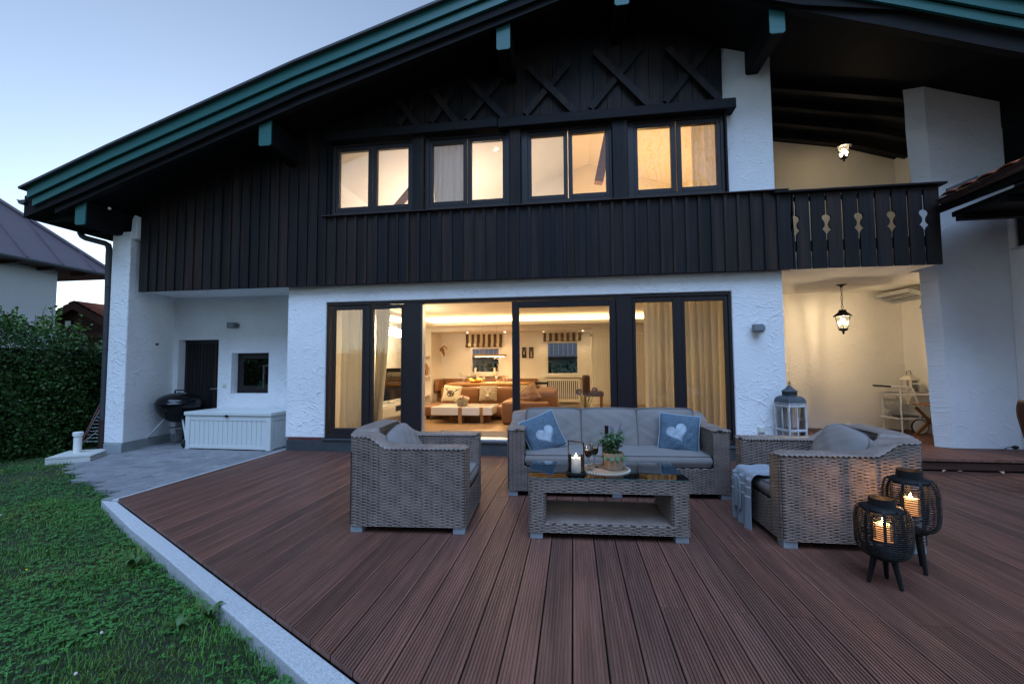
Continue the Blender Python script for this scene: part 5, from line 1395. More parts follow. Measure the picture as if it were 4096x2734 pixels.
# folded drying rack by the hedge
dr = thing('drying_rack', 'folded metal drying rack with red trim leaning between hedge and downpipe', 'drying rack', (-7.86, 5.96, -0.08), R(6))
al = M['alu']
MB().tube([(0, 0, 0.08), (0.30, 0.1, 0.93), (0.36, 0.12, 0.985), (0.60, 0.2, 1.0), (0.85, 0.3, 0.99)], 0.009, 6).build('outer_tube', al, dr, smooth=True)
MB().tube([(0.02, 0, 0.10), (0.34, .1, 0.90)], 0.007, 6).tube([(0.34, .1, 0.90), (0.21, .1, 0.45), (0.25, .1, 0.40), (0.6, .2, 0.40)], 0.008, 6).build('inner_tube', al, dr, smooth=True)
MB().tube([(0.03, 0, 0.12), (0.20, .08, 0.30), (0.27, .1, 0.345), (0.6, .2, 0.35)], 0.008, 6).build('lower_tube', al, dr, smooth=True)
b = MB()
for k in range(14): z = 0.15 + k * 0.055; x_ = 0.02 + z * 0.34; b.tube([(x_, z * .11, z), (0.7, .25, z)], 0.0028, 4)
b.build('wires', al, dr)
MB().beam((0.03, 0.01, 0.12), (0.27, 0.09, 0.80), 0.03, 0.02, (1, 0, 0)).build('red_strip', mat('rack_red', (0.16, 0.01, 0.012), 0.6), dr)

# ================================================================ loggia
def lantern_metal(label, loc, s, chain, power, canopy_z):
    t = thing('hanging_lantern', label, 'lantern', loc)
    b = MB(); b.lathe([(0.001, 0.205), (0.035, 0.203), (0.05, 0.198), (0.045, 0.19), (0.06, 0.165), (0.10, 0.135), (0.118, 0.12), (0.12, 0.113), (0.095, 0.112), (0.001, 0.118)], seg=6); b.build('roof', M['black'], t)
    b = MB()
    for k in range(6):
        a = 2 * math.pi * k / 6; b.beam((0.092 * math.cos(a), 0.092 * math.sin(a), 0.115), (0.055 * math.cos(a), 0.055 * math.sin(a), -0.05), 0.007, 0.007, (math.cos(a), math.sin(a), 0.01))
    b.lathe([(0.001, -0.05), (0.058, -0.048), (0.062, -0.06), (0.05, -0.075), (0.02, -0.085), (0.012, -0.10), (0.018, -0.11), (0.008, -0.125), (0.001, -0.125)], seg=6); b.build('cage', M['black'], t)
    gl_ = MB(); vs = []
    for k in range(6): a = 2 * math.pi * k / 6; vs += [(0.088 * math.cos(a), 0.088 * math.sin(a), 0.112), (0.052 * math.cos(a), 0.052 * math.sin(a), -0.047)]
    gl_.add(vs, [(2 * k, 2 * k + 1, (2 * k + 3) % 12, (2 * k + 2) % 12) for k in range(6)]); gl_.build('glass_panes', M['clear'], t)
    MB().ball((0, 0, 0.05), 0.028, 12, 8, (1, 1, 1.4)).build('bulb', emit_mat('lantern_bulb', (1.0, 0.74, 0.42), 45), t, smooth=True)
    n = int((canopy_z - 0.235) / 0.052)
    for k in range(n):
        z = 0.225 + k * (canopy_z - 0.235) / n; hz = 0.033
        pts = [(0.012 * math.cos(a), 0, z + hz * 0.5 + hz * 0.95 * math.sin(a)) for a in np.linspace(0, 2 * math.pi, 13)[:-1]]
        if k % 2: pts = [(0, p[0], p[2]) for p in pts]
        MB().tube(pts, 0.0032, 5, closed=True).build('chain_link', M['black'], t, smooth=True)
    MB().lathe([(0.001, canopy_z - 0.035), (0.012, canopy_z - 0.035), (0.02, canopy_z - 0.02), (0.06, canopy_z - 0.004), (0.06, canopy_z), (0.001, canopy_z)], seg=24).build('canopy', M['black'], t, smooth=True)
    light('lantern_light', 'POINT', (0, 0, 0.05), power, (1.0, 0.74, 0.46), 0.04, t)
    t.scale = (s, s, s); return t
lantern_metal('lit black lantern on a chain from the loggia ceiling above the armchair', (4.13, 7.28, 1.845), 1.15, True, 78, 0.543)
lantern_metal('lit black lantern high in the upper loggia behind the slatted balcony', (4.21, 7.2, 4.50), 0.95, True, 6, 0.72)
# infrared heater on the side wall
ht = thing('patio_heater', 'slatted infrared heater mounted under the loggia ceiling at the side wall', 'heater', (5.27, 7.75, 2.33), 0)
ht.scale = (0.8, 0.8, 1.0)
ht.rotation_euler = (0, R(18), R(4))
b = MB(); b.box(-0.20, 0.20, -0.42, -0.40, -0.03, 0.03); b.box(-0.20, 0.20, 0.40, 0.42, -0.03, 0.03); b.box(-0.20, -0.18, -0.40, 0.40, -0.03, 0.03); b.box(0.18, 0.20, -0.40, 0.40, -0.03, 0.03); b.box(-0.012, 0.012, -0.40, 0.40, -0.03, 0.0)
b.build('housing', M['alu'], ht); MB().box(-0.178, 0.178, -0.398, 0.398, 0.01, 0.03).build('reflector', M['metal'], ht)
for x in (-0.09, 0.09): MB().tube([(x, -0.38, -0.005), (x, 0.38, -0.005)], 0.008, 8).build('heating_tube', mat('tube_dark', (0.10, 0.07, 0.05), 0.4), ht)
MB().tube([(0.1, -0.41, -0.03), (0.1, -0.41, -0.2)], 0.003, 5).ball((0.1, -0.41, -0.21), 0.012, 8, 6).build('pull_cord', M['black'], ht)
# tall white lantern by the wall end
tl = thing('garden_lantern', 'tall weathered white lantern with a grey metal roof standing at the wall end', 'lantern', (2.695, 5.90, 0.15), R(16), scale=(0.635, 0.635, 0.985))
W_ = 0.178
for sx in (-1, 1):
    for sy in (-1, 1): MB().box(sx * W_ - 0.016, sx * W_ + 0.016, sy * W_ - 0.016, sy * W_ + 0.016, 0.03, 0.61).build('post', M['worn'], tl, bevel=0.003)
MB().box(-0.185, 0.185, -0.185, 0.185, 0, 0.03).build('base', M['worn'], tl, bevel=0.004)
for z in (0.031, 0.27, 0.575):
    for s_ in (-1, 1):
        MB().box(-W_ + .017, W_ - .017, s_ * W_ - .010, s_ * W_ + .010, z, z + 0.028).build('rail', M['worn'], tl, bevel=0.002)
        MB().box(s_ * W_ - .010, s_ * W_ + .010, -W_ + .017, W_ - .017, z, z + 0.028).build('rail', M['worn'], tl, bevel=0.002)
for s_ in (-1, 1):
    MB().box(-0.011, 0.011, s_ * W_ - .008, s_ * W_ + .008, 0.06, 0.574).build('glazing_bar', M['worn'], tl); MB().box(s_ * W_ - .008, s_ * W_ + .008, -0.011, 0.011, 0.06, 0.574).build('glazing_bar', M['worn'], tl)
    MB().box(-W_ + .017, W_ - .017, s_ * (W_ - .012) - .0015, s_ * (W_ - .012) + .0015, 0.06, 0.574).build('pane', M['clear'], tl)
MB().box(-0.195, 0.195, -0.195, 0.195, 0.611, 0.626).build('cornice', M['worn'], tl, bevel=0.003)
def sqlathe(prof): 
    v = [];
    for (r, z) in prof: v += [(-r, -r, z), (r, -r, z), (r, r, z), (-r, r, z)]
    return v, [(4 * i + c, 4 * i + (c + 1) % 4, 4 * i + 4 + (c + 1) % 4, 4 * i + 4 + c) for i in range(len(prof) - 1) for c in range(4)]
v, f = sqlathe([(0.20, 0.627), (0.19, 0.64)] + [(0.085 + 0.105 * math.cos(a), 0.64 + 0.075 * math.sin(a)) for a in np.linspace(0.1, 1.5, 8)]); MB().add(v, f).build('roof', M['zinc'], tl)
v, f = sqlathe([(0.088, 0.716), (0.088, 0.765)]); MB().add(v, f).build('vent_band', mat('vent_mesh', (0.03, 0.03, 0.03), 0.6), tl)
b = MB()
for k in range(9):
    x = -0.09 + k * 0.0225
    for s_ in (-1, 1): b.beam((x, s_ * .0895, .716), (x, s_ * .0895, .765), .004, .003, (1, 0, 0)); b.beam((s_ * .0895, x, .716), (s_ * .0895, x, .765), .004, .003, (1, 0, 0))
b.build('vent_grille', M['zinc'], tl)
v, f = sqlathe([(0.108, 0.766), (0.10, 0.772), (0.055, 0.80), (0.022, 0.835), (0.001, 0.85)]); MB().add(v, f).build('upper_roof', M['zinc'], tl)
MB().lathe([(0.001, 0.838), (0.012, 0.845), (0.006, 0.856), (0.016, 0.868), (0.006, 0.88), (0.010, 0.888), (0.001, 0.90)], seg=12).build('finial', M['black'], tl, smooth=True)
MB().tube([(0.038 * math.cos(a), 0, 0.852 + 0.038 * math.sin(a)) for a in np.linspace(0, 6.283, 21)[:-1]], 0.0025, 5, closed=True).build('ring', M['black'], tl, smooth=True)
# serving cart
ct = thing('serving_cart', 'white tubular serving cart with two trays in the loggia corner', 'serving cart', (5.06, 7.56, 0.15))
for y in (0.0, 0.40):
    MB().tube([(0, y, 0), (0, y, 0.70)], 0.012, 8).build('leg', M['white'], ct, smooth=True)
    MB().tube([(-0.13, y, 0.735), (0.12, y, 0.73), (0.17, y, 0.70), (0.24, y, 0.45), (0.26, y, 0.2)], 0.013, 8).build('frame_tube', M['white'], ct, smooth=True)
MB().tube([(-0.13, 0.0, 0.735), (-0.14, 0.2, 0.738), (-0.13, 0.40, 0.735)], 0.015, 8).build('handle', M['black'], ct, smooth=True)
for z in (0.22, 0.60): MB().box(-0.05, 0.42, -0.01, 0.41, z, z + 0.03).build('tray', M['white'], ct, bevel=0.004); 
for z in (0.253, 0.633): MB().box(-0.04, 0.41, 0.0, 0.40, z - .002, z).build('tray_inlay', M['frame'], ct)
MB().tube([(0.42, 0, 0.0), (0.42, 0, 0.66), (0.30, 0, 0.78), (0.18, 0, 0.78)], 0.011, 8).build('frame_tube', M['white'], ct, smooth=True)
MB().tube([(0.0, 0, 0.34), (0.24, 0, 0.30)], 0.011, 8).build('stretcher', M['white'], ct, smooth=True)
MB().lathe([(0.001, -.015), (0.105, -.015), (0.105, .015), (0.001, .015)], (0.22, -0.035, 0.12), 28, axis='Y').build('wheel', M['white'], ct, smooth=True)
MB().tube([(0.22 + 0.112 * math.cos(a), -0.035, 0.12 + 0.112 * math.sin(a)) for a in np.linspace(0, 6.283, 29)[:-1]], 0.013, 8, closed=True).build('tyre', M['rubber'], ct, smooth=True)
ll = thing('table_lantern', 'small cream metal lantern with leather strap standing on the white serving cart', 'lantern', (5.26, 7.66, 0.784), R(20))
cm = mat('cream_metal', (0.55, 0.50, 0.40), 0.5)
for sx in (-1, 1):
    for sy in (-1, 1): MB().box(sx * .075 - .01, sx * .075 + .01, sy * .075 - .01, sy * .075 + .01, 0.015, 0.20).build('post', cm, ll)
MB().box(-.09, .09, -.09, .09, 0, .015).build('base', cm, ll); v, f = sqlathe([(0.09, 0.2), (0.088, 0.21), (0.035, 0.275), (0.03, 0.29), (0.001, 0.291)]); MB().add(v, f).build('roof', cm, ll)
MB().box(-.066, .066, -.072, -.070, .016, .199).build('pane', M['clear'], ll)
MB().tube([(-0.04, 0, 0.28), (-0.055, 0, 0.33), (0.03, 0, 0.345), (0.05, 0, 0.28)], 0.006, 6).build('strap', M['darkcloth'], ll)
# folding teak stool
st_ = thing('folding_stool', 'small folding teak table with crossed legs in front of the serving cart', 'folding table', (5.12, 7.05, 0.15))
for k in range(5): MB().box(0, 0.52, 0.02 + k * 0.085, 0.095 + k * 0.085, 0.47, 0.488).build('slat', M['teak'], st_, bevel=0.003)
MB().box(0.03, 0.50, 0.02, 0.045, 0.43, 0.469).build('apron', M['teak'], st_, bevel=0.002)
for y in (0.02, 0.38):
    MB().beam((0.05, y, 0.43), (0.42, y, 0.0), 0.022, 0.042, (0, 0, 1)).build('leg', M['teak'], st_, bevel=0.003)
    MB().beam((0.46, y + .026, 0.43), (0.04, y + .026, 0.0), 0.022, 0.042, (0, 0, 1)).build('leg', M['teak'], st_, bevel=0.003)
# plug at the wall foot
pg = thing('plug', 'black outdoor plug with a short cable lying at the foot of the right wall', 'plug', (5.50, 6.33, 0.15))
MB().ball((0, 0, 0.035), 0.03, 10, 7, (1.3, 0.8, 0.8)).tube([(-0.03, 0, 0.04), (-0.09, 0.0, 0.03), (-0.15, -0.02, 0.006), (-0.20, 0.0, 0.006)], 0.005, 6).build('plug_body', M['rubber'], pg, smooth=True)
# brown chair reaching into the picture at the right
rc = thing('garden_chair', 'dark brown shell chair cut off by the right edge of the view', 'chair', (4.50, 4.62, 0.0), R(80), absolute=False)
def shell(i, j):
    x = (i - .5) * 0.44; 
    if j < .5: y = 0.22 - j * 0.84; z = 0.43 + 0.05 * (2 * i - 1) ** 2
    else: y = -0.20 - (j - .5) * 0.18; z = 0.43 + (j - .5) * 0.92; x *= 1 - 0.35 * max(0, (j - .8) / .2) ** 2
    return (x, -y, z + (0.04 * (2 * i - 1) ** 2 if j < .5 else 0))
MB().grid(shell, 14, 24).build('seat_shell', M['darkcloth'], rc, smooth=True, solid=0.025)
for (x, y) in ((-.18, -.18), (.18, -.18), (-.18, .2), (.18, .2)): MB().tube([(x * .8, y * .8, 0.42), (x * 1.15, y * 1.15, 0)], 0.011, 8).build('leg', M['brownpipe'], rc, smooth=True)
# fallen leaves on the step
for k, (x, y, z, c) in enumerate(((4.15, 5.63, 0.004, 0), (4.75, 5.62, 0.004, 0), (4.35, 5.60, 0.004, 0))):
    t = thing('fallen_leaf', ('dry brown leaf lying at the foot of the deck step nearest the armchair', 'dry brown leaf at the foot of the deck step furthest to the right', 'dry brown leaf at the foot of the deck step, middle one of three')[k], 'leaf', (x, y, z), k * 1.3, 'dry leaves below the step')
    b = MB(); leaf(b, (0, 0, 0.002), 0, 0.06, 0.018, 0.35, 0.8, 5, 0.4); b.build('leaf_blade', mat('dry_leaf', (0.42, 0.26, 0.15), 0.8), t, smooth=True)

# ================================================================ hedge
def leaf_cloud(name, V3, size, m, parent, seed, kind=None, up=0.3):
    rg = np.random.default_rng(seed); n = len(V3)
    d = rg.normal(size=(n, 3)); d /= np.linalg.norm(d, axis=1)[:, None]
    nn = rg.normal(size=(n, 3)); nn[:, 2] += up; nn -= d * (nn * d).sum(1)[:, None]; nn /= np.linalg.norm(nn, axis=1)[:, None]
    s_ = np.cross(nn, d); L_ = size * rg.uniform(0.6, 1.25, n)[:, None]; w = L_ * 0.34
    mid = V3 + d * L_ * 0.5 + nn * L_ * 0.06
    V = np.concatenate([V3, mid + s_ * w, V3 + d * L_, mid - s_ * w]); a = np.arange(n)
    o = npmesh(name, V, np.stack([a, a + n, a + 2 * n, a + 3 * n], 1), m, parent, smooth=False); return o
hedge = thing('hedge', 'tall leafy green hedge with ragged sprouting top along the left side of the house', 'hedge', (-8.9, 6.5, -0.12), absolute=True)
rg = np.random.default_rng(11)
def hedge_top(x, y): return 1.74 + 0.16 * np.sin(y * 1.9 + x) + 0.08 * np.sin(y * 5.3 + 1) - 0.10 * np.maximum(0, y - 6.2)
N_ = 46000
face = rg.random(N_)
hx = np.empty(N_); hy = np.empty(N_); hz = np.empty(N_)
# right-hand face follows a shallow bend, front face closes the end, top is ragged
fa = face < 0.55; fb_ = (face >= 0.55) & (face < 0.80); fc = face >= 0.80
def right_x(y): return np.interp(y, [3.9, 4.9, 5.4, 6.3, 10], [-8.35, -8.02, -8.08, -8.16, -8.2])
hy[fa] = rg.uniform(4.3, 10, fa.sum()); hz[fa] = rg.uniform(-0.1, 1.0, fa.sum()) ** 1 * 1.0; hz[fa] = rg.random(fa.sum()) * (hedge_top(-8, hy[fa]) + 0.12) - 0.12
hx[fa] = right_x(hy[fa]) - np.abs(rg.normal(0, 0.10, fa.sum())) + 0.06 + 0.06 * np.sin(hy[fa] * 7 + hz[fa] * 5)
hx[fb_] = rg.uniform(-11.5, -8.1, fb_.sum()); hz[fb_] = rg.random(fb_.sum()) * 1.75 - 0.12; hy[fb_] = 4.35 + np.abs(rg.normal(0, 0.10, fb_.sum())) + 0.05 * np.sin(hx[fb_] * 6 + hz[fb_] * 5) - 0.25 * (hx[fb_] + 8.1) * 0
hx[fc] = rg.uniform(-11.5, -7.9, fc.sum()); hy[fc] = rg.uniform(4.4, 9.5, fc.sum()); hz[fc] = hedge_top(hx[fc], hy[fc]) + rg.normal(0, 0.06, fc.sum())
leaf_cloud('foliage', np.stack([hx, hy, hz], 1), 0.055, M['hedge'], hedge, 3)
# sprouts
sp_v = []; stw = MB()
r_ = random.Random(8)
for k in range(170):
    y = r_.uniform(4.5, 8.5); x = float(right_x(y)) - r_.uniform(0, 0.9); z = float(hedge_top(x, y)) - 0.05; h = r_.uniform(0.10, 0.32) * (1 if r_.random() < .7 else 1.5)
    dx_, dy_ = r_.uniform(-.12, .12), r_.uniform(-.12, .12)
    stw.tube([(x, y, z), (x + dx_ * .4, y + dy_ * .4, z + h * .6), (x + dx_, y + dy_, z + h)], 0.003, 4)
    for j in range(int(h * 46)): t = r_.random(); sp_v.append((x + dx_ * t, y + dy_ * t, z + h * t))
leaf_cloud('sprouts', np.array(sp_v), 0.062, mat('toplit_hedge_leaf', (0.085, 0.19, 0.025), 0.45, noise=0.7, nscale=4, ndark=0.6), hedge, 5)  # sprouts coloured lighter, as if light fell on the hedge top
stw.build('stems', M['twig'], hedge)['kind'] = 'stuff'
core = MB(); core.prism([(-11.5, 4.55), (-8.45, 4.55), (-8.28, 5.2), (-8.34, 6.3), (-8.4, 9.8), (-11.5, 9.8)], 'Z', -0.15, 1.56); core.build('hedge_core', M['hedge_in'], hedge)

# ================================================================ neighbouring house and shed
nb = thing('neighbour_house', 'white neighbouring house with a dark standing seam hip roof behind the hedge', 'house', (-24, 8, 0), absolute=True)
MB().box(-29, -19.2, 2.0, 13.55, -0.2, 4.95).build('wall', M['neigh'], nb)
C1, C2, C3, C4 = Vector((-18.4, 15.0, 5.0)), Vector((-18.4, 0.5, 5.0)), Vector((-30, 0.5, 5.0)), Vector((-30, 15.0, 5.0))
R1, R2 = Vector((-24.2, 9.2, 10.9)), Vector((-24.2, 6.3, 10.9))
MB().add([C1, C2, C3, C4, R1, R2], [(0, 4, 5, 1), (1, 5, 2), (2, 5, 4, 3), (3, 4, 0)]).build('roof', M['roofmetal'], nb)
MB().add([q - Vector((0, 0, .10)) for q in (C1, C2, C3, C4)], [(0, 1, 2, 3)]).build('soffit', M['shed'], nb)
MB().tube([C2 + Vector((.06, 0, -.06)), C1 + Vector((.06, .06, -.06)), C4 + Vector((0, .06, -.06))], 0.07, 8).build('gutter', M['slate'], nb, smooth=True)
MB().tube([C1 + Vector((0, 0, .05)), R1 + Vector((0, 0, .05)), R2], 0.09, 6).build('ridge_cap', M['roofmetal'], nb)
for k in range(9):
    y_ = 14.2 - k * 1.05; run = min(5.8, 15.0 - y_)
    p0 = Vector((-18.4, y_, 5.02)); p1 = p0 + Vector((-run, 0, run * 5.9 / 5.8))
    MB().beam(p0 + Vector((0, 0, .02)), p1 + Vector((0, 0, .02)), 0.04, 0.05).build('seam', M['roofmetal'], nb)
for k in range(12): MB().box(-19.2, -18.45, 2.4 + k * 1.05, 2.5 + k * 1.05, 4.80, 4.895).build('rafter', M['shed'], nb)
sh = thing('garden_shed', 'dark brown timber shed with a tiled gable roof behind the hedge', 'shed', (-20.3, 17, 0), absolute=True)
MB().prism([(-22.1, -0.2), (-18.2, -0.2), (-18.2, 2.75), (-20.33, 3.85), (-22.1, 3.0)], 'Y', 15.3, 20).build('wall', M['shed'], sh)
for s_, e_ in (((-20.33, 3.98), (-22.6, 2.9)), ((-20.33, 3.98), (-17.8, 2.75))):
    MB().prism([s_, e_, (e_[0], e_[1] - 0.28), (s_[0], s_[1] - 0.30)], 'Y', 14.9, 15.0).build('barge_board', M['shed'], sh)
    MB().prism([(s_[0], s_[1] + .04), (e_[0], e_[1] + .04), (e_[0], e_[1] - .04), (s_[0], s_[1] - 0.04)], 'Y', 15.001, 20.5).build('roof_deck', M['shed'], sh)
    n = 9
    for k in range(n):
        t = k / n; a0 = Vector((s_[0], 0, s_[1] + .05)).lerp(Vector((e_[0], 0, e_[1] + .05)), t); a1 = Vector((s_[0], 0, s_[1] + .05)).lerp(Vector((e_[0], 0, e_[1] + .05)), t + 1 / n)
        MB().add([(a0.x, 14.95, a0.z), (a0.x, 20.5, a0.z), (a1.x, 20.5, a1.z + .05), (a1.x, 14.95, a1.z + .05), (a1.x, 14.95, a1.z), (a1.x, 20.5, a1.z)], [(0, 1, 2, 3), (3, 2, 5, 4)]).build('tile_row', M['tilered'], sh)
MB().box(-20.9, -19.0, 15.1, 15.25, 2.5, 2.72).build('beam', M['shed'], sh)
fl2 = thing('floodlight', 'small white faced floodlight fixed to the gable of the brown shed', 'floodlight', (-20.45, 15.0, 3.05))
MB().box(-0.17, 0.17, -0.12, -0.02, -0.16, 0.17).build('housing', M['black'], fl2, bevel=0.02); MB().box(-0.13, 0.13, -0.13, -0.121, -0.11, 0.13).build('lens', mat('flood_lens', (0.6, 0.75, 0.7), 0.15), fl2)
# far house seen through the dining windows
fh = thing('far_house', 'dim house with timber balcony seen through the dining room windows', 'house', (-4, 26, 0), absolute=True)
MB().box(-14, 6, 24, 32, -0.2, 6.5).build('wall', mat('far_wall', (0.5, 0.55, 0.62), 0.9), fh)
MB().box(-14, 6, 23.0, 24, 1.6, 1.75).build('balcony_floor', M['shed'], fh)
b = MB()
for k in range(80): b.box(-14 + k * .25, -14 + k * .25 + .22, 22.95, 23.0, 1.7, 2.6)
b.build('balcony_boards', mat('far_boards', (0.26, 0.20, 0.18), 0.8), fh).__setitem__('kind', 'stuff')
for k in range(7): MB().box(-13 + k * 2.7, -11.9 + k * 2.7, 23.95, 24.0, 0.3, 1.5).build('window', M['gloss'], fh); MB().box(-12.9 + k * 2.7, -12.0 + k * 2.7, 23.93, 23.949, 0.4, 1.4).build('pane', M['ext_win'], fh); MB().box(-13 + k * 2.7, -11.9 + k * 2.7, 23.95, 24.0, 2.2, 3.6).build('window', M['gloss'], fh)
# street-side hedge under those windows
hv = np.stack([rg.uniform(-7, 3, 5000), rg.uniform(17.5, 18.5, 5000), rg.uniform(-0.1, 1.1, 5000) + 0.25 * np.sin(rg.uniform(-7, 3, 5000))], 1)
th_ = thing('low_hedge', 'low green hedge outside the dining room windows', 'hedge', (-2, 18, -0.1), absolute=True)
leaf_cloud('foliage', hv, 0.16, M['hedge'], th_, 8)
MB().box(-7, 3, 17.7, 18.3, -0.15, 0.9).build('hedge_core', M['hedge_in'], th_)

# ================================================================ garden behind the viewpoint, met only as reflections in the panes
gh = thing('garden_house', 'gabled house across the garden, mirrored in the upper window panes', 'house', (2, -20, 0), absolute=True)
MB().prism([(-9, -0.2), (15, -0.2), (15, 4.2), (3, 9.5), (-9, 4.2)], 'Y', -30, -19).build('wall', mat('back_house', (0.12, 0.10, 0.09), 0.9), gh)
for s_ in (-1, 1): MB().prism([(3, 9.9), (3 + s_ * 13, 4.0), (3 + s_ * 13, 3.7), (3, 9.6)], 'Y', -31, -18).build('roof', M['shed'], gh)
def tree(loc, H, rcr, label, seed, n=5000):
    t = thing('tree', label, 'tree', loc, absolute=True); r_ = random.Random(seed); rg = np.random.default_rng(seed)
    tr = MB(); tr.tube([loc, (loc[0] + .2, loc[1], H * .35), (loc[0], loc[1], H * .8)], [0.22, 0.17, 0.05], 8)
    cl = []
    for k in range(26):
        a = r_.uniform(0, 6.28); rr_ = rcr * r_.uniform(.2, 1); z = H * r_.uniform(.4, 1); q = (loc[0] + rr_ * math.cos(a) * (1.15 - z / H * .6), loc[1] + rr_ * math.sin(a) * (1.15 - z / H * .6), z)
        cl.append(q); tr.tube([(loc[0], loc[1], z * .6), q], [0.06, 0.015], 5)
    tr.build('trunk', M['twig'], t)
    c = np.array(cl)[rg.integers(0, len(cl), n)] + rg.normal(0, rcr * .24, (n, 3)); leaf_cloud('crown', c, 0.22, M['hedge'], t, seed)
tree((-6.5, -14, 0), 8.5, 2.6, 'broad garden tree across the lawn, mirrored in the panes', 3)
tree((5.6, -14, 0), 16.5, 4.0, 'tall garden tree on the far side, mirrored in the panes', 4)
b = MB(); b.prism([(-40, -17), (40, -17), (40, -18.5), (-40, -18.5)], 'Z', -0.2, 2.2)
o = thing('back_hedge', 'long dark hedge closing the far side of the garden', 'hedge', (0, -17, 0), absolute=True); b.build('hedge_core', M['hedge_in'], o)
hv = np.stack([rg.uniform(-30, 30, 9000), rg.uniform(-17.2, -16.8, 9000), rg.uniform(-0.1, 2.4, 9000)], 1); leaf_cloud('foliage', hv, 0.25, M['hedge'], o, 21)
# ================================================================ curtains
def curtain(label, x0, x1, y, z0, z1, folds, m='curtain', seed=0, sweep=0.0, amp=0.05, group=None):
    t = thing('curtain', label, 'curtain', ((x0 + x1) / 2, y, z0), absolute=True); r_ = random.Random(seed)
    ph = [r_.uniform(0, 6) for _ in range(6)]
    def f(i, j):
        z = lerp(z1, z0, j); xx = lerp(x0, x1, i)
        if sweep: xx = lerp(x0, lerp(x1, x1 + sweep, j ** 1.5), i)
        a = folds * math.pi * 2 * (i + 0.02 * math.sin(i * 9 + ph[0]) + 0.012 * math.sin(j * 3 + i * 4 + ph[1]))
        d = amp * (math.sin(a) + 0.35 * math.sin(a * 0.5 + ph[2]) + 0.25 * math.sin(2 * a + ph[3] + j)) * (0.75 + 0.4 * j)
        return (xx + 0.012 * math.cos(a) , y + d, z)
    MB().grid(f, int(folds * 14), 24).build('cloth', M[m], t, smooth=True)
    return t
curtain('heavy cream curtain drawn across the outermost pane near the corner post', -3.66, -3.10, 6.42, 0.215, 2.19, 6, seed=1, amp=0.07)
curtain('pale sheer curtain gathered beside the television', -3.08, -2.86, 6.42, 0.215, 2.19, 4, 'sheer', 2, sweep=-0.16)
curtain('cream curtain filling the right half of the pane beside the tall radiator', 1.02, 1.46, 6.46, 0.215, 2.19, 4.5, seed=3, amp=0.065)
curtain('cream curtain drawn across the last pane next to the outer wall', 1.46, 2.12, 6.42, 0.215, 2.19, 7, seed=4, amp=0.07)
curtain('closed white curtain behind the left sash of the second upper window', -2.06, -1.50, 6.20, 3.55, 4.66, 6, 'whitecurtain', 5, amp=0.028)
curtain('cream curtain hanging at the right side of the last upper window', 1.68, 2.02, 6.22, 3.55, 4.66, 4, seed=6, amp=0.03)
# ================================================================ living room furniture
def rbox(name, parent, m, x0, x1, y0, y1, z0, z1, r=0.03, sub=3, puff=0.0):
    o = MB().box(x0, x1, y0, y1, z0, z1).build(name, m, parent, bevel=r, bseg=sub, smooth=False)
    for p in o.data.polygons: p.use_smooth = True
    return o
F0 = 0.20
ls = thing('leather_sofa', 'large tan leather corner sofa standing on the oak floor of the lit living room', 'sofa', (-2.0, 8.9, F0), absolute=True)
rbox('seat_base', ls, M['leather'], -3.00, -1.94, 8.25, 9.15, 0.26, 0.47, 0.04); rbox('seat_base', ls, M['leather'], -1.93, -1.0, 8.25, 9.15, 0.26, 0.47, 0.04)
rbox('seat_base', ls, M['leather'], -1.28, -0.42, 7.62, 8.6, 0.21, 0.61, 0.05)
rbox('backrest', ls, M['leather'], -2.80, -1.965, 8.92, 9.22, 0.40, 0.80, 0.06); rbox('backrest', ls, M['leather'], -1.955, -1.05, 8.92, 9.22, 0.40, 0.80, 0.06)
o = rbox('armrest', ls, M['leather'], -0.72, -0.30, 7.75, 8.75, 0.24, 0.82, 0.09); 
rbox('seat_base', ls, M['leather'], -1.05, -0.30, 8.62, 9.15, 0.26, 0.5, 0.04)
for (x, y) in ((-2.9, 8.3), (-1.1, 8.4), (-1.2, 7.7), (-0.5, 7.7), (-2.9, 9.05)): MB().box(x, x + .06, y, y + .06, 0.2, 0.262).build('foot', M['black'], ls)
p = pillow(0.44, 0.40, 0.16, 'scatter_pillow', None, M['leather'], (-0.80, 7.85, 0.70), (R(70), R(-34), R(-18)), 44); p.name = 'leather_pillow'; tag(p, 'soft brown leather pillow leaning on the sofa armrest', 'pillow')
def print_deer(o, base):
    pts = []
    b = MB()
    def on(u, v): x, y, z = base((u + 1) / 2, (v + 1) / 2, 1, 0.003); return (x, y, z)
    b.tube([on(0.38 * math.cos(a), 0.34 * math.sin(a) - .05) for a in np.linspace(-2.6, 5.0, 26)], 0.008, 5)
    b.tube([on(0.0, -0.28), on(-0.12, 0.0), on(-0.3, 0.15)], 0.02, 5); b.tube([on(-0.2, 0.1), on(0.2, -0.02), on(0.25, -.25)], 0.022, 5)
    for s_ in (-1, 1): b.tube([on(0.38 * s_, 0.2), on(0.6 * s_, 0.4), on(0.72 * s_, 0.55)], 0.006, 5); b.tube([on(0.55 * s_, 0.35), on(0.45 * s_, 0.6)], 0.005, 5)
    b.build('deer_print', M['darkprint'], o)
def print_stag(o, base):
    b = MB()
    def on(u, v): x, y, z = base((u + 1) / 2, (v + 1) / 2, 1, 0.003); return (x, y, z)
    b.tube([on(0, 0.15), on(0, -0.15), on(0, -0.5)], [0.012, 0.02, 0.045], 6)
    for s_ in (-1, 1): b.tube([on(0.05 * s_, 0.15), on(0.3 * s_, 0.3), on(0.28 * s_, 0.6)], 0.006, 5); b.tube([on(0.2 * s_, 0.25), on(0.12 * s_, 0.5)], 0.005, 5); b.tube([on(.04 * s_, .1), on(.2 * s_, .08)], 0.008, 5)
    b.build('stag_print', M['cream'], o)
chk = mat('check_fabric', (0.45, 0.36, 0.24), 0.95)
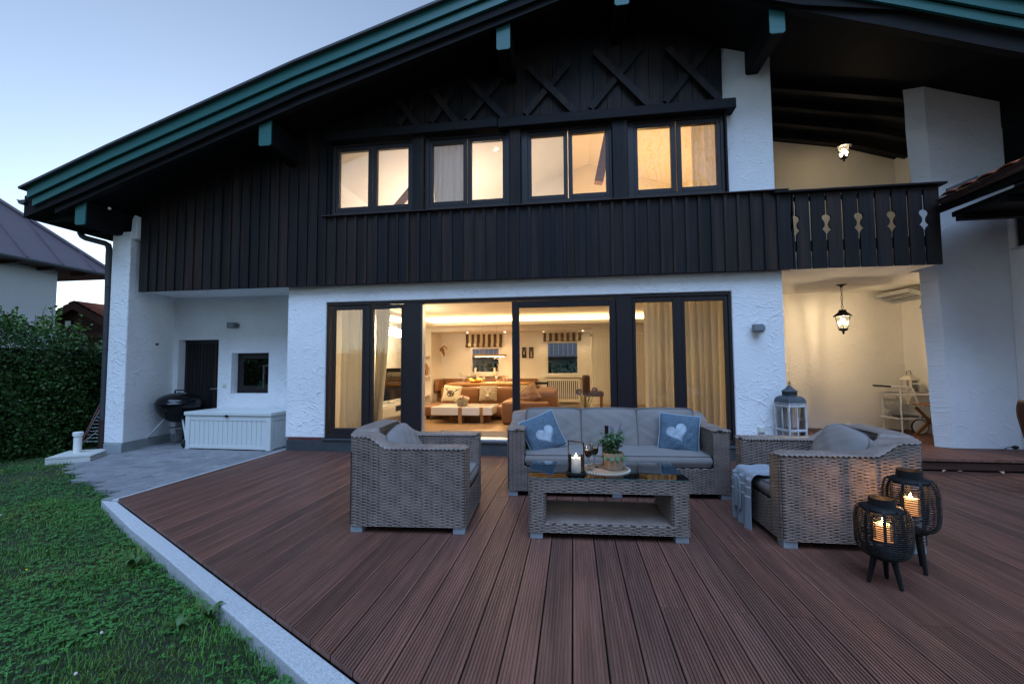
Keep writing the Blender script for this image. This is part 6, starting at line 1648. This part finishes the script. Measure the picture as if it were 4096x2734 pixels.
nt = chk.node_tree; ck = nt.nodes.new('ShaderNodeTexChecker'); ck.inputs['Scale'].default_value = 32; ck.inputs[1].default_value = (0.50, 0.42, 0.30, 1); ck.inputs[2].default_value = (0.27, 0.19, 0.11, 1)
tc_ = nt.nodes.new('ShaderNodeTexCoord'); nt.links.new(tc_.outputs['Object'], ck.inputs[0]); nt.links.new(ck.outputs[0], nt.nodes['Principled BSDF'].inputs['Base Color'])
def int_pillow(label, loc, rot, m, motif, s_=0.42, seed=1):
    t = thing('scatter_pillow', label, 'pillow', loc); pillow(s_, s_ * .88, 0.13, 'pillow_body', t, m, (0, 0, 0), rot, seed, motif=motif)
int_pillow('cream pillow printed with a deer in a ring of antlers on the tan sofa', (-2.49, 8.70, 0.675), (R(72), R(4), R(-8)), M['cream'], print_deer, seed=51)
int_pillow('checked beige pillow with a pale stag head in the middle of the tan sofa', (-1.73, 8.72, 0.685), (R(76), 0, R(4)), chk, print_stag, 0.38, seed=52)
int_pillow('checked beige pillow half hidden by the sliding door frame', (-0.98, 8.75, 0.69), (R(76), 0, R(-6)), chk, print_stag, 0.40, seed=53)
# coffee table
c_ = thing('low_table', 'white gloss block coffee table on an oak cross base in the living room', 'coffee table', (-2.1, 7.9, F0), absolute=True)
MB().box(-2.60, -2.085, 7.70, 8.50, 0.352, 0.495).build('block', M['gloss'], c_, bevel=0.004); MB().box(-2.02, -1.70, 7.70, 8.50, 0.352, 0.495).build('block', M['gloss'], c_, bevel=0.004)
MB().box(-1.64, -1.47, 7.75, 8.50, 0.352, 0.495).build('block', M['gloss'], c_, bevel=0.004)
MB().box(-2.083, -2.022, 7.695, 8.50, 0.20, 0.492).build('oak_leg', M['oak'], c_); MB().box(-1.698, -1.642, 7.8, 8.50, 0.20, 0.492).build('oak_leg', M['oak'], c_)
MB().box(-2.35, -1.55, 8.02, 8.08, 0.20, 0.35).build('oak_stretcher', M['oak'], c_)
fb2 = thing('flower_basket', 'grey wicker basket of pale pink peonies on the white coffee table', 'flower basket', (-2.08, 7.98, 0.497))
MB().lathe([(0.001, 0), (0.095, 0), (0.12, 0.12), (0.115, 0.12), (0.09, 0.11), (0.001, 0.11)], seg=24).build('basket', M['basket'], fb2, smooth=True)
r_ = random.Random(2); 
for k in range(22):
    a = r_.uniform(0, 6.28); rr_ = r_.uniform(0, 0.12); MB().ball((rr_ * math.cos(a), rr_ * math.sin(a), 0.135 + 0.05 * (1 - rr_ / .12) + r_.uniform(-.01, .01)), 0.03, 8, 6, (1, 1, .8)).build('blossom', M['pink'] if k % 3 else M['cream'], fb2, smooth=True)
dm = thing('door_mat', 'brown coir mat just inside the open sliding door', 'door mat', (-1.4, 6.55, F0), absolute=True); MB().box(-2.12, -0.70, 6.30, 6.80, 0.2005, 0.215).build('mat', M['rug'], dm, bevel=0.004)
# television and stand
tv = thing('television', 'flat black television standing on the white lowboard left in the living room', 'television', (-3.5, 8.1, 0.56), absolute=True)
MB().box(-3.53, -3.502, 7.60, 8.80, 0.60, 1.215).build('casing', M['black'], tv, bevel=0.003); MB().box(-3.5015, -3.4995, 7.615, 8.785, 0.62, 1.20).build('screen', M['screen'], tv)
for y in (7.9, 8.5): MB().box(-3.62, -3.38, y, y + .03, 0.545, 0.56).box(-3.53, -3.51, y, y + .03, 0.56, 0.60).build('foot', M['metal'], tv)
sd_ = thing('tv_lowboard', 'white gloss lowboard carrying the television', 'cabinet', (-3.55, 8.1, F0), absolute=True)
MB().box(-3.87, -3.32, 7.2, 9.3, 0.31, 0.54).build('carcass', M['gloss'], sd_, bevel=0.004); 
for y in (7.21, 8.25): MB().box(-3.319, -3.305, y, y + 0.55, 0.335, 0.50).build('drawer', M['gloss'], sd_, bevel=0.003)
MB().box(-3.3195, -3.316, 7.78, 8.23, 0.40, 0.50).build('niche', M['black'], sd_)
MB().box(-3.80, -3.45, 7.4, 9.1, 0.20, 0.309).build('base', M['gloss'], sd_)
sc_ = thing('dancer_sculpture', 'slim dark dancer figure with antlers standing against the panelled wall behind the television', 'sculpture', (-3.72, 9.25, 0.54), absolute=True)
b = MB(); x0, y0 = -3.72, 9.25
b.tube([(x0, y0 - .02, 0.55), (x0, y0, 0.9), (x0, y0 + .01, 1.22)], [0.008, 0.02, 0.035], 8); b.tube([(x0, y0 + .05, 0.55), (x0, y0 + .02, 0.9), (x0, y0 + .01, 1.22)], [0.008, 0.018, 0.03], 8)
b.lathe([(0.001, 1.32), (0.04, 1.30), (0.09, 1.26), (0.085, 1.245), (0.001, 1.24)], (x0, y0, 0), 14)
b.tube([(x0, y0, 1.28), (x0, y0, 1.38), (x0, y0, 1.50), (x0, y0, 1.56)], [0.04, 0.03, 0.042, 0.015], 10); b.ball((x0, y0, 1.61), 0.04, 10, 8, (1, 1, 1.2))
b.tube([(x0, y0 - .05, 1.50), (x0, y0 - .09, 1.40), (x0, y0 - .06, 1.30)], 0.012, 6); b.tube([(x0, y0 + .05, 1.50), (x0, y0 + .09, 1.40), (x0, y0 + .06, 1.30)], 0.012, 6)
for s_ in (-1, 1): b.tube([(x0, y0 + .02 * s_, 1.65), (x0, y0 + .08 * s_, 1.72), (x0, y0 + .07 * s_, 1.84)], 0.006, 5); b.tube([(x0, y0 + .07 * s_, 1.71), (x0, y0 + .13 * s_, 1.80)], 0.005, 5)
b.build('figure', M['black'], sc_, smooth=True)
lb = thing('globe_lamp', 'wall lamp with three glowing white glass globes above the television', 'wall lamp', (-3.6, 8.2, 1.93), absolute=True)
ge = emit_mat('globe_glow', (1.0, 0.85, 0.62), 22)
for k, (yy, zz) in enumerate(((7.98, 1.93), (8.22, 1.95), (8.42, 1.92))): MB().ball((-3.55, yy, zz), 0.088, 16, 12).build('globe', ge, lb, smooth=True)
MB().tube([(-3.87, 8.2, 1.93), (-3.60, 7.85, 1.93), (-3.60, 8.55, 1.93)], 0.012, 6).build('arm', M['metal'], lb)
light('globe_light', 'POINT', (-3.3, 8.2, 1.93), 14, WARM2, 0.12, lb)
# shelves beside the alcove
for k, z in enumerate((1.47, 0.985, 0.52)):
    t = thing('wall_shelf', ('top white wall shelf left of the dining alcove', 'middle white wall shelf left of the dining alcove, carrying a little wooden house', 'lowest white wall shelf left of the dining alcove')[k], 'shelf', (-3.65, 10.2, z), absolute=True, group='white wall shelves')
    MB().box(-3.87, -3.50, 10.05, 10.298, z, z + 0.035).build('board', M['gloss'], t, bevel=0.002)
t = thing('wooden_house', 'little wooden lantern house on the middle wall shelf', 'ornament', (-3.56, 10.15, 1.02)); MB().prism([(-.04, 0), (.04, 0), (.04, .18), (0, .27), (-.04, .18)], 'Y', -.04, .04).build('house_body', M['oak'], t); MB().prism([(-.07, .16), (0, .285), (.07, .16), (.07, .18), (0, .305), (-.07, .18)], 'Y', -.05, .05).build('roof', M['oak'], t); MB().box(-.02, .02, -.046, -.041, .03, .13).build('window', M['black'], t)
t = thing('deer_skull', 'carved wooden deer skull with horns hanging at the alcove corner', 'wall ornament', (-3.30, 10.40, 1.62), absolute=True)
b = MB(); b.ball((-3.30, 10.62, 1.66), 0.06, 10, 8, (1.1, 1, .8)); b.tube([(-3.30, 10.62, 1.66), (-3.25, 10.62, 1.56), (-3.24, 10.62, 1.50)], [0.05, 0.03, 0.015], 8); b.tube([(-3.33, 10.62, 1.70), (-3.24, 10.62, 1.75), (-3.17, 10.62, 1.70), (-3.2, 10.62, 1.65)], [0.02, .02, .014, .006], 6); b.tube([(-3.3, 10.62, 1.7), (-3.29, 10.62, 1.95)], 0.002, 4); b.build('skull', M['teak'], t, smooth=True)
# blinds
def blind(label, x0, x1, z0, z1):
    t = thing('roman_blind', label, 'blind', ((x0 + x1) / 2, 11.0, z1), absolute=True)
    n = 13; w_ = (x1 - x0) / n
    for k in range(n):
        def f(i, j, k=k):
            z = lerp(z1, z0, j); y = 11.06 - (0.05 * math.sin(max(0, j - .62) / .38 * math.pi) + 0.03 * math.sin(max(0, j - .82) / .18 * math.pi)) - 0.006 * math.sin(k * 2)
            return (x0 + (k + i) * w_, y, z)
        MB().grid(f, 1, 18).build('stripe', M['brownstripe'] if k % 2 == 0 else M['cream'], t, smooth=True, solid=0.003)
    MB().box(x0 - .01, x1 + .01, 11.03, 11.09, z1, z1 + .02).build('headrail', M['gloss'], t)
blind('brown and cream striped roman blind over the dining window with the candlesticks', -2.785, -1.82, 1.735, 2.075)
blind('brown and cream striped roman blind over the window above the radiator', -0.745, 0.21, 1.865, 2.075)
# dining table, bench and things on it
dt = thing('dining_table', 'live edge wooden dining table laid for a meal in the alcove', 'dining table', (-2.0, 10.2, F0), absolute=True)
MB().box(-2.95, -1.02, 9.85, 10.75, 0.79, 0.845).build('tabletop', M['oak'], dt, bevel=0.012, bseg=2)
for x in (-2.7, -1.3): MB().box(x, x + .09, 10.0, 10.6, 0.2, 0.789).build('leg', M['oak'], dt)
be = thing('corner_bench', 'brown leather corner bench running round the dining alcove', 'bench', (-2.2, 10.9, F0), absolute=True)
rbox('backrest', be, M['leather'], -3.44, -0.90, 10.98, 11.07, 0.62, 0.92, 0.02); rbox('backrest', be, M['leather'], -3.44, -3.34, 10.45, 10.97, 0.62, 0.92, 0.02); rbox('bench_seat', be, M['leather'], -3.44, -0.90, 10.78, 10.97, 0.45, 0.62, 0.02)
MB().box(-3.44, -0.9, 10.82, 10.96, 0.2, 0.449).build('bench_base', M['oak'], be)
def intglass(label, x, y):
    t = thing('stemmed_glass', label, 'glass', (x, y, 0.846), group='glasses on the dining table')
    MB().lathe([(0.03, 0), (0.005, 0.006), (0.005, 0.07), (0.028, 0.10), (0.033, 0.15), (0.03, 0.18)], seg=16, caps=False).build('glass_bowl', mat_ig, t, smooth=True)
mat_ig = mat('dining_glass', (0.8, 0.8, 0.78), 0.05, trans=0.85, ior=1.3)
for k, (x, y, l) in enumerate(((-2.58, 10.05, 'stemmed glass at the window corner end of the dining table'), (-2.36, 10.55, 'stemmed glass at the far side of the dining table behind the fruit bowl'), (-2.09, 10.0, 'stemmed glass right of the fruit bowl'), (-1.84, 10.3, 'stemmed glass below the second antler candlestick'), (-1.55, 10.1, 'stemmed glass beside the breadstick tumbler'), (-1.38, 10.5, 'stemmed glass nearest the sliding door frame'))): intglass(l, x, y)
fbw = thing('fruit_bowl', 'wooden bowl of bananas and fruit on the dining table', 'fruit bowl', (-2.30, 10.1, 0.846))
MB().lathe([(0.001, 0), (0.08, 0), (0.20, 0.05), (0.19, 0.052), (0.08, 0.012), (0.001, 0.01)], seg=24).build('bowl', M['oak'], fbw, smooth=True)
yb = mat('banana', (0.75, 0.5, 0.08), 0.5)
for k in range(3): MB().tube([(-0.16 + .02 * k, -.02 + k * .03, 0.10), (-0.12 + .02 * k, -.03 + k * .03, 0.055), (-0.04, -.03 + k * .03, 0.045)], 0.018, 8).build('banana', yb, fbw, smooth=True)
for k in range(3): MB().ball((0.03 + .045 * k, 0, 0.075), 0.035, 10, 8).build('fruit', mat('apricot', (0.75, 0.35, 0.12), 0.5) if k == 0 else yb, fbw, smooth=True)
for k, (x, y) in enumerate(((-2.68, 10.0), (-1.95, 10.0), (-1.75, 10.12), (-1.42, 10.0))):
    t = thing('plate', ('white plate at the end of the dining table by the corner bench', 'white plate beside the fruit bowl', 'white plate heaped with bread in the middle of the dining table', 'white plate at the dining table end nearest the sliding door')[k], 'plate', (x, y, 0.846), group='plates on the dining table')
    MB().lathe([(0.001, 0), (0.07, 0), (0.12, 0.012), (0.118, 0.015), (0.07, 0.004), (0.001, 0.003)], seg=24).build('dish', M['gloss'], t, smooth=True)
    if k == 2:
        for q in range(3): MB().ball((-.03 + q * .03, 0, 0.025), 0.028, 8, 6, (1.2, 1, .6)).build('bread_roll', M['oak'], t, smooth=True)
t = thing('breadsticks', 'tumbler of breadsticks on the dining table', 'tumbler', (-1.66, 10.35, 0.846)); b = MB()
for k in range(10): a = k * .63; b.tube([(.02 * math.cos(a), .02 * math.sin(a), 0), (.035 * math.cos(a), .035 * math.sin(a), 0.17)], 0.005, 5)
b.build('sticks', M['oak'], t); MB().lathe([(0.033, 0), (0.038, 0.10)], seg=16, caps=False).build('tumbler_glass', mat_ig, t)
for k, x in enumerate((-2.50, -2.0)):
    t = thing('antler_candlestick', ('antler candlestick with white candle on the window sill, the one by the socket', 'antler candlestick with white candle on the window sill below the pendant end')[k], 'candlestick', (x, 10.93, 1.02), 0, 'antler candlesticks on the sill')
    b = MB(); b.lathe([(0.001, 0), (0.05, 0), (0.04, 0.02), (0.001, 0.03)], seg=16)
    s_ = -1 if k == 0 else 1
    b.tube([(0, 0, 0.02), (0.08 * s_, 0, 0.10), (0.10 * s_, 0, 0.20), (0.06 * s_, 0, 0.30)], 0.007, 6); b.tube([(0.09 * s_, 0, 0.14), (0.14 * s_, 0, 0.22)], 0.005, 5); b.tube([(0.10 * s_, 0, 0.2), (0.13 * s_, 0, 0.27)], 0.004, 5); b.tube([(0, 0, 0.02), (-0.05 * s_, 0, 0.08)], 0.006, 5)
    b.build('antler', M['cream'], t, smooth=True); MB().lathe([(0.001, 0.03), (0.03, 0.03), (0.03, 0.18), (0.001, 0.18)], seg=16).build('white_candle', M['gloss'], t, smooth=True)
pd = thing('pendant_lamp', 'long oak beam pendant lamp glowing over the dining table', 'pendant lamp', (-1.93, 9.95, 1.5), absolute=True)
MB().box(-2.33, -1.54, 9.91, 9.98, 1.462, 1.515).build('beam', M['oak'], pd, bevel=0.003); MB().box(-2.28, -1.59, 9.925, 9.965, 1.458, 1.4615).build('led_strip', emit_mat('pendant_led', (1.0, 0.72, 0.42), 14), pd)
for x in (-2.1, -1.77): MB().tube([(x, 9.945, 1.515), (x, 9.945, 2.42)], 0.002, 4).tube([(x, 9.945, 1.515), (x, 9.945, 1.60)], 0.01, 6).build('cord', M['oak'], pd)
light('pendant_light', 'AREA', (-1.93, 9.945, 1.45), 14, WARM, (0.7, 0.05), pd)
# chairs, radiators, pictures
dc = thing('dining_chair', 'dark slatted wooden chair with its back to the room beside the sofa', 'chair', (-0.72, 9.65, F0), absolute=True)
for x in (-0.88, -0.58): MB().box(x, x + .035, 9.62, 9.66, 0.2, 0.90).build('leg', M['frame'], dc)
for x in (-0.88, -0.58): MB().box(x, x + .035, 10.0, 10.04, 0.2, 0.64).build('leg', M['frame'], dc)
for z in (0.60, 0.72, 0.83): MB().box(-0.85, -0.58, 9.625, 9.65, z, z + .05).build('back_slat', M['frame'], dc)
MB().box(-0.88, -0.545, 9.62, 10.04, 0.62, 0.66).build('seat', M['frame'], dc)
hc = thing('dining_chair', 'high dark leather chair standing sideways in front of the tall radiator', 'chair', (0.28, 9.3, F0), absolute=True)
o = rbox('backrest', hc, M['darkcloth'], 0.19, 0.34, 9.10, 9.50, 0.62, 1.04, 0.035); rbox('seat', hc, M['darkcloth'], 0.20, 0.62, 9.10, 9.50, 0.60, 0.70, 0.03)
for (x, y) in ((0.22, 9.12), (0.56, 9.12), (0.22, 9.44), (0.56, 9.44)): MB().box(x, x + .04, y, y + .04, 0.2, 0.60).build('leg', M['teak'], hc)
rd = thing('tall_radiator', 'tall cream column radiator on the wall right of the alcove', 'radiator', (1.1, 10.2, 0.33), absolute=True)
for k in range(27): MB().tube([(0.50 + k * .047, 10.16, 0.36), (0.50 + k * .047, 10.16, 1.95)], 0.0125, 8).build('column', M['gloss'], rd, smooth=True)
for z in (0.36, 1.95): MB().tube([(0.46, 10.20, z), (1.74, 10.20, z)], 0.022, 8).build('header', M['gloss'], rd, smooth=True)
MB().tube([(0.40, 10.2, 1.95), (0.47, 10.2, 1.95)], 0.028, 8).build('valve', M['metal'], rd)
rv = thing('radiator_cover', 'cream slatted radiator cover under the alcove window', 'radiator cover', (-0.26, 10.95, 0.33), absolute=True)
MB().box(-0.69, 0.16, 10.95, 11.05, 0.86, 0.91).box(-0.69, -0.64, 10.95, 11.05, 0.33, 0.86).box(0.11, 0.16, 10.95, 11.05, 0.33, 0.86).box(-0.64, 0.11, 10.95, 11.05, 0.33, 0.40).build('cover_frame', M['gloss'], rv, bevel=0.003)
for k in range(15): MB().box(-0.625 + k * .0495, -0.600 + k * .0495, 10.955, 10.975, 0.40, 0.86).build('slat', M['gloss'], rv)
MB().box(-0.64, 0.11, 11.0, 11.02, 0.40, 0.86).build('radiator_panel', M['frame'], rv)
for k, (x, l) in enumerate(((-1.307, 'small dark picture of a stag head, the one nearer the pendant'), (-1.121, 'small dark picture of a stag bust, the one nearer the radiator window'))):
    t = thing('picture', l, 'picture', (x + .058, 11.09, 1.58), absolute=True, group='stag pictures')
    MB().box(x, x + .116, 11.075, 11.098, 1.444, 1.722).build('board', M['frame'], t)
    b = MB(); xm = x + .058; b.tube([(xm, 11.072, 1.60), (xm, 11.072, 1.53)], [0.022, 0.012], 8)
    for s_ in (-1, 1): b.tube([(xm + .01 * s_, 11.072, 1.61), (xm + .04 * s_, 11.072, 1.65), (xm + .03 * s_, 11.072, 1.69)], 0.004, 5)
    if k: b.ball((xm, 11.072, 1.50), 0.03, 8, 6, (1, .2, 1))
    b.build('stag', M['cream'], t)
av = thing('allium_vase', 'two purple allium balls with long leaves in a floor vase behind the sofa back', 'floor vase', (0.22, 7.6, F0), absolute=True)
MB().lathe([(0.001, 0.2), (0.08, 0.2), (0.10, 0.3), (0.06, 0.48), (0.055, 0.50)], (0.22, 7.6, 0), 20).build('vase', M['zinc'], av, smooth=True)
al_ = mat('allium', (0.26, 0.22, 0.33), 0.9)
for k, (x, z, yy) in enumerate(((0.095, 0.79, 7.55), (0.36, 0.815, 7.6))):
    MB().tube([(0.22, 7.6, 0.45), (lerp(.22, x, .5), yy, 0.6), (x, yy, z)], 0.005, 5).build('stem', M['grass'], av)
    v3 = np.random.default_rng(k).normal(size=(420, 3)); v3 /= np.linalg.norm(v3, axis=1)[:, None]; leaf_cloud('flower_ball', v3 * 0.035 + np.array([x, yy, z]), 0.022, al_, av, k)
b = MB()
for k in range(16): a = k * .9; leaf(b, (0.22, 7.6, 0.44), a, 0.13, 0.008, 2.2, 0.2, 5, 0.1)
b.build('leaves', M['weed'], av)
# downlights
dl = emit_mat('spot_glow', (1.0, 0.86, 0.62), 40)
def spot(label, x, y, z, n=(0, 0, -1), e=5, grp='recessed ceiling spots'):
    t = thing('ceiling_spot', label, 'ceiling light', (x, y, z), group=grp); nv = Vector(n).normalized(); q = nv.to_track_quat('-Z', 'Y').to_euler()
    b = MB(); b.lathe([(0.045, -0.001), (0.045, -0.008), (0.03, -0.008)], seg=20, caps=False); o = b.build('trim_ring', M['metal'], t, smooth=True); o.rotation_euler = q
    o = MB().lathe([(0.001, -0.004), (0.029, -0.004)], seg=20, caps=False).build('lens', dl, t); o.rotation_euler = q
    if e:
        L_ = light('spot_light', 'SPOT', nv * 0.03, e, WARM2, 0.03, t, spot=110); L_.rotation_euler = q
for k, x in enumerate((-2.66, -1.70, -0.72, 0.25)):
    spot(('recessed spot over the striped blind with the candlesticks, bench end', 'recessed spot between the striped blind and the sliding frame', 'recessed spot over the blind above the radiator, picture side', 'recessed spot over the blind above the radiator, tall radiator side')[k], x, 10.75, 2.0995, e=4)
for k, x in enumerate((-2.8, -1.9, -1.0, -0.1, 0.9, 1.8)):
    spot(('recessed ceiling spot in the living room above the television side', 'recessed ceiling spot above the open door, first from the television', 'recessed ceiling spot above the open door, second from the television', 'recessed ceiling spot above the sliding pane', 'recessed ceiling spot above the narrow right pane', 'recessed ceiling spot nearest the outer wall')[k], x, 7.3, 2.4195, e=13)
light('cove_light', 'AREA', (-0.7, 10.2, 2.33), 6, WARM2, (5.5, 0.08), None, (R(-80), 0, 0)).parent = house
bpy.data.objects['cove_light'].location = Vector((-0.7, 10.2, 2.33)) - OFFS['house']
L_ = light('room_light', 'AREA', (-0.8, 8.2, 2.40), 30, WARM2, (4.0, 2.5), house)
# upstairs
def cz(x): return pl(zc, x)
for k, (x, y, l) in enumerate(((-2.65, 7.6, 'round spot in the sloping ceiling behind the first upper window'), (-1.35, 7.6, 'upper one of two round spots behind the second upper window'), (-1.15, 8.6, 'lower one of two round spots behind the second upper window'), (1.2, 7.6, 'round spot in the sloping ceiling behind the last upper window'))):
    s_ = 0.307 if x < .4 else -0.333
    spot(l, x, y, cz(x) - 0.003, (s_, 0, -1), e=4, grp='spots in the upper room')
light('upper_light', 'POINT', (-2.3, 8.2, 3.7), 75, (1.0, 0.83, 0.68), 0.3, house)
light('upper_light', 'POINT', (1.1, 8.2, 3.7), 52, (1.0, 0.62, 0.28), 0.3, house)
